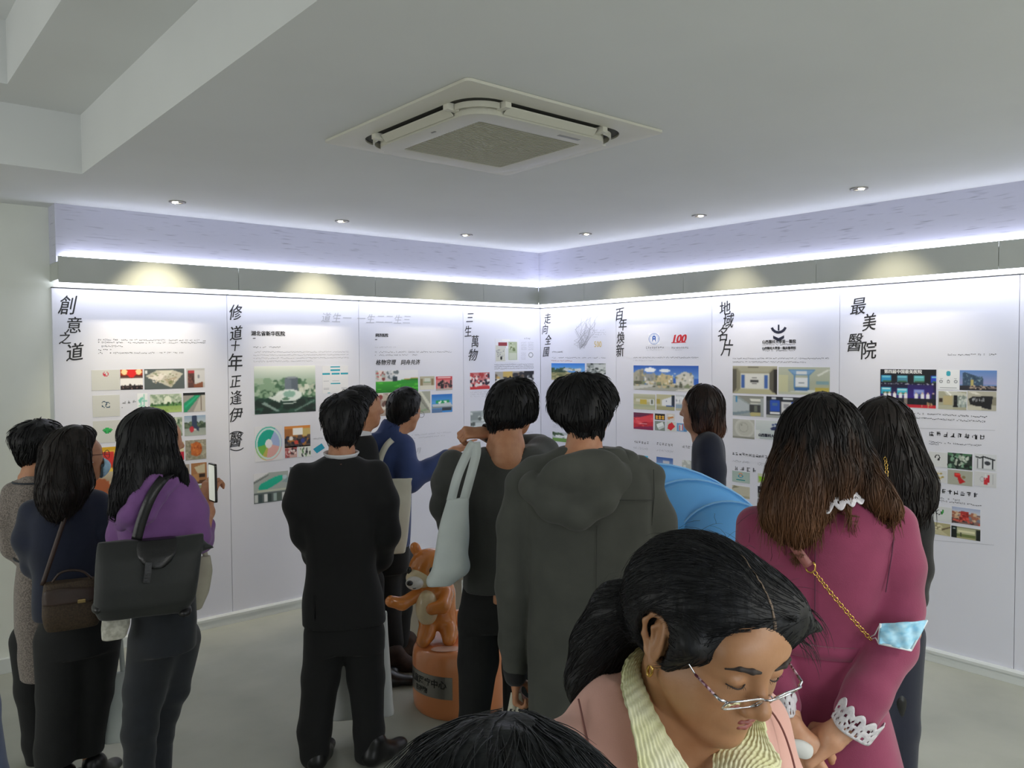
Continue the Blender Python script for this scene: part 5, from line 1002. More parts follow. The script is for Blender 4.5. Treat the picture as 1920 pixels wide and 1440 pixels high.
soft('trousers', [('+', Loft([(0.872, 0.016, 0.000, 0.144, 0.105), (0.727, 0.004, 0.000, 0.155, 0.110), (0.671, 0.004, 0.000, 0.151, 0.105)]), .02), ('+', Tube([(-0.067, 0.000, 0.706), (-0.073, 0.000, 0.526), (-0.090, -0.020, 0.288), (-0.094, -0.020, 0.036)], [.086, .082, .060, .056]), .02),
  ('+', Tube([(0.097, 0.000, 0.703), (0.110, 0.040, 0.485), (0.103, 0.020, 0.129), (0.102, 0.020, 0.010)], [.084, .080, .072, .062]), .02)], .007, DRK, o, disp=lambda P: folds(P, .003, 26, 15))
h1 = (-0.095, -0.020, 0.018); h2 = (0.070, 0.020, -0.007)
soft('shoe', shoe_ops((h1[0], h1[1]-.06), (-.15, 1)), .008, SOLE, o); soft('shoe', shoe_ops((h2[0], h2[1]-.06), (.2, 1)), .008, SOLE, o)
MB().tube([tuple(np.array((-0.028, 0.050, 1.476))+np.array((.012, 0, 0))*0+frame((1, .35, .04), (0, -.5, 1))@np.array((.036*math.cos(a), 0, .031*math.sin(a)))) for a in [2*math.pi*k/24 for k in range(24)]], .012, 8, True, flat=.35).build('watch', mat('black_rubber', '#0c0c0d', .4), o, smooth=True)
tote(R_, 'tote_bag', 'pale grey-white canvas tote hanging by long handles behind the grey-sweater man\'s left shoulder',
  [('+', Loft([(1.240, -0.152, -0.165, 0.044, 0.018), (1.146, -0.161, -0.180, 0.057, 0.035), (1.021, -0.173, -0.185, 0.070, 0.050), (0.959, -0.185, -0.185, 0.069, 0.052), (0.899, -0.216, -0.180, 0.045, 0.030)], 2.8), .01), ('+', Cone((-0.246, -0.180, 0.920), (-0.137, -0.185, 0.975), .02, .04), .03)],
  [([(-0.080, -0.115, 1.454), (-0.105, -0.135, 1.412), (-0.143, -0.160, 1.327), (-0.170, -0.175, 1.229)], (0, -1, .3), .036), ([(-0.072, -0.115, 1.454), (-0.070, -0.135, 1.411), (-0.091, -0.160, 1.331), (-0.120, -0.175, 1.228)], (0, -1, .3), .036)], WCANV, disp=lambda P: folds(P, .006, 20, 31, (1, 1, .7)))

# --- man in the blue shirt pointing at the boards
R_ = (-2.379, -1.396, -0.5612)
BLU = cloth('blue_shirt_cloth', '#2f4172', '#293a66', bs=420, bump=.2)
hc = (0.037, -0.000, 1.477)
o = person(R_, 'man in a blue shirt pointing to the right, cream bag on his shoulder',
  head_ops(hc, (.72, .66, -.18), (.18, 0, 1), s=1.0) + [('+', Cone((0.012, -0.010, 1.417), (-0.025, -0.020, 1.327), .055, .065), .03),
  ('+', Loft([(1.307, -0.049, 0.000, 0.106, 0.070), (1.147, -0.054, 0.000, 0.118, 0.100), (0.900, -0.045, 0.000, 0.100, 0.100), (0.653, -0.042, 0.000, 0.091, 0.110)]), .03),
  ('+', Tube([(-0.082, 0.000, 0.654), (-0.074, 0.000, 0.343), (-0.049, -0.020, 0.100)], [.08, .055, .042]), .03), ('+', Tube([(-0.003, 0.100, 0.626), (-0.007, 0.120, 0.302), (-0.015, 0.120, 0.094)], [.08, .055, .042]), .03),
  ('+', Tube([(0.016, -0.050, 1.244), (0.052, -0.120, 1.086), (0.279, 0.000, 1.213), (0.324, 0.020, 1.243)], [.05, .04, .032, .028]), .02)]
  + hand_ops((0.324, 0.020, 1.243), (.9, .25, .32), (0, -.3, .9), s=.95, curl=(.05, .5, .6, .6), thumb=.3, side=-1), vox=.007)
hair([('+', Ell((0.028, -0.010, 1.514), (.093, .104, .090), (0, .15, 0)), .01), ('+', Ell((0.050, 0.020, 1.549), (.08, .085, .07)), .03), ('+', Cone((-0.002, -0.030, 1.461), (-0.012, -0.030, 1.425), .07, .05), .03), ('-', Ell((0.122, 0.020, 1.381), (.065, .085, .08)), .01)], .007, HB, o, n=220, L=.04, w=.0022, lift=.005, crown=(0.020, -0.030, 1.598), gravity=.25)
glasses(o, hc, (.72, .66, -.18), (.18, 0, 1), 1.02, MATS['wire_frame'])
soft('shirt', [('+', Loft([(1.358, -0.064, -0.020, 0.090, 0.060), (1.313, -0.070, 0.000, 0.142, 0.090), (1.240, -0.074, 0.000, 0.163, 0.115), (1.086, -0.067, 0.000, 0.148, 0.125), (0.901, -0.054, 0.000, 0.121, 0.120), (0.709, -0.054, 0.000, 0.112, 0.120)], 2.5), .02), ('+', Tube([(0.029, -0.030, 1.278), (0.051, -0.090, 1.157), (0.061, -0.120, 1.092), (0.166, -0.060, 1.150), (0.273, -0.000, 1.210)], [.068, .070, .064, .056, .046]), .03),
  ('+', Cone((-0.033, -0.020, 1.388), (-0.046, -0.020, 1.339), .066, .078), .02), ('-', Cone((-0.006, -0.010, 1.454), (-0.025, -0.020, 1.375), .058, .060), .006)], .007, BLU, o, disp=lambda P: folds(P, .0055, 24, 21))
soft('trousers', [('+', Loft([(0.746, -0.047, 0.000, 0.106, 0.110), (0.560, -0.046, 0.000, 0.103, 0.110)]), .02), ('+', Tube([(-0.076, -0.000, 0.623), (-0.067, -0.000, 0.343), (-0.039, -0.020, 0.146)], [.09, .07, .058]), .03), ('+', Tube([(-0.003, 0.080, 0.600), (-0.000, 0.120, 0.302), (-0.003, 0.120, 0.110)], [.09, .068, .056]), .03)], .008, DRK, o)
BRS = mat('brown_suede', '#3c2a20', .8, '#2f2019', 60., bump=.2); h1 = (-0.049, -0.020, 0.062)
soft('shoe', shoe_ops((h1[0]-.04, h1[1]-.03), (.9, -.2), .29), .007, BRS, o); h2 = (-0.009, 0.120, 0.078); soft('shoe', shoe_ops((h2[0], h2[1]), (.9, .4), .28), .008, BRS, o)
tote(R_, 'tote_bag', 'cream canvas tote hung over the blue-shirt man\'s right shoulder', [('+', Loft([(1.120, -0.011, -0.175, 0.080, 0.018), (0.965, -0.020, -0.185, 0.085, 0.030), (0.789, -0.039, -0.190, 0.084, 0.040), (0.706, -0.055, -0.190, 0.087, 0.030)], 3.), .01)],
  [([(-0.074, -0.175, 1.113), (-0.105, -0.160, 1.195), (-0.066, -0.130, 1.297), (-0.001, -0.060, 1.339), (0.041, -0.000, 1.323), (0.078, 0.050, 1.230)], [(0, -1, .1)]*19 + [(0, -.4, 1)]*12, .034)], CANVAS, disp=lambda P: folds(P, .004, 20, 33))

# --- man behind the suit, only his profile shows
R_ = (-2.635, -1.507, -0.5256)
hc = (-0.025, 0.000, 1.520); o = person(R_, 'man in profile, mostly hidden behind the man in the black suit',
  head_ops(hc, (.93, .3, .02), s=1.0) + [('+', Cone((-0.037, 0.000, 1.445), (-0.056, 0.000, 1.329), .055, .062), .03), ('+', Loft([(1.329, -0.061, 0.000, 0.099, 0.080), (1.184, -0.067, 0.000, 0.123, 0.100), (0.834, -0.061, 0.000, 0.093, 0.100), (0.600, -0.062, 0.000, 0.094, 0.110)]), .03),
  ('+', Tube([(-0.114, 0.000, 0.603), (-0.104, 0.000, 0.309), (-0.093, 0.000, 0.043)], [.08, .055, .04]), .03), ('+', Tube([(-0.014, 0.000, 0.598), (-0.004, 0.000, 0.302), (0.007, 0.000, 0.035)], [.08, .055, .04]), .03)], vox=.007)
hair([('+', Ell((-0.047, 0.000, 1.555), (.100, .084, .088)), .01), ('+', Ell((-0.076, 0.000, 1.509), (.07, .075, .07)), .03), ('-', Ell((0.049, 0.000, 1.475), (.068, .11, .078)), .012)], .007, HB, o, n=200, L=.04, w=.0022, lift=.005, crown=(-0.057, 0.000, 1.642), gravity=.2)
soft('jacket', [('+', Loft([(1.372, -0.048, 0.000, 0.064, 0.070), (1.329, -0.064, 0.000, 0.111, 0.100), (1.185, -0.071, 0.000, 0.133, 0.120), (0.835, -0.068, 0.000, 0.108, 0.120), (0.542, -0.066, 0.000, 0.108, 0.125)], 2.5), .02), ('+', Tube([(-0.132, -0.040, 1.278), (-0.149, -0.060, 0.995), (-0.097, -0.050, 0.760)], [.06, .055, .045]), .03)], .009, BLK, o)
soft('trousers', [('+', Tube([(-0.106, 0.000, 0.573), (-0.098, 0.000, 0.309), (-0.084, 0.000, 0.071)], [.09, .07, .055]), .03), ('+', Tube([(-0.015, -0.000, 0.568), (-0.004, 0.000, 0.302), (0.013, 0.000, 0.064)], [.09, .07, .055]), .03)], .009, DRK, o)
h1 = (0.024, -0.040, 0.049); soft('shoe', shoe_ops((h1[0]-.04, h1[1]), (1, -.1), .27), .007, SOLE, o); soft('shoe', shoe_ops((h1[0]-.13, h1[1]+.10), (1, .1), .27), .008, SOLE, o)
soft('collar', [('+', Cone((-0.050, 0.000, 1.370), (-0.056, 0.000, 1.341), .066, .072), 0)], .006, MATS['white_shirt'], o)

# --- woman in the navy blazer by the right boards, in profile
R_ = (-1.693, -3.026, -0.9406)
NAV = cloth('navy_wool', '#15192a', '#12162a', bs=500); hc = (-0.024, -0.000, 1.539)
o = person(R_, 'woman in navy blazer with brown hair by the right boards',
  head_ops(hc, (-.92, .38, .0), s=.97, ears=False) + [('+', Cone((-0.031, 0.000, 1.490), (-0.011, -0.000, 1.407), .048, .056), .03), ('+', Loft([(1.397, 0.001, 0.000, 0.057, 0.110), (1.275, 0.007, 0.000, 0.068, 0.120), (1.046, 0.008, 0.000, 0.055, 0.100), (0.816, 0.009, 0.000, 0.074, 0.130)]), .03),
  ('+', Tube([(-0.010, -0.060, 0.830), (-0.014, -0.060, 0.398), (-0.008, -0.060, 0.040)], [.075, .05, .035]), .03), ('+', Tube([(0.028, 0.080, 0.796), (0.041, 0.080, 0.351), (0.055, 0.080, -0.017)], [.075, .05, .035]), .03)], vox=.006)
HBR = hairmat('brown_hair', '#17100e', '#2c1c17', '#5a3a2c', 1.40, 1.52)
hair([('+', Ell((-0.009, -0.005, 1.559), (.094, .098, .098)), .01), ('+', Tube([(-0.007, 0.000, 1.541), (0.013, -0.000, 1.478), (0.038, -0.000, 1.438)], [.078, .066, .048], 1.2), .03), ('+', Cone((-0.031, -0.050, 1.519), (-0.031, -0.055, 1.457), .038, .03), .03), ('+', Cone((0.038, 0.000, 1.453), (0.070, -0.000, 1.439), .034, .012), .02), ('-', Ell((-0.108, 0.020, 1.516), (.048, .10, .068)), .012)], .006, HBR, o, n=350, L=.09, w=.002, lift=.005, amp=.003, fr=70)
soft('blazer', [('+', Loft([(1.438, 0.001, 0.000, 0.037, 0.060), (1.412, 0.006, 0.000, 0.061, 0.095), (1.364, 0.009, 0.000, 0.077, 0.125), (1.250, 0.010, 0.000, 0.080, 0.130), (1.123, 0.016, 0.000, 0.076, 0.125), (0.944, 0.024, 0.000, 0.098, 0.165), (0.791, 0.026, 0.000, 0.106, 0.170)], 2.3), .02), ('+', Tube([(0.018, -0.105, 1.388), (0.032, -0.125, 1.268), (0.037, -0.130, 1.146), (-0.005, -0.140, 1.011)], [.044, .046, .042, .036]), .045), ('+', Tube([(0.019, 0.105, 1.366), (0.030, 0.130, 1.101), (-0.011, 0.140, 0.952)], [.044, .045, .04]), .045), ('-', Cone((-0.046, 0.000, 1.478), (-0.036, 0.000, 1.422), .048, .05), .006)], .007, NAV, o, disp=lambda P: folds(P, .003, 25, 41))
soft('trousers', [('+', Tube([(-0.010, -0.060, 0.855), (-0.014, -0.060, 0.398), (-0.008, -0.060, 0.066)], [.10, .075, .06]), .03), ('+', Tube([(0.028, 0.080, 0.823), (0.041, 0.080, 0.351), (0.055, 0.080, 0.009)], [.10, .075, .06]), .03)], .01, DRK, o)
h1 = (-0.003, -0.060, 0.028); soft('shoe', shoe_ops((h1[0]+.04, h1[1]), (-1, 0), .24), .008, SOLE, o); h2 = (0.060, 0.080, -0.030); soft('shoe', shoe_ops((h2[0]+.04, h2[1]), (-1, 0), .24), .008, SOLE, o)


# --- woman in the tweed coat, far left
R_ = (-4.148, -1.274, -0.1719)
TWD = mat('tweed', '#8d837b', .9, '#635b56', 190., bump=.5, bscale=240, sheen=.2, detail=2, contrast=(.4, .6)); TRIM_ = cloth('navy_braid', '#1c2530')
hc = (-0.002, 0.030, 1.403)
o = person(R_, 'woman with short black hair in a long grey tweed coat with navy trim', head_ops(hc, (.3, .95, -.05), (.1, 0, 1), s=.96, ears=False) + [('+', Cone((-0.014, -0.000, 1.378), (-0.029, -0.020, 1.287), .05, .058), .03),
  ('+', Loft([(1.279, -0.025, 0.000, 0.066, 0.060), (1.164, -0.012, 0.000, 0.096, 0.090), (0.973, -0.010, 0.000, 0.074, 0.090), (0.757, -0.010, 0.000, 0.084, 0.110)]), .03), ('+', Tube([(-0.044, -0.000, 0.763), (-0.047, -0.000, 0.380), (-0.046, -0.000, 0.066)], [.08, .055, .04]), .03), ('+', Tube([(0.039, 0.030, 0.742), (0.036, 0.050, 0.345), (0.037, 0.050, 0.023)], [.08, .055, .04]), .03),
  ('+', Tube([(-0.108, -0.000, 1.185), (-0.117, 0.030, 1.004), (-0.063, 0.160, 0.849)], [.045, .036, .028]), .03)] + hand_ops((-0.059, 0.170, 0.841), (.6, .7, -.1), (0, -.2, 1), s=.9, side=1), vox=.008)
hair([('+', Ell((-0.007, 0.010, 1.438), (.108, .105, .092), (0, .18, 0)), .01), ('+', Ell((-0.065, -0.000, 1.438), (.055, .07, .05)), .04), ('+', Ell((-0.035, -0.010, 1.376), (.066, .07, .058)), .03), ('-', Ell((0.070, 0.110, 1.361), (.075, .08, .09)), .01)], .007, HB, o, n=350, L=.06, w=.0024, lift=.008, crown=(0.001, -0.020, 1.530), gravity=.25, amp=.006, fr=45)
soft('coat', [('+', Loft([(1.300, -0.020, -0.020, 0.057, 0.060), (1.256, -0.020, -0.010, 0.085, 0.095), (1.177, -0.019, 0.000, 0.120, 0.120), (1.058, -0.018, 0.000, 0.112, 0.125), (0.935, -0.012, 0.000, 0.090, 0.105), (0.783, -0.017, 0.000, 0.104, 0.125), (0.494, -0.016, 0.000, 0.109, 0.140), (0.396, -0.012, 0.000, 0.103, 0.140)], 2.3), .02), ('+', Tube([(-0.111, 0.000, 1.209), (-0.125, -0.000, 1.105), (-0.114, 0.040, 0.966), (-0.069, 0.140, 0.864)], [.052, .054, .048, .04]), .03), ('-', Cone((-0.019, -0.010, 1.337), (-0.025, -0.020, 1.296), .056, .058), .006)], .007, TWD, o, disp=lambda P: folds(P, .003, 20, 51))
def ring(c, rx, ry, a0=0, a1=360, n=24, dz=0): return [(c[0]+rx*math.cos(math.radians(a0+(a1-a0)*k/n)), c[1]+ry*math.sin(math.radians(a0+(a1-a0)*k/n)), c[2]+dz*math.sin(math.radians(a0+(a1-a0)*k/n))) for k in range(n+1)]
MB().tube(ring((-0.017, -0.010, 1.259), .098, .098, 175, 365), .0042, 6).tube(ring((-0.013, -0.000, 0.926), .106, .106, 175, 365, dz=.012), .004, 6).build('braid', TRIM_, o, smooth=True)
soft('trousers', [('+', Tube([(-0.049, -0.000, 0.548), (-0.052, -0.000, 0.333), (-0.046, -0.000, 0.090), (-0.043, -0.000, 0.016)], [.10, .078, .06, .056]), .03), ('+', Tube([(0.033, 0.030, 0.524), (0.035, 0.050, 0.296), (0.031, 0.050, -0.025)], [.10, .076, .056]), .03)], .009, DRK, o)
h1 = (-0.042, -0.000, 0.004); soft('shoe', shoe_ops((h1[0], h1[1]-.05), (.3, 1), .24), .008, SOLE, o); h2 = (0.031, 0.050, -0.025); soft('shoe', shoe_ops((h2[0], h2[1]-.03), (.5, 1), .24), .008, SOLE, o)

# --- woman in navy with the blue mask
R_ = (-4.117, -1.693, -0.1995)
NVT = cloth('dark_navy_blouse', '#121b33', '#0f172b', bs=480); hc = (0.023, 0.020, 1.395); fw = (.93, .35, .0)
o = person(R_, 'long-haired woman in a navy top with red glasses and light blue mask', head_ops(hc, fw, s=.96, ears=False) + [('+', Cone((0.007, 0.000, 1.357), (-0.015, -0.020, 1.253), .048, .055), .03),
  ('+', Loft([(1.250, -0.012, 0.000, 0.078, 0.060), (1.153, -0.024, 0.000, 0.116, 0.090), (0.912, -0.022, 0.000, 0.099, 0.095), (0.690, -0.006, 0.000, 0.108, 0.110)]), .03), ('+', Tube([(-0.058, 0.000, 0.721), (-0.076, -0.000, 0.439), (-0.071, 0.000, 0.152)], [.09, .06, .038]), .03), ('+', Tube([(0.057, -0.000, 0.701), (0.050, 0.000, 0.413), (0.030, 0.030, 0.112)], [.09, .06, .038]), .03),
  ('+', Tube([(0.093, -0.000, 1.163), (0.128, -0.000, 0.981), (0.148, 0.080, 0.801)], [.042, .036, .03]), .03), ('+', Tube([(-0.133, 0.000, 1.132), (-0.139, 0.050, 0.960), (-0.060, 0.200, 0.870)], [.042, .036, .03]), .03)] + hand_ops((0.150, 0.085, 0.794), (.05, .3, -1), (1, -.1, 0), s=.9, curl=(.8, .85, .9, .95), thumb=.7, side=-1) + hand_ops((-0.056, 0.210, 0.867), (.9, .3, 0), (0, 0, 1), s=.9, side=1), vox=.007)
hair([('+', Ell((-0.003, 0.000, 1.423), (.098, .098, .095)), .01), ('+', Tube([(-0.022, -0.020, 1.415), (-0.035, -0.055, 1.335), (-0.044, -0.090, 1.255), (-0.052, -0.105, 1.212)], [.090, .084, .080, .05], 1.), .03), ('+', Tube([(0.030, -0.075, 1.396), (0.031, -0.090, 1.302), (0.018, -0.100, 1.234)], [.045, .042, .02]), .03), ('+', Ell((0.032, 0.000, 1.480), (.06, .085, .045)), .03), ('-', Ell((0.104, 0.020, 1.385), (.062, .12, .095)), .012)], .006, HB2, o, n=420, L=.14, w=.002, lift=.005, amp=.004, fr=70, steps=7, tips=160, tipL=.04, tip_z=(-0.048, 0.000, 1.275)[2])
glasses(o, hc, fw, (0, 0, 1), 1.0, mat('red_brown_frame', '#4a1218', .35))
MSK = mat('mask_blue', '#a9cfe6', .7, '#9cc4de', 40.); MSKW = mat('mask_white', '#dfe6ea', .7)
Rh = frame(fw, (0, 0, 1)); Xh = lambda q: tuple(np.array(hc)+Rh@(np.array(q)*.96))
mk = soft('face_mask', [('+', Xf(Ell((0, .060, -.058), (.062, .062, .052)), hc, Rh, .96), .01), ('+', Xf(Cone((0, .09, -.036), (0, .108, -.05), .016, .02), hc, Rh, .96), .03), ('-', Xf(Ell((0, .045, -.05), (.068, .058, .075)), hc, Rh, .96), .004)], .005, MSK, o)
MB().tube([Xh((.056, .062, -.036)), Xh((.074, .03, -.022)), Xh((.082, -.015, -.012))], .0022, 6).tube([Xh((.05, .05, -.085)), Xh((.074, .02, -.06)), Xh((.083, -.014, -.034))], .0022, 6).build('ear_loop', MSKW, mk, smooth=True)
soft('blouse', [('+', Loft([(1.279, -0.012, -0.010, 0.058, 0.060), (1.243, -0.015, 0.000, 0.104, 0.090), (1.164, -0.027, 0.000, 0.141, 0.115), (1.044, -0.028, 0.000, 0.143, 0.120), (0.934, -0.020, 0.000, 0.129, 0.115), (0.802, -0.016, 0.000, 0.140, 0.130), (0.762, -0.014, 0.000, 0.139, 0.130)], 2.4), .02), ('+', Tube([(0.088, -0.000, 1.197), (0.120, -0.020, 1.097), (0.141, -0.000, 0.957), (0.147, 0.060, 0.833)], [.058, .056, .05, .04]), .03), ('+', Tube([(-0.139, -0.000, 1.186), (-0.157, 0.000, 1.081), (-0.139, 0.060, 0.958), (-0.071, 0.180, 0.881)], [.052, .052, .048, .04]), .03), ('-', Cone((0.010, 0.000, 1.324), (-0.007, -0.010, 1.275), .05, .055), .006)], .007, NVT, o, disp=lambda P: folds(P, .005, 20, 53))
soft('trousers', [('+', Loft([(0.822, -0.003, 0.000, 0.127, 0.110), (0.688, 0.005, 0.000, 0.134, 0.120), (0.599, 0.009, 0.000, 0.132, 0.120)]), .02), ('+', Tube([(-0.052, 0.000, 0.654), (-0.064, 0.000, 0.437), (-0.079, 0.000, 0.220), (-0.082, 0.000, 0.168)], [.105, .084, .078, .076]), .02), ('+', Tube([(0.063, 0.020, 0.627), (0.053, 0.030, 0.401), (0.026, 0.030, 0.181), (0.021, 0.030, 0.133)], [.104, .080, .064, .062]), .02), ('*', Half((-0.037, 0.000, 0.156), (0, 0, -1)), .003)], .007, DRK, o, disp=lambda P: folds(P, .003, 24, 54))
h1 = (-0.077, 0.000, 0.065); soft('shoe', shoe_ops((h1[0], h1[1]-.06), (.4, 1), .24), .007, SOLE, o); h2 = (0.028, 0.030, 0.022); soft('shoe', shoe_ops((h2[0], h2[1]-.05), (.6, 1), .24), .007, SOLE, o)
BRN = mat('brown_leather', '#3c2a22', .5, '#332319', 12., bump=.15, bscale=90); BRN2 = mat('brown_woven', '#4a3a28', .7, '#35291c', 160., bump=.4, bscale=160)
bg = at(soft('crossbody_bag', [('+', Loft([(0.934, -0.016, -0.165, 0.089, 0.026), (0.889, -0.016, -0.170, 0.095, 0.034), (0.807, -0.015, -0.175, 0.100, 0.038), (0.764, -0.012, -0.172, 0.096, 0.034), (0.746, -0.011, -0.170, 0.087, 0.024)], 4.), .01)], .005, BRN2, disp=lambda P: .06*(P[:, 0]-.0)*0-folds(P, .001, 30, 2)), R_)
tag(bg, 'brown leather crossbody bag with a flap at the navy woman\'s hip', 'bag'); bg.rotation_euler[1] = 0
soft('flap', [('+', Loft([(0.939, -0.015, -0.167, 0.091, 0.029), (0.901, -0.016, -0.172, 0.096, 0.038), (0.853, -0.015, -0.175, 0.098, 0.041)], 4.), .01), ('*', Half((-0.021, -0.165, 0.851), (.04, .6, .35)), .0)], .005, BRN, bg)
MB().ribbon(smooth_path([(-0.110, -0.165, 0.927), (-0.070, -0.150, 1.049), (-0.031, -0.138, 1.167), (-0.000, -0.110, 1.250), (0.027, -0.040, 1.272), (0.043, 0.060, 1.225)], 6), (0, -1, .2), .017, .003).build('strap', BRN, bg, smooth=True)
MB().tube(smooth_path([(-0.076, -0.190, 0.941), (-0.050, -0.190, 0.972), (-0.012, -0.190, 0.979), (0.029, -0.190, 0.968), (0.058, -0.190, 0.938)], 5), .0045, 8).build('top_handle', BRN, bg, smooth=True)
_c = (0.021, -0.220, 0.862); MB().box(_c[0]-.014, _c[1]-.004, _c[2]-.007, _c[0]+.014, _c[1]+.006, _c[2]+.007).build('clasp', mat('brass', '#9a8458', .35, metal=.9), bg, bevel=.002)
tote(R_, 'tote_bag', 'white tote with long straps hanging low between the navy woman and the purple hoodie', [('+', Loft([(0.460, 0.150, 0.050, 0.035, 0.012), (0.373, 0.148, 0.050, 0.044, 0.030), (0.236, 0.143, 0.050, 0.050, 0.045), (0.173, 0.138, 0.050, 0.052, 0.040)], 3.), .01)], [(smooth_path([(0.153, 0.070, 0.710), (0.138, 0.055, 0.592), (0.124, 0.050, 0.456)], 4), (0, -1, 0), .02), (smooth_path([(0.157, 0.070, 0.710), (0.164, 0.055, 0.587), (0.171, 0.050, 0.447)], 4), (0, -1, 0), .02)], WCANV, disp=lambda P: folds(P, .004, 18, 35))

# --- woman in the purple hoodie with the big black bag and a phone
R_ = (-3.931, -2.244, -0.2901)
PUR = cloth('purple_jersey', '#7b4f8a', '#6d457d', bs=520); JEA = cloth('dark_denim', '#151b24', '#10151c', bs=480); hc = (-0.021, 0.030, 1.491); fw = (.90, .43, .0)
o = person(R_, 'woman with long black hair in a purple hoodie and dark jeans, holding up a phone', head_ops(hc, fw, s=.97, ears=False) + [('+', Cone((-0.038, 0.000, 1.448), (-0.047, -0.020, 1.363), .048, .056), .03),
  ('+', Loft([(1.359, -0.034, 0.000, 0.080, 0.060), (1.270, -0.035, 0.000, 0.107, 0.090), (1.052, -0.026, 0.000, 0.103, 0.090), (0.830, -0.006, 0.000, 0.101, 0.110)]), .03), ('+', Tube([(-0.045, 0.000, 0.856), (-0.088, 0.000, 0.504), (-0.100, -0.030, 0.181)], [.085, .055, .038]), .03), ('+', Tube([(0.037, 0.050, 0.830), (-0.008, 0.100, 0.448), (-0.034, 0.120, 0.089)], [.085, .055, .038]), .03),
  ('+', Tube([(0.060, -0.000, 1.283), (0.119, -0.000, 1.117), (0.158, 0.140, 1.190), (0.155, 0.160, 1.212)], [.045, .038, .027, .025]), .02), ('+', Tube([(-0.132, 0.050, 1.290), (-0.145, 0.120, 1.118), (-0.013, 0.250, 1.099)], [.045, .036, .028]), .03)]
  + hand_ops((0.154, 0.160, 1.216), (.30, .25, 1), (-.55, -.75, .35), s=.95, curl=(.75, .8, .8, .85), thumb=.35, side=-1) + hand_ops((-0.009, 0.260, 1.097), (.9, .3, 0), (0, 0, 1), s=.9, side=1), vox=.0055)
hair([('+', Ell((-0.037, 0.010, 1.521), (.096, .10, .094)), .01), ('+', Tube([(-0.054, -0.020, 1.509), (-0.068, -0.055, 1.417), (-0.100, -0.090, 1.328), (-0.143, -0.110, 1.269)], [.092, .082, .060, .026], 1.), .03), ('+', Tube([(-0.013, -0.030, 1.469), (-0.007, -0.060, 1.404), (-0.025, -0.090, 1.371)], [.075, .065, .03]), .03), ('+', Tube([(-0.085, -0.080, 1.402), (-0.125, -0.100, 1.322), (-0.165, -0.110, 1.265)], [.05, .04, .015]), .02), ('+', Tube([(0.034, -0.020, 1.446), (0.055, -0.040, 1.378), (0.081, -0.050, 1.332)], [.035, .026, .01]), .02), ('-', Ell((0.085, 0.050, 1.472), (.062, .12, .092)), .012)], .006, HB, o, n=520, L=.15, w=.002, lift=.005, amp=.004, fr=70, steps=7, tips=160, tipL=.05, tip_z=(-0.115, -0.000, 1.345)[2])
hd = [('+', Loft([(1.373, -0.025, -0.010, 0.050, 0.055), (1.344, -0.020, 0.000, 0.094, 0.085), (1.279, -0.018, 0.000, 0.122, 0.110), (1.171, -0.024, 0.000, 0.126, 0.115), (1.031, -0.015, 0.000, 0.113, 0.105), (0.900, -0.007, 0.000, 0.110, 0.115)], 2.4), .02), ('+', Tube([(0.064, -0.000, 1.312), (0.095, -0.020, 1.223), (0.108, -0.020, 1.132), (0.125, 0.050, 1.098), (0.150, 0.110, 1.143)], [.055, .056, .052, .046, .036]), .03), ('+', Tube([(-0.124, 0.050, 1.299), (-0.144, 0.100, 1.132), (-0.033, 0.240, 1.092)], [.05, .048, .04]), .03), ('-', Cone((-0.035, -0.000, 1.408), (-0.042, -0.010, 1.367), .052, .056), .006)]
soft('hoodie', hd, .006, PUR, o, disp=lambda P: folds(P, .004, 24, 57))
soft('hood', [('+', Tube([(0.024, -0.070, 1.368), (-0.025, -0.120, 1.356), (-0.074, -0.135, 1.305), (-0.112, -0.130, 1.246), (-0.134, -0.110, 1.212)], [.026, .034, .034, .032, .024]), .02), ('+', Tube([(0.036, -0.080, 1.346), (-0.009, -0.130, 1.309), (-0.053, -0.140, 1.248), (-0.097, -0.130, 1.203)], [.02, .026, .028, .02]), .012), ('+', Tube([(-0.008, -0.090, 1.364), (-0.086, -0.120, 1.322), (-0.126, -0.115, 1.255)], [.02, .022, .02]), .012)], .005, PUR, o, disp=lambda P: folds(P, .003, 40, 58))
soft('jeans', [('+', Loft([(0.929, -0.001, 0.000, 0.109, 0.110), (0.820, -0.002, 0.000, 0.113, 0.120), (0.720, -0.003, 0.000, 0.107, 0.120)]), .02), ('+', Tube([(-0.035, -0.000, 0.754), (-0.075, 0.010, 0.577), (-0.095, -0.010, 0.430), (-0.100, -0.030, 0.181)], [.098, .074, .060, .046]), .02), ('+', Tube([(0.027, 0.060, 0.725), (0.005, 0.100, 0.529), (-0.036, 0.120, 0.362), (-0.042, 0.120, 0.091)], [.098, .074, .058, .046]), .02)], .0065, JEA, o, disp=lambda P: folds(P, .0025, 30, 59)+.0018*np.sin(P[:, 2]*70+np.sin(P[:, 0]*30))*(np.abs(P[:, 2]-.42) < .12))
h1 = (-0.102, -0.030, 0.112); soft('shoe', shoe_ops((h1[0], h1[1]-.06), (.6, 1), .24), .008, SOLE, o); h2 = (-0.039, 0.120, 0.027); soft('shoe', shoe_ops((h2[0], h2[1]-.05), (.7, 1), .24), .008, SOLE, o)
NYL = cloth('black_nylon', '#141817', '#111514', rough=.6, bs=700)
bg = at(soft('shoulder_bag', [('+', Loft([(1.170, -0.035, -0.165, 0.170, 0.016), (1.116, -0.044, -0.185, 0.166, 0.045), (1.026, -0.055, -0.195, 0.164, 0.062), (0.953, -0.065, -0.195, 0.162, 0.064), (0.911, -0.072, -0.190, 0.140, 0.046)], 3.6), .01), ('+', Cone((0.123, -0.165, 1.124), (0.163, -0.165, 1.116), .012, .004), .02)], .006, NYL, disp=lambda P: folds(P, .004, 16, 61)), R_)
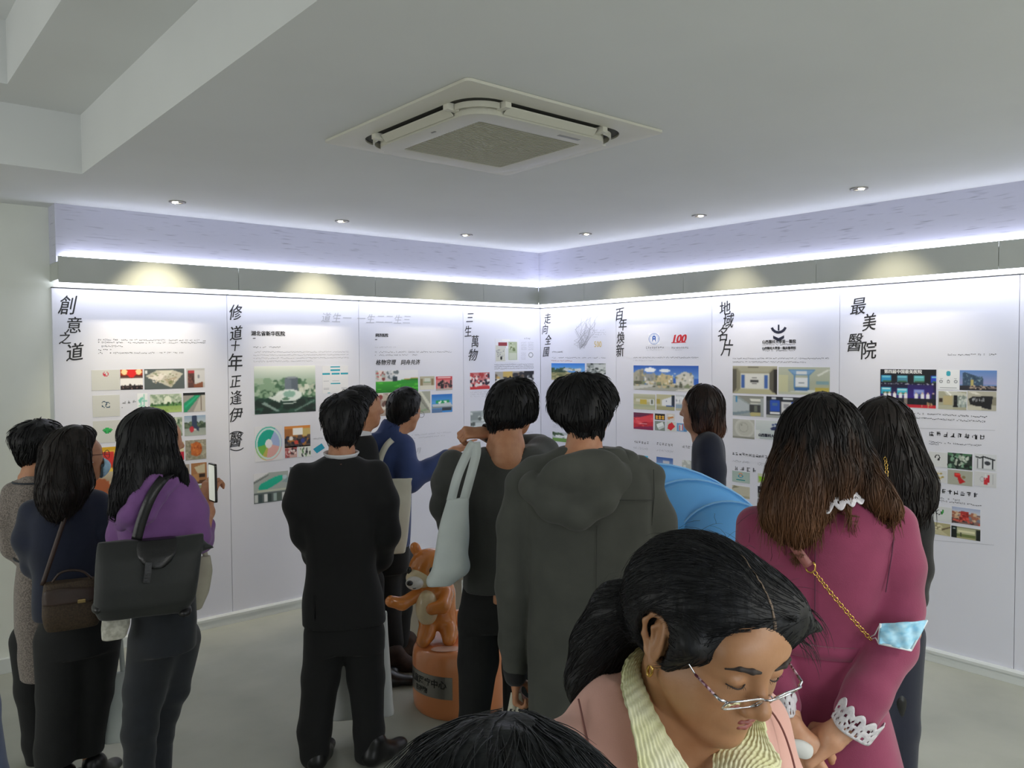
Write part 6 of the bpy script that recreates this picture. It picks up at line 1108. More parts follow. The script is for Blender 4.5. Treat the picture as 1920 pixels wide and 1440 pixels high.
tag(bg, 'large black nylon shoulder bag with leather flap on the purple-hoodie woman\'s back', 'bag')
soft('flap', [('+', Loft([(1.167, -0.020, -0.167, 0.066, 0.024), (1.145, -0.022, -0.178, 0.070, 0.040), (1.118, -0.022, -0.187, 0.069, 0.054), (1.096, -0.023, -0.190, 0.054, 0.060), (1.078, -0.022, -0.192, 0.025, 0.062)], 3.), .004)], .005, LEA, bg)
MB().ribbon([(-0.048, -0.254, 1.106), (-0.052, -0.259, 1.071), (-0.057, -0.262, 1.038)], (0, -1, 0), .022, .005).build('tab', LEA, bg, bevel=.001)
MB().ribbon(smooth_path([(-0.086, -0.175, 1.170), (-0.068, -0.178, 1.237), (-0.036, -0.178, 1.318), (0.003, -0.145, 1.371), (0.039, -0.060, 1.380), (0.073, 0.030, 1.350), (0.076, 0.100, 1.245)], 6), [(0, -1, .2)]*19+[(0, -.5, 1)]*12+[(.3, .5, 1)]*8, .034, .005).build('strap', LEA, bg, smooth=True)
for _c in ((-0.205, -0.195, 0.957), (0.062, -0.195, 0.910)): soft('corner_patch', [('+', Ell(_c, (.024, .052, .020)), 0)], .005, LEA, bg)
# phone held upright, seen from its edge
Rp = frame((-.965, -.26, .0), (.14, .05, 1)); pc = (0.180, 0.100, 1.310)
ph = at(MB().add(*rplate(.5, .08, -.5, .5)).build('mobile_phone', mat('phone_black', '#121214', .25), smooth=False), R_); tag(ph, 'black-edged mobile phone with a pale screen, held up by the purple-hoodie woman', 'phone')
M4 = Matrix([[Rp[i][0]*.073, Rp[i][2]*.150, Rp[i][1]*.009, pc[i]] for i in range(3)]+[[0, 0, 0, 1]]); ph.data.transform(M4)
sc = MB().add(*rplate(.46, .07, .52, .56)).build('screen', emit('phone_screen', '#cfd6c4', .55), ph); sc.data.transform(Matrix([[Rp[i][0]*.073, Rp[i][2]*.150, Rp[i][1]*.009, pc[i]] for i in range(3)]+[[0, 0, 0, 1]]))
tote(R_, 'tote_bag', 'beige cotton tote on the far side of the purple-hoodie woman', [('+', Loft([(1.030, 0.137, 0.090, 0.027, 0.020), (0.971, 0.136, 0.090, 0.035, 0.035), (0.892, 0.124, 0.080, 0.033, 0.040), (0.831, 0.107, 0.070, 0.021, 0.030)], 3.), .01)], [(smooth_path([(0.148, 0.090, 1.020), (0.137, 0.070, 1.080), (0.121, 0.030, 1.119)], 4), (0, -1, 0), .02)], cloth('beige_cotton', '#a8a494', '#9a9686', bs=300), disp=lambda P: folds(P, .006, 22, 37))
sf = at(soft('lace_scarf', [('+', Loft([(0.898, -0.163, -0.090, 0.046, 0.018), (0.852, -0.165, -0.095, 0.046, 0.030), (0.810, -0.169, -0.090, 0.039, 0.030)], 3.), .01)], .005, mat('lace_white', '#c9c8bd', .9, '#a5a397', 60., bump=.6, bscale=70), disp=lambda P: folds(P, .006, 40, 62, (1, 1, .2))), R_); tag(sf, 'crumpled white textured scarf hanging out below the big black bag', 'scarf')
# white paper carrier held in front of the suit man's legs
R_ = (-3.157, -2.179, -0.4937)
tote(R_, 'carrier_bag', 'white carrier bag held low in front of the suit man\'s legs', [('+', Loft([(0.601, 0.073, 0.190, 0.112, 0.020), (0.450, 0.071, 0.190, 0.127, 0.050), (0.173, 0.067, 0.190, 0.147, 0.070), (0.127, 0.067, 0.190, 0.152, 0.070)], 5.), .008)], [(smooth_path([(-0.016, 0.190, 0.603), (-0.034, 0.200, 0.693), (-0.033, 0.230, 0.773)], 4), (0, -1, 0), .018), (smooth_path([(0.106, 0.190, 0.594), (0.083, 0.200, 0.685), (0.065, 0.230, 0.766)], 4), (0, -1, 0), .018)], mat('white_paper', '#cfd0cc', .6, '#c6c8c4', 6.), disp=lambda P: folds(P, .002, 14, 38))


# --- woman in black with very long hair
R_ = (-2.224, -4.150, -1.1487)
BK3 = cloth('black_knitwear', '#0e0e11', '#0b0b0e', bs=500); hc = (-0.039, 0.030, 1.528)
o = person(R_, 'woman in black with very long black hair, beyond the magenta coat', head_ops(hc, (.25, .95, -.12), (-.12, 0, 1), s=.97, ears=False) + [('+', Cone((-0.029, -0.000, 1.505), (-0.015, -0.020, 1.412), .05, .056), .03), ('+', Loft([(1.410, -0.015, 0.000, 0.077, 0.060), (1.313, -0.020, 0.000, 0.095, 0.090), (1.102, -0.026, 0.000, 0.063, 0.090), (0.889, -0.030, 0.000, 0.073, 0.110)]), .03),
  ('+', Tube([(-0.055, -0.000, 0.885), (-0.052, -0.000, 0.527), (-0.048, -0.000, 0.130)], [.08, .055, .04]), .03), ('+', Tube([(0.009, -0.000, 0.894), (0.012, -0.000, 0.540), (0.016, 0.030, 0.130)], [.08, .055, .04]), .03), ('+', Tube([(0.048, -0.000, 1.327), (0.056, -0.010, 1.078), (0.025, 0.120, 0.914)], [.042, .036, .03]), .03)] + hand_ops((0.022, 0.130, 0.901), (-.6, .5, -.4), (.3, .2, 1), s=.9, side=-1), vox=.008)
hair([('+', Ell((-0.037, 0.010, 1.553), (.093, .104, .105), (0, .12, 0)), .01), ('+', Tube([(-0.037, -0.020, 1.533), (-0.015, -0.045, 1.459), (0.007, -0.075, 1.387), (0.017, -0.090, 1.314), (0.020, -0.095, 1.256)], [.092, .092, .088, .070, .04]), .03), ('+', Tube([(0.021, -0.000, 1.507), (0.057, -0.030, 1.426), (0.080, -0.050, 1.380), (0.077, -0.060, 1.330), (0.060, -0.060, 1.287)], [.04, .040, .036, .034, .014]), .03), ('+', Tube([(-0.076, -0.020, 1.523), (-0.071, -0.050, 1.422), (-0.057, -0.070, 1.305)], [.05, .05, .03]), .03)], .006, HB2, o, n=520, L=.2, w=.0018, lift=.006, amp=.004, fr=60, steps=8, tips=220, tipL=.06, tip_z=(0.020, -0.000, 1.333)[2])
soft('top', [('+', Loft([(1.402, -0.015, -0.010, 0.057, 0.070), (1.363, -0.013, 0.000, 0.091, 0.100), (1.287, -0.016, 0.000, 0.110, 0.120), (1.137, -0.023, 0.000, 0.079, 0.110), (0.942, -0.028, 0.000, 0.075, 0.115)], 2.3), .02), ('+', Tube([(0.054, -0.000, 1.327), (0.064, -0.020, 1.237), (0.064, -0.000, 1.103), (0.058, 0.050, 0.992), (0.033, 0.110, 0.921)], [.052, .048, .048, .044, .038]), .02)], .007, BK3, o, disp=lambda P: folds(P, .004, 24, 71))
soft('jeans', [('+', Loft([(0.996, -0.022, 0.000, 0.079, 0.110), (0.853, -0.031, 0.000, 0.079, 0.120)]), .02), ('+', Tube([(-0.058, -0.000, 0.867), (-0.052, -0.000, 0.563), (-0.048, 0.000, 0.094)], [.095, .07, .05]), .02), ('+', Tube([(0.003, 0.030, 0.866), (0.012, 0.030, 0.563), (0.016, 0.030, 0.094)], [.095, .07, .05]), .02)], .009, cloth('navy_denim', '#141a2c', '#10162a', bs=460), o)
h1 = (-0.047, -0.000, 0.039); soft('shoe', shoe_ops((h1[0], h1[1]-.06), (0, 1), .24), .008, SOLE, o); h2 = (0.017, 0.030, 0.039); soft('shoe', shoe_ops((h2[0], h2[1]-.05), (.2, 1), .24), .008, SOLE, o)
GOLD = mat('gold_metal', '#c9a45a', .25, metal=1.)
def chain(name, pts, parent, m, pitch=.012, r=.0016, rl=.0062, wl=.0044):
    """linked oval rings along a path, each link an object sharing one mesh"""
    P = smooth_path(pts, 12); L_ = [0]
    for i in range(1, len(P)): L_.append(L_[-1]+(P[i]-P[i-1]).length)
    src = MB().tube([(rl*math.cos(a), wl*math.sin(a), 0) for a in [2*math.pi*k/14 for k in range(14)]], r, 6, True).build(name, m, parent, smooth=True)
    n = int(L_[-1]/pitch)
    for k in range(n):
        s = (k+.5)*pitch; i = max(j for j in range(len(L_)) if L_[j] <= s); i = min(i, len(P)-2); t = (s-L_[i])/max(L_[i+1]-L_[i], 1e-6)
        p = P[i].lerp(P[i+1], t); d = (P[i+1]-P[i]).normalized(); n_ = Vector((0, -1, .2)); n_ = (n_-d*n_.dot(d)).normalized()
        if k % 2: n_ = (n_+d.cross(n_)*1.1).normalized()
        M = Matrix((d, n_.cross(d), n_)).transposed()
        q = src if k == 0 else instance(src, parent)
        q.location = p; q.rotation_euler = M.to_euler()
bg = at(soft('crossbody_bag', [('+', Loft([(0.743, 0.015, 0.020, 0.024, 0.060), (0.676, 0.018, 0.020, 0.032, 0.075), (0.605, 0.019, 0.020, 0.027, 0.060)], 3.), .01)], .006, LEA), R_); tag(bg, 'small black leather bag at the hip of the woman in black', 'bag')
chain('chain_link', [(-0.059, -0.070, 1.468), (-0.040, -0.100, 1.481), (-0.027, -0.155, 1.468), (-0.021, -0.175, 1.408), (-0.016, -0.160, 1.332), (0.006, -0.130, 1.153), (0.023, -0.100, 0.928), (0.026, -0.000, 0.752)], bg, GOLD, .011, .0015, .0058, .0042)

# --- woman in the magenta coat
R_ = (-3.004, -4.340, -1.0790)
MAG = cloth('magenta_wool', '#8a3556', '#7d2e4d', bs=420, bump=.2, sheen=.25); hc = (-0.011, 0.030, 1.580)
LACE = mat('white_lace', '#d6d3d6', .85, '#c4c0c6', 90., bump=.4, bscale=160)
o = person(R_, 'woman in a magenta coat with white lace cuffs, hands clasped behind her back', head_ops(hc, (-.2, .95, -.08), s=.98, ears=False) + [('+', Cone((-0.007, -0.000, 1.567), (-0.001, -0.030, 1.462), .050, .058), .03), ('+', Loft([(1.438, -0.007, -0.010, 0.133, 0.060), (1.358, -0.002, 0.000, 0.164, 0.090), (1.119, -0.019, 0.000, 0.107, 0.090), (0.919, -0.013, 0.000, 0.144, 0.120)]), .03),
  ('+', Tube([(-0.062, -0.000, 0.912), (-0.059, -0.000, 0.408), (-0.056, -0.000, -0.048)], [.085, .055, .038]), .03), ('+', Tube([(0.061, -0.000, 0.931), (0.065, -0.000, 0.439), (0.068, -0.000, -0.007)], [.085, .055, .038]), .03),
  ('+', Tube([(0.150, -0.000, 1.370), (0.163, -0.020, 1.147), (0.056, -0.170, 0.989), (0.025, -0.190, 0.947)], [.042, .038, .029, .0265]), .02), ('+', Tube([(-0.166, -0.000, 1.346), (-0.150, -0.020, 1.109), (-0.091, -0.170, 0.978), (-0.065, -0.200, 0.939)], [.042, .038, .029, .025]), .02)]
  , vox=.007, extra=[mesh_of(hand_ops((0.023, -0.195, 0.951), (-.80, -.06, -.60), (-.50, -.60, .62), s=1.0, curl=(.65, .7, .75, .8), thumb=.35, side=1)+[('+', Cone((0.067, -0.170, 1.003), (0.014, -0.200, 0.945), .030, .026), .015)], .0042, it=2),
                     mesh_of(hand_ops((-0.062, -0.205, 0.939), (.42, -.05, -.95), (-.3, -.9, 0), s=.95, curl=(.55, .6, .65, .7), thumb=.5, side=-1)+[('+', Cone((-0.091, -0.170, 0.978), (-0.057, -0.207, 0.931), .027, .024), .015)], .0042, it=2)], m=SKL)
HMB = hairmat('ombre_hair', '#0d0b0b', '#1c1513', '#5e3d24', 1.40, 1.60)
hs = [('+', Ell((-0.014, -0.000, 1.604), (.094, .102, .100)), .01), ('+', Tube([(-0.035, -0.020, 1.582), (-0.051, -0.055, 1.508), (-0.074, -0.085, 1.434), (-0.087, -0.105, 1.387)], [.085, .078, .066, .035]), .025), ('+', Tube([(-0.066, 0.020, 1.576), (-0.088, -0.000, 1.498), (-0.116, -0.030, 1.435), (-0.137, -0.045, 1.417)], [.05, .05, .038, .018]), .025),
  ('+', Tube([(0.038, 0.020, 1.580), (0.061, -0.010, 1.520), (0.101, -0.040, 1.469), (0.132, -0.055, 1.442), (0.150, -0.060, 1.429)], [.048, .048, .036, .024, .010]), .025), ('+', Tube([(-0.004, -0.030, 1.571), (0.008, -0.060, 1.511), (0.008, -0.085, 1.465)], [.075, .06, .025]), .02), ('+', Tube([(-0.050, -0.090, 1.462), (-0.055, -0.115, 1.397), (-0.065, -0.125, 1.352)], [.05, .036, .012]), .02), ('+', Tube([(-0.092, -0.080, 1.458), (-0.115, -0.100, 1.415), (-0.133, -0.105, 1.391)], [.045, .03, .01]), .02), ('+', Tube([(-0.015, -0.085, 1.482), (-0.019, -0.105, 1.435), (-0.028, -0.110, 1.411)], [.03, .022, .008]), .015), ('+', Tube([(0.025, -0.070, 1.526), (0.035, -0.095, 1.468), (0.045, -0.110, 1.432)], [.018, .013, .004]), .012)]
hair(hs, .0048, HMB, o, n=1500, L=.16, w=.0013, lift=.006, amp=.003, fr=110, steps=8, wave=.12, stretch=(1, 1, .15), tips=900, tipL=.055, tip_z=(-0.015, -0.050, 1.464)[2])
ct = [('+', Loft([(1.453, -0.002, -0.015, 0.087, 0.060), (1.425, -0.010, -0.010, 0.142, 0.085), (1.385, -0.012, -0.005, 0.173, 0.105), (1.305, -0.008, 0.000, 0.170, 0.122), (1.199, -0.010, 0.000, 0.139, 0.118), (1.093, -0.013, 0.000, 0.113, 0.105), (1.000, -0.009, 0.000, 0.134, 0.125), (0.854, -0.004, 0.000, 0.170, 0.150), (0.614, 0.009, 0.000, 0.217, 0.180), (0.399, 0.011, 0.000, 0.239, 0.190)], 2.4), .02),
  ('+', Tube([(0.146, -0.000, 1.389), (0.156, -0.020, 1.299), (0.155, -0.025, 1.198), (0.142, -0.060, 1.114), (0.084, -0.150, 1.034), (0.062, -0.175, 0.997)], [.052, .056, .054, .052, .046, .046]), .02), ('+', Tube([(-0.166, -0.000, 1.366), (-0.166, -0.020, 1.269), (-0.157, -0.030, 1.152), (-0.124, -0.100, 1.048), (-0.092, -0.165, 0.986)], [.05, .052, .05, .046, .040]), .02), ('-', Cone((-0.004, -0.010, 1.484), (-0.001, -0.025, 1.446), .060, .066), .008)]
soft('coat', ct, .0055, MAG, o, disp=lambda P: folds(P, .004, 15, 73)+folds(P, .0015, 34, 74))
bl = MB(); bz = .5*((-0.001, -0.000, 1.117)[2]+(-0.001, -0.000, 1.082)[2]); bc = (-0.012, -0.000, 1.098)
vs = []
for k in range(49):
    a = 2*math.pi*k/48; ca, sa = math.cos(a), math.sin(a); q = (abs(ca)**2.4+abs(sa)**2.4)**(-1/2.4)
    for dr, dz in ((.004, -.016), (.010, -.015), (.010, .015), (.004, .016)): vs.append((bc[0]+ca*q*(.120+dr), sa*q*(.106+dr), bz+dz))
bl.add(vs, [(k*4+j, k*4+(j+1) % 4, k*4+4+(j+1) % 4, k*4+4+j) for k in range(48) for j in range(4)]).build('belt', MAG, o, smooth=True)
for q in ([(-0.028, -0.118, 1.400), (-0.027, -0.128, 1.284), (-0.027, -0.120, 1.157)], [(0.147, -0.045, 1.414), (0.136, -0.085, 1.337), (0.124, -0.090, 1.251)]): MB().tube(q, .0014, 6).build('seam', cloth('dark_magenta_seam', '#54203a'), o)
def lace(name, parent, A, B, nu, nv, scallops, seed, m=LACE):
    """openwork band between rail A (straight edge) and rail B (scalloped edge): cells are left out to make the holes"""
    r = random.Random(seed); A = smooth_path(A, nu//(len(A)-1)+1); B = smooth_path(B, nu//(len(B)-1)+1); NU = nu; vs = []; fs = []
    pick = lambda P, t: P[min(int(t*(len(P)-1)), len(P)-2)].lerp(P[min(int(t*(len(P)-1)), len(P)-2)+1], t*(len(P)-1)-min(int(t*(len(P)-1)), len(P)-2))
    for i in range(NU+1):
        u = i/NU; sc_ = .72+.28*abs(math.sin(u*scallops*math.pi))
        for j in range(nv+1): vs.append(pick(A, u).lerp(pick(B, u), j/nv*sc_))
    for i in range(NU):
        for j in range(nv):
            if 0 < j < nv-1 and ((i % 4 in (1, 2) and j % 3 == 1 and r.random() < .75) or (i % 3 == 0 and j % 3 == 2 and r.random() < .5)): continue
            fs.append((i*(nv+1)+j, (i+1)*(nv+1)+j, (i+1)*(nv+1)+j+1, i*(nv+1)+j+1))
    q = pydata(name, vs, fs, m, parent, True); md = q.modifiers.new('thick', 'SOLIDIFY'); md.thickness = .0022; return q
lace('lace_cuff', o, [(0.009, -0.200, 0.991), (0.024, -0.226, 0.977), (0.054, -0.232, 0.961), (0.085, -0.205, 0.939), (0.100, -0.160, 0.938)], [(0.033, -0.190, 1.042), (0.054, -0.222, 1.029), (0.088, -0.225, 1.004), (0.118, -0.195, 0.984), (0.122, -0.150, 0.977)], 44, 8, 6, 1)
lace('lace_cuff', o, [(-0.107, -0.190, 0.969), (-0.089, -0.212, 0.975), (-0.073, -0.214, 0.980), (-0.062, -0.190, 0.975)], [(-0.120, -0.165, 0.987), (-0.099, -0.205, 1.023), (-0.079, -0.205, 1.035), (-0.062, -0.170, 1.020)], 28, 8, 4, 2)
lace('lace_collar', o, [(-0.051, -0.075, 1.470), (-0.015, -0.095, 1.483), (0.031, -0.095, 1.490), (0.068, -0.060, 1.469)], [(-0.064, -0.100, 1.430), (-0.014, -0.125, 1.426), (0.042, -0.122, 1.444), (0.081, -0.085, 1.452)], 44, 8, 6, 3)
MB().tube(ring((-0.081, -0.185, 0.959), .030, .030, 150, 390), .0014, 6).build('bracelet', GOLD, o, smooth=True)
_c = (0.077, 0.020, 1.610); MB().add(*rplate(.010, .004, -.003, .003)).build('earring', mat('silver', '#d8d8dc', .2, metal=1.), o).location = _c
h1 = (-0.056, -0.000, -0.090); soft('shoe', shoe_ops((h1[0], h1[1]-.06), (-.1, 1), .24), .009, SOLE, o); h2 = (0.068, -0.000, -0.047); soft('shoe', shoe_ops((h2[0], h2[1]-.06), (.1, 1), .24), .009, SOLE, o)
# bag with chain strap across her back
bg = at(soft('crossbody_bag', [('+', Box((.03, .19, (0.107, -0.000, 1.030)[2]), (.10, .035, .07), .02), 0)], .007, mat('tan_leather', '#7a4a40', .5)), R_); tag(bg, 'crossbody bag with a pink leather and gold chain strap over the magenta coat', 'bag')
MB().ribbon(smooth_path([(-0.139, -0.020, 1.419), (-0.107, -0.100, 1.390), (-0.072, -0.133, 1.350), (-0.040, -0.140, 1.308)], 6), (0, -1, .1), .022, .004).build('strap', mat('dusty_pink_leather', '#8e5650', .5), bg, smooth=True)
MB().tube([(-0.047, -0.141, 1.303), (-0.043, -0.142, 1.296), (-0.035, -0.142, 1.294), (-0.027, -0.142, 1.301), (-0.027, -0.142, 1.312), (-0.031, -0.141, 1.320)], .0023, 8).build('ring', GOLD, bg, smooth=True)
chain('chain_link', [(-0.029, -0.142, 1.297), (0.010, -0.142, 1.248), (0.055, -0.138, 1.194), (0.094, -0.125, 1.146)], bg, GOLD, .0088, .0014, .0056, .0038)
# blue mask hung on her elbow by the ear loop
mk = []; c4 = [(0.111, -0.135, 1.191), (0.170, -0.135, 1.202), (0.208, -0.100, 1.199), (0.173, -0.140, 1.140), (0.107, -0.145, 1.149)]
def crumple(A, B, nu, nv, seed, amp):
    r = random.Random(seed); ph_ = [r.uniform(0, 6) for _ in range(6)]; vs = []
    A = [Vector(a) for a in A]; B = [Vector(b) for b in B]
    pk_ = lambda P, t: P[min(int(t*(len(P)-1)), len(P)-2)].lerp(P[min(int(t*(len(P)-1)), len(P)-2)+1], t*(len(P)-1)-min(int(t*(len(P)-1)), len(P)-2))
    for i in range(nu+1):
        for j in range(nv+1):
            u, v = i/nu, j/nv; p = pk_(A, u).lerp(pk_(B, u), v); w = math.sin(u*9+v*5+ph_[0])+.7*math.sin(u*14-v*9+ph_[1])+.6*abs(math.sin(v*12+u*3+ph_[2]))
            vs.append(p+Vector((0, -1, .2))*amp*w)
    return vs, [(i*(nv+1)+j, (i+1)*(nv+1)+j, (i+1)*(nv+1)+j+1, i*(nv+1)+j+1) for i in range(nu) for j in range(nv)]
vs, fs = crumple([c4[0], c4[1], c4[2]], [c4[4], (0.142, -0.150, 1.147), c4[3]], 26, 16, 5, .0045)
mo = at(pydata('face_mask', vs, fs, mat('mask_sky', '#8fcdea', .65, '#b4def0', 60.), None, True), R_); mo.modifiers.new('thick', 'SOLIDIFY').thickness = .002; tag(mo, 'light blue disposable mask hanging from the magenta coat\'s elbow', 'mask')
def edge_strip(P, w=.004): return MB().tube(P, w, 6)
edge_strip([c4[4], (0.142, -0.153, 1.148), c4[3]], .003).tube([c4[0], c4[4]], .0026, 6).tube([c4[2], c4[3]], .0025, 6).build('edge_band', MSKW, mo, smooth=True)
MB().tube([c4[0], (0.100, -0.125, 1.161), (0.092, -0.115, 1.152)], .0012, 6).tube([c4[4], (0.102, -0.125, 1.154), (0.094, -0.115, 1.147)], .0012, 6).build('ear_loop', MSKW, mo, smooth=True)
ts = at(soft('tissue', [('+', Ell((-0.054, -0.235, 0.922), (.028, .012, .020), (0, .3, 0)), 0), ('+', Cone((-0.071, -0.235, 0.927), (-0.034, -0.232, 0.926), .012, .006), .01)], .0035, mat('tissue_white', '#dcdcd8', .8), disp=lambda P: folds(P, .003, 60, 75)), R_); tag(ts, 'folded white tissue held in the magenta-coat woman\'s clasped hands', 'tissue')


# --- woman in the foreground, pink jacket, looking down
R_ = (-4.063, -4.727, -0.9185)
PNK = cloth('pink_suiting', '#d6a699', '#cf9e91', bs=900, bump=.12, sheen=.15); CRM = mat('crinkled_cream', '#d8d8a4', .75, '#e2e0c4', 14., bump=.3, bscale=300)
hc = (.0306, .0289, 1.4492); fw = (.600, -.715, -.360); up = (.269, -.244, .932); S_ = .97
Rh = frame(fw, up); Xh = lambda q: tuple(np.array(hc)+Rh@(np.array(q)*S_)); X = lambda sh: Xf(sh, hc, Rh, S_)
fo = [('+', X(Ell((0, -.012, .028), (.075, .094, .083))), .01), ('+', X(Ell((0, .022, -.022), (.0635, .066, .082))), .03), ('+', X(Ell((-.034, .050, -.036), (.032, .028, .034))), .02), ('+', X(Ell((.034, .050, -.036), (.032, .028, .034))), .02),
  ('+', X(Cone((-.052, .012, -.045), (-.020, .056, -.090), .022, .018)), .03), ('+', X(Cone((.052, .012, -.045), (.020, .056, -.090), .022, .018)), .03), ('+', X(Ell((0, .070, -.096), (.021, .018, .017))), .02),
  ('+', X(Ell((0, .070, .030), (.050, .021, .030))), .025), ('-', X(Ell((-.031, .098, .004), (.017, .014, .011))), .014), ('-', X(Ell((.031, .098, .004), (.017, .014, .011))), .014),
  ('+', X(Ell((-.031, .0765, .003), (.0150, .0120, .0105))), .003), ('+', X(Ell((.031, .0765, .003), (.0150, .0120, .0105))), .003),
  ('+', X(Cone((0, .080, .014), (0, .104, -.026), .0075, .0095)), .011), ('+', X(Ell((0, .106, -.031), (.0115, .0105, .0105))), .007), ('+', X(Ell((-.0125, .096, -.035), (.0085, .0105, .0085))), .006), ('+', X(Ell((.0125, .096, -.035), (.0085, .0105, .0085))), .006),
  ('-', X(Ell((-.007, .100, -.0425), (.0036, .005, .003))), .002), ('-', X(Ell((.007, .100, -.0425), (.0036, .005, .003))), .002),
  ('+', X(Ell((0, .076, -.060), (.028, .016, .020))), .015), ('-', X(Cone((-.020, .0945, -.0605), (.020, .0945, -.0605), .0016, .0016)), .003)]
for e in (-1, 1):
    fo += [('+', X(Ell((e*.0790, -.012, -.003), (.0065, .0215, .034), (0, 0, e*-.42))), .006), ('-', X(Ell((e*.087, -.010, .002), (.0050, .0105, .019), (0, 0, e*-.42))), .004)]
    fo += [('+', [X(q) for q in Tube([(e*.0765, .007, .004), (e*.0785, .006, .018), (e*.0825, -.008, .0295), (e*.087, -.025, .026), (e*.0885, -.033, .010), (e*.0865, -.029, -.008), (e*.083, -.019, -.026), (e*.0795, -.007, -.036), (e*.0785, .001, -.032)], [.0026, .0030, .0034, .0034, .0032, .0034, .0042, .0058, .0040])], .005)]
    fo += [('+', [X(q) for q in Tube([(e*.081, -.012, .018), (e*.083, -.022, .006), (e*.081, -.016, -.012)], .0028)], .003), ('+', X(Cone((e*.0785, .004, -.002), (e*.0785, .003, -.013), .0040, .0045)), .003)]
BC = np.array((-.030, .088, 0.)); RB = frame((.60, -.80, 0), (0, 0, 1)); XB = lambda sh: Xf(sh, BC, RB); bp = lambda q: tuple(BC+RB@np.array(q))     # body frame: x her right, y forward
neck = [('+', Cone(Xh((0, -.030, -.06)), bp((0, -.015, 1.26)), .050, .058), .03), ('+', Cone(Xh((0, .010, -.085)), bp((0, .045, 1.26)), .036, .042), .03), ('+', XB(Ell((0, .025, 1.21), (.12, .075, .075))), .03), ('+', Cone(Xh((.05, -.03, -.06)), bp((.02, .07, 1.26)), .014, .012), .015)]
lower = [('+', XB(Loft([(1.31, .0, -.01, .09, .045), (1.25, .0, .0, .14, .075), (1.16, .0, .0, .15, .08), (.98, 0, .0, .12, .09), (.80, 0, .0, .14, .11)])), .03), ('+', Tube([bp((-.08, 0, .8)), bp((-.08, 0, .45)), bp((-.08, -.01, .08))], [.08, .055, .038]), .03), ('+', Tube([bp((.08, 0, .8)), bp((.08, 0, .45)), bp((.08, -.01, .08))], [.08, .055, .038]), .03),
  ('+', Tube([bp((.155, 0, 1.26)), bp((.19, .02, 1.05)), bp((.07, .22, 1.10)), bp((.045, .25, 1.17))], [.036, .032, .026, .023]), .02), ('+', Tube([bp((-.155, 0, 1.26)), bp((-.20, .04, 1.05)), bp((-.06, .24, 1.14))], [.036, .032, .026]), .02)] + hand_ops(bp((.042, .253, 1.175)), RB@np.array((-.35, .15, .85)), RB@np.array((.3, .9, 0)), s=.9, curl=(.7, .75, .8, .85), thumb=.4, side=-1) + hand_ops(bp((-.055, .245, 1.145)), RB@np.array((.35, .1, .85)), RB@np.array((-.3, .9, 0)), s=.9, curl=(.8, .8, .8, .8), side=1)
o = person(R_, 'woman in a pink jacket with cream collar and silver glasses, looking down, in front', lower, .008, mat('skin_foreground', '#ab7e5b', .45, '#a17451', 26., sss=.1, bump=.06, bscale=240), extra=[mesh_of(fo+neck, .0022, it=1)])
# brows, lashes, lips
BRW = mat('eyebrow_hair', '#2a211d', .7)
for e in (-1, 1):
    soft('eyebrow', [('+', [X(q) for q in Tube([(e*.012, .0935, .020), (e*.026, .0935, .0235), (e*.040, .0865, .0245), (e*.052, .0760, .018)], [.0026, .0036, .0030, .0012])], .003)], .0013, BRW, o)
    lb = MB(); lb.tube(smooth_path([Xh((e*.0175, .0840, -.0015)), Xh((e*.025, .0875, -.0055)), Xh((e*.034, .0868, -.0060)), Xh((e*.0445, .0785, -.0030))], 5), .0009*S_, 6)
    for k in range(9):
        t = k/8; a = Xh((e*(.021+.022*t), .0872-.006*t*t, -.0055+.0015*t)); b = Xh((e*(.021+.0245*t), .0905-.006*t, -.0078+.002*t)); lb.tube([a, b], [.0004, .0002], 4)
    lb.build('eyelashes', BRW, o, smooth=True)
LIP = mat('lip_red', '#93524a', .4, '#864840', 60.)
soft('lips', [('+', [X(q) for q in Tube([(-.0215, .0830, -.0605), (-.010, .0905, -.0572), (0, .0920, -.0582), (.010, .0905, -.0572), (.0215, .0830, -.0605)], [.0012, .0030, .0031, .0030, .0012])], .003), ('+', [X(q) for q in Tube([(-.0195, .0830, -.0622), (-.009, .0895, -.0660), (0, .0910, -.0668), (.009, .0895, -.0660), (.0195, .0830, -.0622)], [.0012, .0034, .0038, .0034, .0012])], .0015)], .0013, LIP, o)
# glasses low on the nose
SIL = mat('silver_frame', '#c9cad2', .18, metal=1.); TORT = mat('mottled_purple_temple', '#5c2a3a', .35, '#b79aa4', 260., contrast=(.45, .55))
gl = MB(); gz = -.014; gy = .112
def rim(e): return [Xh((e*(.0345)+.0255*math.copysign(abs(math.cos(a))**.6, math.cos(a)), gy-.0035-abs(e*.0345+.0255*math.cos(a))*.16-.008*(math.sin(a)*-.9), gz+.0125*math.copysign(abs(math.sin(a))**.7, math.sin(a)))) for a in [2*math.pi*k/36 for k in range(36)]]
for e in (-1, 1): gl.tube(rim(e), .0013*S_, 8, True)
gl.tube([Xh((-.0095, gy-.003, gz+.006)), Xh((-.004, gy+.001, gz+.008)), Xh((.004, gy+.001, gz+.008)), Xh((.0095, gy-.003, gz+.006))], .0015, 8)
for e in (-1, 1): gl.tube([Xh((e*.0105, gy-.005, gz+.002)), Xh((e*.009, gy-.011, gz+.003)), Xh((e*.0085, gy-.013, gz-.002))], .0011, 6); gl.tube([Xh((e*.0595, gy-.012, gz+.006)), Xh((e*.067, gy-.016, gz+.007)), Xh((e*.069, gy-.024, gz+.008))], .0019, 8)
go = gl.build('glasses', SIL, o, smooth=True)
GLS = mat('clear_lens', '#f4f6f8', .03); GLS.node_tree.nodes['Principled BSDF'].inputs['Transmission Weight'].default_value = 1.0; GLS.node_tree.nodes['Principled BSDF'].inputs['IOR'].default_value = 1.12
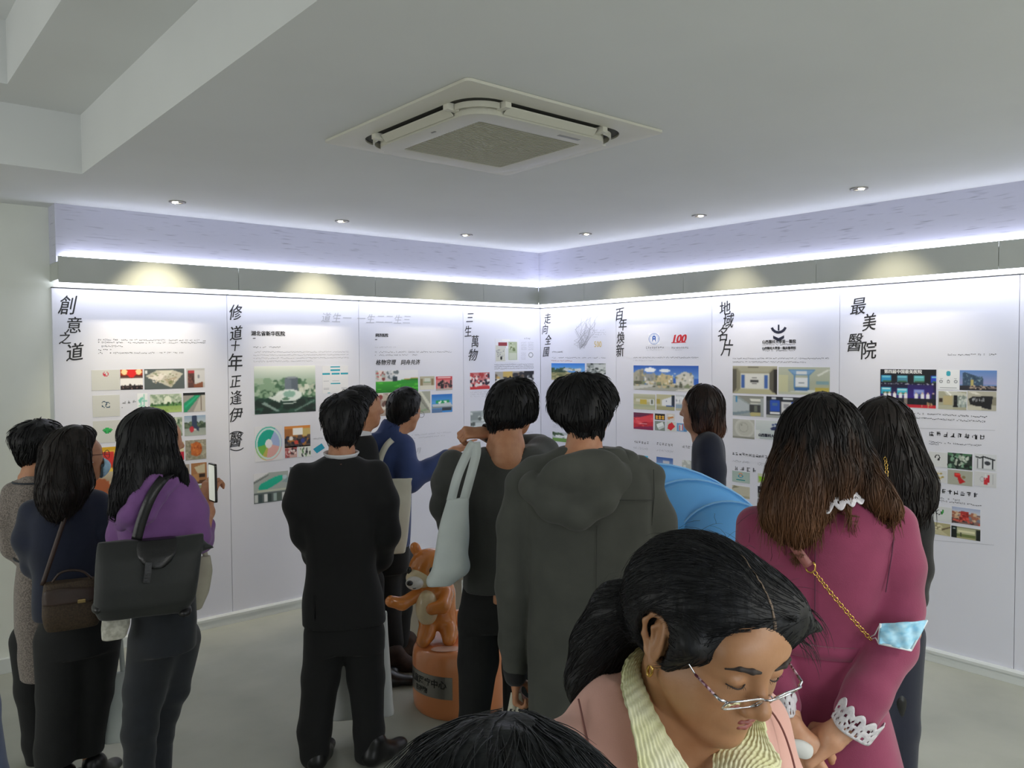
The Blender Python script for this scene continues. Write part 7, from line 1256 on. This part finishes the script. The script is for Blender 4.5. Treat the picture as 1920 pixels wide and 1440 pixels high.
for e in (-1, 1):
    rr_ = rim(e); pydata('lens', rr_, [tuple(range(36))], GLS, go)
    MB().tube([Xh((e*.069, gy-.024, gz+.008)), Xh((e*.0745, gy-.055, gz+.012))], .0016, 6).build('temple', TORT, go, smooth=True)
    MB().tube([Xh((e*.0745, gy-.055, gz+.012)), Xh((e*.079, .015, .014)), Xh((e*.083, -.012, .022))], .0010, 6).build('temple_end', SIL, go, smooth=True)
er = MB().tube([Xh((.0835+.003*math.sin(a)*0, -.004+.0040*math.cos(a), -.046+.0075*math.sin(a))) for a in [2*math.pi*k/20 for k in range(20)]], .0020, 8, True)
er.build('earring', GOLD, o, smooth=True); MB().tube([Xh((-.0835, -.004+.0040*math.cos(a), -.046+.0075*math.sin(a))) for a in [2*math.pi*k/20 for k in range(20)]], .0020, 8, True).build('earring', GOLD, o, smooth=True)
# hair parted near the middle and tied in a tail
tie = (-0.054, 0.085, 1.460)
HP = hairmat('black_glossy_hair', '#070709', '#15161a')
hp = [('+', X(Ell((0, -.016, .030), (.0825, .102, .0885))), .01), ('+', X(Ell((.02, -.05, .02), (.074, .083, .083))), .03), ('+', X(Ell((-.046, .034, .058), (.036, .048, .040))), .03), ('+', X(Cone((-.060, .050, .058), (-.112, .064, .040), .022, .004)), .025), ('+', X(Cone((.070, .035, .025), (.077, .012, -.022), .022, .010)), .015),
  ('-', X(Cone((-.010, .122, .090), (.004, .125, -.07), .014, .100)), .016), ('-', X(Ell((.030, .105, .030), (.035, .05, .045))), .012), ('-', X(Ell((.092, -.012, -.008), (.024, .028, .042))), .006), ('-', X(Cone((-.007, .084, .078), (-.006, .060, .1005), .0065, .0055)), .004), ('-', X(Cone((-.006, .060, .1005), (-.004, .010, .1195), .0055, .003)), .004),
  ('+', Tube([(-0.052, 0.080, 1.469), (-0.090, 0.115, 1.441), (-0.118, 0.125, 1.390), (-0.136, 0.125, 1.339), (-0.148, 0.120, 1.294)], [.024, .040, .040, .032, .010]), .02)]
ho = hair(hp, .0030, HP, o, n=2600, L=.12, w=.00045, lift=.0022, target=tie, amp=.0008, fr=150, steps=9, seed=4, stretch=(1, 1, 1))
# the parting: a thin line of scalp along the crown
bvh_ = BVHTree.FromPolygons([v.co for v in ho.data.vertices], [q.vertices for q in ho.data.polygons]); pl_ = []; upv = Vector(Rh[:, 2]); rp = random.Random(2)
for k in range(15):
    t = k/14; a = Vector(Xh((-.007+.004*t, .104-.095*t, .17))); h, nn, _, _ = bvh_.ray_cast(a, (Vector(Rh[:, 2])*-1.+Vector(Rh[:, 1])*-.25).normalized())
    if h is not None: pl_.append((h+nn*.0006, nn))
if len(pl_) > 4:
    MB().ribbon([q for q, _ in pl_], [n_ for _, n_ in pl_], [.0036*(1-.8*k/len(pl_))*rp.uniform(.75, 1.15) for k in range(len(pl_))], .0008).build('parting', mat('scalp', '#7c6856', .6, '#54463a', 300.), o, smooth=True)
r = random.Random(11); fly = MB()
for k in range(34):
    a = Vector(Xh((r.uniform(-.07, .07), r.uniform(-.09, .07), .11+r.uniform(-.02, .012)))); d = Vector((r.uniform(-1, 1), r.uniform(-.3, .3), r.uniform(.1, 1))).normalized(); pts = [a]
    for s in range(5): d = (d+Vector((r.uniform(-.35, .35), r.uniform(-.2, .2), -.22))).normalized(); pts.append(pts[-1]+d*r.uniform(.004, .010))
    fly.tube(pts, [.00028, .00026, .00024, .0002, .00016, .0001], 3)
for k in range(4):
    t = r.random(); e = 1 if r.random() < .6 else -1; a = Vector(Xh((e*(.012+.058*t), .086-.05*t, .074-.066*t))); d = Vector(Rh@np.array((e*.25*r.random(), .35, -1.)))
    pts = [a]
    for s in range(5): d = (d.normalized()+Vector((r.uniform(-.25, .25), r.uniform(-.25, .25), -.1))).normalized(); pts.append(pts[-1]+d*r.uniform(.003, .007))
    fly.tube(pts, [.0003, .00028, .00024, .0002, .00016, .0001], 3)
for k in range(40):
    a = Vector(Xh((-.085+r.uniform(-.012, .006), .052+r.uniform(-.02, .015), .04+r.uniform(-.02, .03)))); d = Vector((1, -.2, -.45)).normalized(); pts = [a]
    for s in range(6): d = (d+Vector((-.10, 0, -.16+r.uniform(-.1, .1)))).normalized(); pts.append(pts[-1]+d*r.uniform(.004, .010))
    fly.tube(pts, [.0005, .0005, .00045, .0004, .0003, .0002, .0001], 3)
hl = [(0, .086, .092), (.028, .079, .081), (.050, .064, .064), (.065, .046, .040), (.073, .034, .008), (.076, .020, -.014)]
hr = [(-.012, .085, .092), (-.032, .079, .080), (-.052, .064, .062)]
for k in range(150):
    L_, e = (hl, 1) if k < 115 else (hr, -1)
    t = r.random()*(len(L_)-1.001); i = int(t); q = np.array(L_[i])*(1-t+i)+np.array(L_[i+1])*(t-i); dq = np.array(L_[i+1])-np.array(L_[i]); dq = dq/np.linalg.norm(dq)
    q = q+np.array((e*.002, .0015, -.001))+np.array((r.uniform(-.004, .004), r.uniform(0, .002), r.uniform(-.006, .004))); d = dq*.8+np.array((e*.12, -.30, -.15)); pts = [Vector(Xh(q))]
    for s_ in range(6):
        d = d/np.linalg.norm(d)+np.array((r.uniform(-.12, .12), r.uniform(-.14, .04), r.uniform(-.12, .10))); q = q+d/np.linalg.norm(d)*r.uniform(.004, .0075); pts.append(Vector(Xh(q)))
    fly.tube(pts, [.00045, .00045, .0004, .00036, .0003, .0002, .0001], 3)
fo_ = fly.build('loose_strands', HP, o, smooth=True); fo_['kind'] = 'stuff'
# jacket, collar
jk = [('+', XB(Loft([(1.365, 0, -.035, .070, .045), (1.345, 0, -.025, .105, .065), (1.318, 0, -.01, .142, .085), (1.28, 0, .0, .168, .105), (1.22, 0, .005, .178, .120), (1.12, 0, .01, .185, .125), (1.00, 0, .005, .165, .12), (.85, 0, .0, .19, .14)], 2.3)), .02),
  ('+', Tube([bp((.162, -.005, 1.275)), bp((.192, -.005, 1.17)), bp((.205, .01, 1.03)), bp((.08, .21, 1.09))], [.056, .055, .050, .042]), .03), ('+', Tube([bp((-.148, -.005, 1.27)), bp((-.172, .0, 1.17)), bp((-.19, .03, 1.03)), bp((-.07, .23, 1.13))], [.056, .055, .050, .042]), .03),
  ('-', Cone(Xh((0, -.03, -.05)), bp((0, -.0, 1.29)), .062, .074), .01), ('-', Cone(bp((0, .06, 1.38)), bp((0, .14, 1.16)), .072, .030), .012)]
JKT = soft('jacket', jk, .0045, PNK, o, disp=lambda P: folds(P, .0022, 16, 81))
DSM = cloth('dark_pink_seam', '#7a4a44')
for sg in (1, -1): MB().tube(smooth_path([bp((sg*.115, -.03, 1.346)), bp((sg*.140, .045, 1.315)), bp((sg*.138, .09, 1.27)), bp((sg*.132, .118, 1.19))], 6), .0014, 6).build('seam', DSM, o)
def ribbed(name, A, B, nu, nv, ribs, parent, m, amp=.0012, along=True, t=.004, over=None):
    A = smooth_path(A, 10); B = smooth_path(B, 10); vs = []; r = random.Random(len(A)*7+ribs)
    pk_ = lambda P, t: P[min(int(t*(len(P)-1)), len(P)-2)].lerp(P[min(int(t*(len(P)-1)), len(P)-2)+1], t*(len(P)-1)-min(int(t*(len(P)-1)), len(P)-2))
    ph_ = [r.uniform(0, 6) for _ in range(4)]
    for i in range(nu+1):
        a, b = pk_(A, i/nu), pk_(B, i/nu); a2 = pk_(A, min(i/nu+.02, 1)); n = (b-a).cross(a2-pk_(A, max(i/nu-.02, 0))); n.normalize()
        if n.y > 0: n = -n
        for j in range(nv+1):
            v = j/nv; w = ribs*v*6.283+.9*math.sin(i*.21+v*5+ph_[0])+.6*math.sin(i*.53+ph_[1]+v*11)
            bulge = math.sin(v*math.pi)*.006
            vs.append(a.lerp(b, v)+n*(bulge+amp*math.sin(w)+.0006*math.sin(i*1.1+j*.3+ph_[2])))
    if over is not None:                        # the collar lies on the jacket: lift whatever would sink into it
        bv = BVHTree.FromPolygons([v.co for v in over.data.vertices], [p.vertices for p in over.data.polygons])
        for k, v in enumerate(vs):
            h, nn, _, dd = bv.find_nearest(v)
            e = (v-h).dot(nn)
            if e < .004: vs[k] = v+nn*(.004-e)*1.0+nn*amp*math.sin(k % (nv+1)/nv*ribs*6.283)
    q = pydata(name, vs, [(i*(nv+1)+j, (i+1)*(nv+1)+j, (i+1)*(nv+1)+j+1, i*(nv+1)+j+1) for i in range(nu) for j in range(nv)], m, parent, True)
    md = q.modifiers.new('thick', 'SOLIDIFY'); md.thickness = t; md.offset = -1; return q
ribbed('collar', [(-0.039, 0.120, 1.401), (-0.062, 0.085, 1.404), (-0.079, 0.045, 1.395), (-0.079, 0.005, 1.385), (-0.068, -0.035, 1.367), (-0.053, -0.075, 1.324), (-0.046, -0.085, 1.280)], [(-0.032, 0.120, 1.387), (-0.052, 0.100, 1.386), (-0.059, 0.065, 1.378), (-0.048, 0.025, 1.366), (-0.026, -0.015, 1.342), (0.004, -0.050, 1.313), (0.020, -0.060, 1.274)], 110, 60, 11, o, CRM, .0011, over=JKT)
ribbed('collar', [(0.078, 0.110, 1.323), (0.068, 0.075, 1.315), (0.037, 0.045, 1.306), (0.030, -0.005, 1.297), (0.030, -0.045, 1.266)], [(0.092, 0.100, 1.328), (0.101, 0.055, 1.308), (0.113, 0.030, 1.293), (0.089, -0.010, 1.300), (0.069, -0.050, 1.274)], 80, 60, 12, o, CRM, .0011, over=JKT)
soft('trousers', [('+', Tube([bp((sg*.08, 0, .95)), bp((sg*.08, 0, .45)), bp((sg*.08, -.01, .05))], [.115, .085, .07]), .03) for sg in (-1, 1)], .012, DRK, o)
for sg in (-1, 1):
    h1 = bp((sg*.08, -.06, 0)); soft('shoe', shoe_ops((h1[0], h1[1]), RB@np.array((sg*.15, 1, 0)), .24), .01, SOLE, o)

# --- top of a head at the bottom edge, right in front of the photographer
R_ = (-4.470, -4.867, -0.6896)
hc = (-0.003, 0.000, 1.382); o = person(R_, 'person whose black-haired crown just rises into the bottom edge of the picture', head_ops(hc, (.1, .9, -.35), (0, .35, .9), s=1.0) + [('+', Cone((hc[0], hc[1]-.03, hc[2]-.08), (hc[0], hc[1]-.05, hc[2]-.17), .055, .06), .03), ('+', Loft([(hc[2]-.17, hc[0], -.05, .10, .06), (hc[2]-.27, hc[0], -.05, .17, .09), (.95, hc[0], -.02, .13, .10), (.8, hc[0], -.02, .16, .12)]), .03), ('+', Tube([(-.08, 0, .8), (-.08, 0, .45), (-.08, 0, .08)], [.08, .055, .04]), .03), ('+', Tube([(.08, 0, .8), (.08, 0, .45), (.08, 0, .08)], [.08, .055, .04]), .03)], .008)
HBU = hairmat('soft_black_hair', '#0b0c0e', '#1d2023')
hair([('+', Ell((-0.002, -0.000, 1.415), (.100, .112, .104), (-.3, 0, 0)), .01), ('+', Ell((0.033, 0.020, 1.394), (.065, .08, .080)), .03), ('+', Ell((-0.037, -0.000, 1.406), (.055, .08, .075)), .03)], .0034, HBU, o, n=2600, L=.11, w=.00052, lift=.008, crown=(0.004, 0.030, 1.513), gravity=.10, amp=.003, fr=120, steps=8, seed=9, stretch=(1, 1, 1), wave=.1)
soft('jacket', [('+', Loft([(hc[2]-.15, hc[0], -.05, .09, .07), (hc[2]-.20, hc[0], -.05, .17, .10), (hc[2]-.30, hc[0], -.05, .20, .12), (1.0, hc[0], -.02, .18, .13), (.72, hc[0], -.02, .19, .14)]), .02), ('+', Tube([(hc[0]-.19, -.05, hc[2]-.26), (hc[0]-.23, -.03, 1.0), (hc[0]-.15, .08, .85)], [.055, .05, .042]), .03), ('+', Tube([(hc[0]+.19, -.05, hc[2]-.26), (hc[0]+.23, -.03, 1.0), (hc[0]+.15, .08, .85)], [.055, .05, .042]), .03)], .011, BLK, o)
soft('trousers', [('+', Tube([(-.08, 0, .85), (-.08, 0, .45), (-.08, 0, .05)], [.11, .085, .065]), .03), ('+', Tube([(.08, 0, .85), (.08, 0, .45), (.08, 0, .05)], [.11, .085, .065]), .03)], .012, DRK, o)
soft('shoe', shoe_ops((-.08, -.05), (-.1, 1), .26), .01, SOLE, o); soft('shoe', shoe_ops((.08, -.05), (.1, 1), .26), .01, SOLE, o)

# --- person outside the frame at the left, whose slate sleeve enters the lower left corner
R_ = (-4.759, -2.919, -0.0386)
SLT = cloth('slate_blue_cloth', '#4a5570', '#434d66', bs=420); hc = (-.02, .0, 1.52)
o = person(R_, 'person in a slate blue jacket, only the elbow showing in the lower left corner', head_ops(hc, (.4, .9, 0), s=.98) + [('+', Cone((-.02, -.02, 1.44), (-.02, -.03, 1.36), .05, .058), .03), ('+', Loft([(1.36, -.02, -.02, .09, .06), (1.28, -.02, -.01, .17, .09), (1.0, -.02, 0, .13, .09), (.8, -.02, 0, .15, .12)]), .03), ('+', Tube([(-.1, 0, .8), (-.1, 0, .45), (-.1, 0, .08)], [.08, .055, .04]), .03), ('+', Tube([(.06, 0, .8), (.06, 0, .45), (.06, 0, .08)], [.08, .055, .04]), .03), ('+', Tube([(.14, 0, 1.27), (0.164, 0.000, 0.762), (.12, .16, .90)], [.04, .036, .03]), .02)] + hand_ops((.11, .17, .90), (-.6, .6, .2), (0, 0, 1), s=.95, side=-1), .009)
hair([('+', Ell((-.02, -.02, 1.55), (.09, .105, .095)), .01), ('-', Ell((.03, .11, 1.50), (.085, .08, .1)), .01)], .008, HB, o, n=150, L=.05, w=.002, crown=(-.02, -.03, 1.65))
soft('jacket', [('+', Loft([(1.40, -.02, -.02, .08, .06), (1.33, -.02, -.01, .17, .10), (1.25, -.02, 0, .20, .12), (1.0, -.02, 0, .17, .12), (.78, -.02, 0, .18, .13)]), .02), ('+', Tube([(.15, 0, 1.27), (0.159, 0.000, 0.914), (0.176, 0.000, 0.703), (.12, .15, .90)], [.055, .052, .056, .042]), .02), ('+', Tube([(-.19, 0, 1.27), (-.24, 0, 1.0), (-.18, .1, .82)], [.055, .05, .042]), .03)], .008, SLT, o, disp=lambda P: folds(P, .003, 22, 91))
soft('trousers', [('+', Tube([(-.1, 0, .85), (-.1, 0, .45), (-.1, 0, .05)], [.105, .08, .06]), .03), ('+', Tube([(.06, 0, .85), (.06, 0, .45), (.06, 0, .05)], [.105, .08, .06]), .03)], .012, DRK, o)
soft('shoe', shoe_ops((-.1, -.05), (0, 1), .26), .01, SOLE, o); soft('shoe', shoe_ops((.06, -.05), (.1, 1), .26), .01, SOLE, o)


# ------------------------------------------------------------------ orange animal statue on its round plinth
R_ = (-2.402, -2.006, -0.6353)
ORG = mat('orange_gloss', '#d8853a', .25, '#cc7a34', 4., coat=.6); CRMS = mat('cream_gloss', '#dcc9a2', .3, coat=.5); WHS = mat('white_gloss', '#dcd8d2', .3, coat=.5); BLKS = mat('black_gloss', '#0c0a0a', .2, coat=.5); PKS = mat('pink_gloss', '#e07a86', .35); PEACH = mat('peach_gloss', '#e08c56', .28, '#da8650', 3., coat=.5); PALEPK = mat('pale_pink_gloss', '#e4b8a4', .3, coat=.4)
pz = .335
pl = MB().lathe([(.232, 0), (.240, .012), (.244, .04), (.246, .10), (.246, .255), (.240, .295), (.222, .325), (.19, .333), (.0, .335)], 64).build('round_plinth', PEACH, None, auto=.9); at(pl, R_); tag(pl, 'glossy orange round plinth with a steel plaque', 'plinth')
# plaque bent round the plinth
def bent(name, a0, a1, z0, z1, r, m, parent, n=16, t=.003):
    vs = []; 
    for k in range(n+1):
        a = math.radians(a0+(a1-a0)*k/n)
        for rr_, z in ((r, z0), (r+t, z0), (r+t, z1), (r, z1)): vs.append((rr_*math.sin(a), -rr_*math.cos(a), z))
    return pydata(name, vs, [(k*4+j, k*4+(j+1) % 4, k*4+4+(j+1) % 4, k*4+4+j) for k in range(n) for j in range(4)]+[(3, 2, 1, 0), tuple(n*4+j for j in range(4))], m, parent, False)
pq = bent('plaque', -78, -9, .112, .222, .246, mat('plaque_steel', '#9a9690', .28, metal=.9), pl)
def bent_text(body, size, adeg, z, r, m, parent):
    me = text_mesh(body, size, 0, .001); 
    for v in me.vertices:
        a = math.radians(adeg)+v.co.x/r; v.co = ((r+v.co.z)*math.sin(a), -(r+v.co.z)*math.cos(a), z+v.co.y)
    return link('lettering', me, m, parent)
bent_text('儿童医疗中心', .044, -46, .180, .2495, M_ink, pq); bent_text('吉祥物', .032, -52, .138, .2495, M_ink, pq)
for (px_, py_, rx, ry) in ((-.07, -.155, .075, .036), (-.17, .03, .05, .05)):  # a pale ellipse, then a highlight painted in as the left spot
    c_ = MB().lathe([(1, 0), (.98, .003), (.0, .0035)], 28).build('spot_and_glint', PALEPK, pl); c_.scale = (rx, ry, 1); c_.location = (px_, py_, .3335 if px_ > -.1 else .332)
c = (-0.169, 0.000, 0.662); bz_ = pz-.01
st = at(soft('animal_statue', [('+', Ell((c[0]+.02, .0, .70), (.112, .10, .105)), .01), ('+', Ell((c[0]+.045, .02, .55), (.105, .095, .125)), .03), ('+', Ell((c[0]+.05, .01, .46), (.098, .088, .085)), .04),
   ('+', Ell((c[0]-.055, .0, .805), (.028, .018, .036), (0, -.3, 0)), .012), ('+', Ell((c[0]+.085, .02, .805), (.028, .018, .036), (0, .3, 0)), .012),
   ('+', Tube([(c[0]-.05, -.04, .575), (c[0]-.12, -.08, .545), (c[0]-.175, -.10, .565)], [.034, .032, .030]), .015), ('+', Tube([(c[0]+.10, -.04, .575), (c[0]+.085, -.105, .535), (c[0]+.03, -.13, .53)], [.038, .036, .030]), .015),
   ('+', Tube([(c[0]+.01, -.03, .43), (c[0]+.0, -.07, .385), (c[0]-.015, -.10, .36)], [.050, .042, .036]), .02), ('+', Tube([(c[0]+.10, -.01, .43), (c[0]+.115, -.05, .385), (c[0]+.115, -.09, .36)], [.050, .042, .036]), .02), ('+', Tube([(c[0]+.10, .07, .42), (c[0]+.17, .10, .40), (c[0]+.215, .09, .44)], [.04, .045, .03]), .02)], .006, ORG), R_)
tag(st, 'glossy orange and cream cartoon animal statue standing on the orange plinth', 'statue')
soft('belly', [('+', Ell((c[0]+.005, -.062, .515), (.060, .048, .092)), 0)], .005, CRMS, st)
soft('face_patch', [('+', Ell((c[0]-.025, -.058, .670), (.078, .05, .052)), .01)], .005, CRMS, st); soft('muzzle', [('+', Ell((c[0]-.055, -.098, .655), (.046, .040, .034)), .01)], .004, WHS, st)
soft('nose', [('+', Ell((c[0]-.078, -.134, .664), (.017, .013, .014)), 0)], .003, BLKS, st)
for (x, y) in ((-.085, -.070), (.030, -.093)): soft('eye', [('+', Ell((c[0]+x, y, .712), (.014, .011, .020)), 0)], .003, BLKS, st)
for (x, y) in ((.070, -.083),): soft('cheek', [('+', Ell((c[0]+x, y, .662), (.020, .012, .014)), 0)], .003, PKS, st)
MB().tube(smooth_path([(c[0]-.075, -.118, .642), (c[0]-.058, -.133, .636), (c[0]-.042, -.129, .642)], 4), .002, 6).build('mouth', BLKS, st, smooth=True)
# plain beige plinth behind it
_a = (-0.365, 0.900, 0.401); _b = (0.015, 0.900, 0.391)
bx_ = at(MB().box(_a[0], .88, 0, _b[0], 1.22, _a[2]-.012).build('display_plinth', mat('beige_laminate', '#b3ad9c', .5), bevel=.006), R_); tag(bx_, 'plain beige display plinth standing behind the orange statue', 'plinth')
MB().box(_a[0]-.008, .872, _a[2]-.012, _b[0]+.008, 1.228, _a[2]+.01).build('top', mat('beige_laminate_top', '#bdb8a8', .45), bx_, bevel=.004); MB().box(_a[0]+.01, .89, 0, _b[0]-.01, 1.21, .04).build('base', mat('grey_plinth_base', '#6f6c64', .6), bx_)

# ------------------------------------------------------------------ blue petal sculpture behind the parka
R_ = (-2.274, -3.386, -0.9248)
BLUG = mat('blue_gloss', '#6cb6f6', .3, '#64aef0', 2., coat=.4); RIM = mat('rim_light_edge', '#8cc6f8', .3)  # the paler edge colour paints in the backlit rim
sc_ = at(soft('sculpture_body', [('+', Loft([(.0, 0, .05, .30, .24), (.05, 0, .05, .31, .25), (.30, 0, .05, .22, .18), (.60, 0, .05, .15, .12), (.95, 0, .08, .14, .10)], 2.), 0)], .012, BLUG), R_)
sc_.name = 'petal_sculpture'; tag(sc_, 'glossy blue moulded sculpture of overlapping rounded petals with edges paled for rim light', 'sculpture')
def petal(cx, cy, cz, rx, rz, dep, tilt, rot):
    """a rounded shell bulging towards the room, with a pale lip painting in rim light round its edge"""
    n, k = 40, 12; vs = []; fs = []; lip = []
    for j in range(k+1):
        t = j/k
        for i in range(n):
            a = 2*math.pi*i/n; vs.append((rx*t*math.cos(a), -dep*(1-t*t), rz*t*math.sin(a)))
    for j in range(k):
        for i in range(n): fs.append((j*n+i, j*n+(i+1) % n, (j+1)*n+(i+1) % n, (j+1)*n+i))
    lip = [vs[k*n+i] for i in range(n)]
    M = Matrix.Translation((cx, cy, cz))@Matrix.Rotation(rot, 4, 'Y')@Matrix.Rotation(tilt, 4, 'X')
    q = pydata('petal', [M@Vector(v) for v in vs], fs, BLUG, sc_, True); md = q.modifiers.new('thick', 'SOLIDIFY'); md.thickness = .012; md.offset = 1
    MB().tube([M@Vector(v) for v in lip], .0045, 8, True).build('lip', RIM, q, smooth=True)
def pet(p, rx, rz, dep, tilt, rot): petal(p[0], p[1], p[2], rx, rz, dep, tilt, rot)
pet((-0.080, 0.120, 1.038), .40, .302, .16, .15, .38)
pet((0.039, 0.020, 1.045), .285, .245, .16, .1, .62)
pet((0.130, -0.100, 1.036), .20, .21, .14, .1, .5)
pet((-0.164, -0.020, 0.938), .25, .25, .15, .1, -.3)
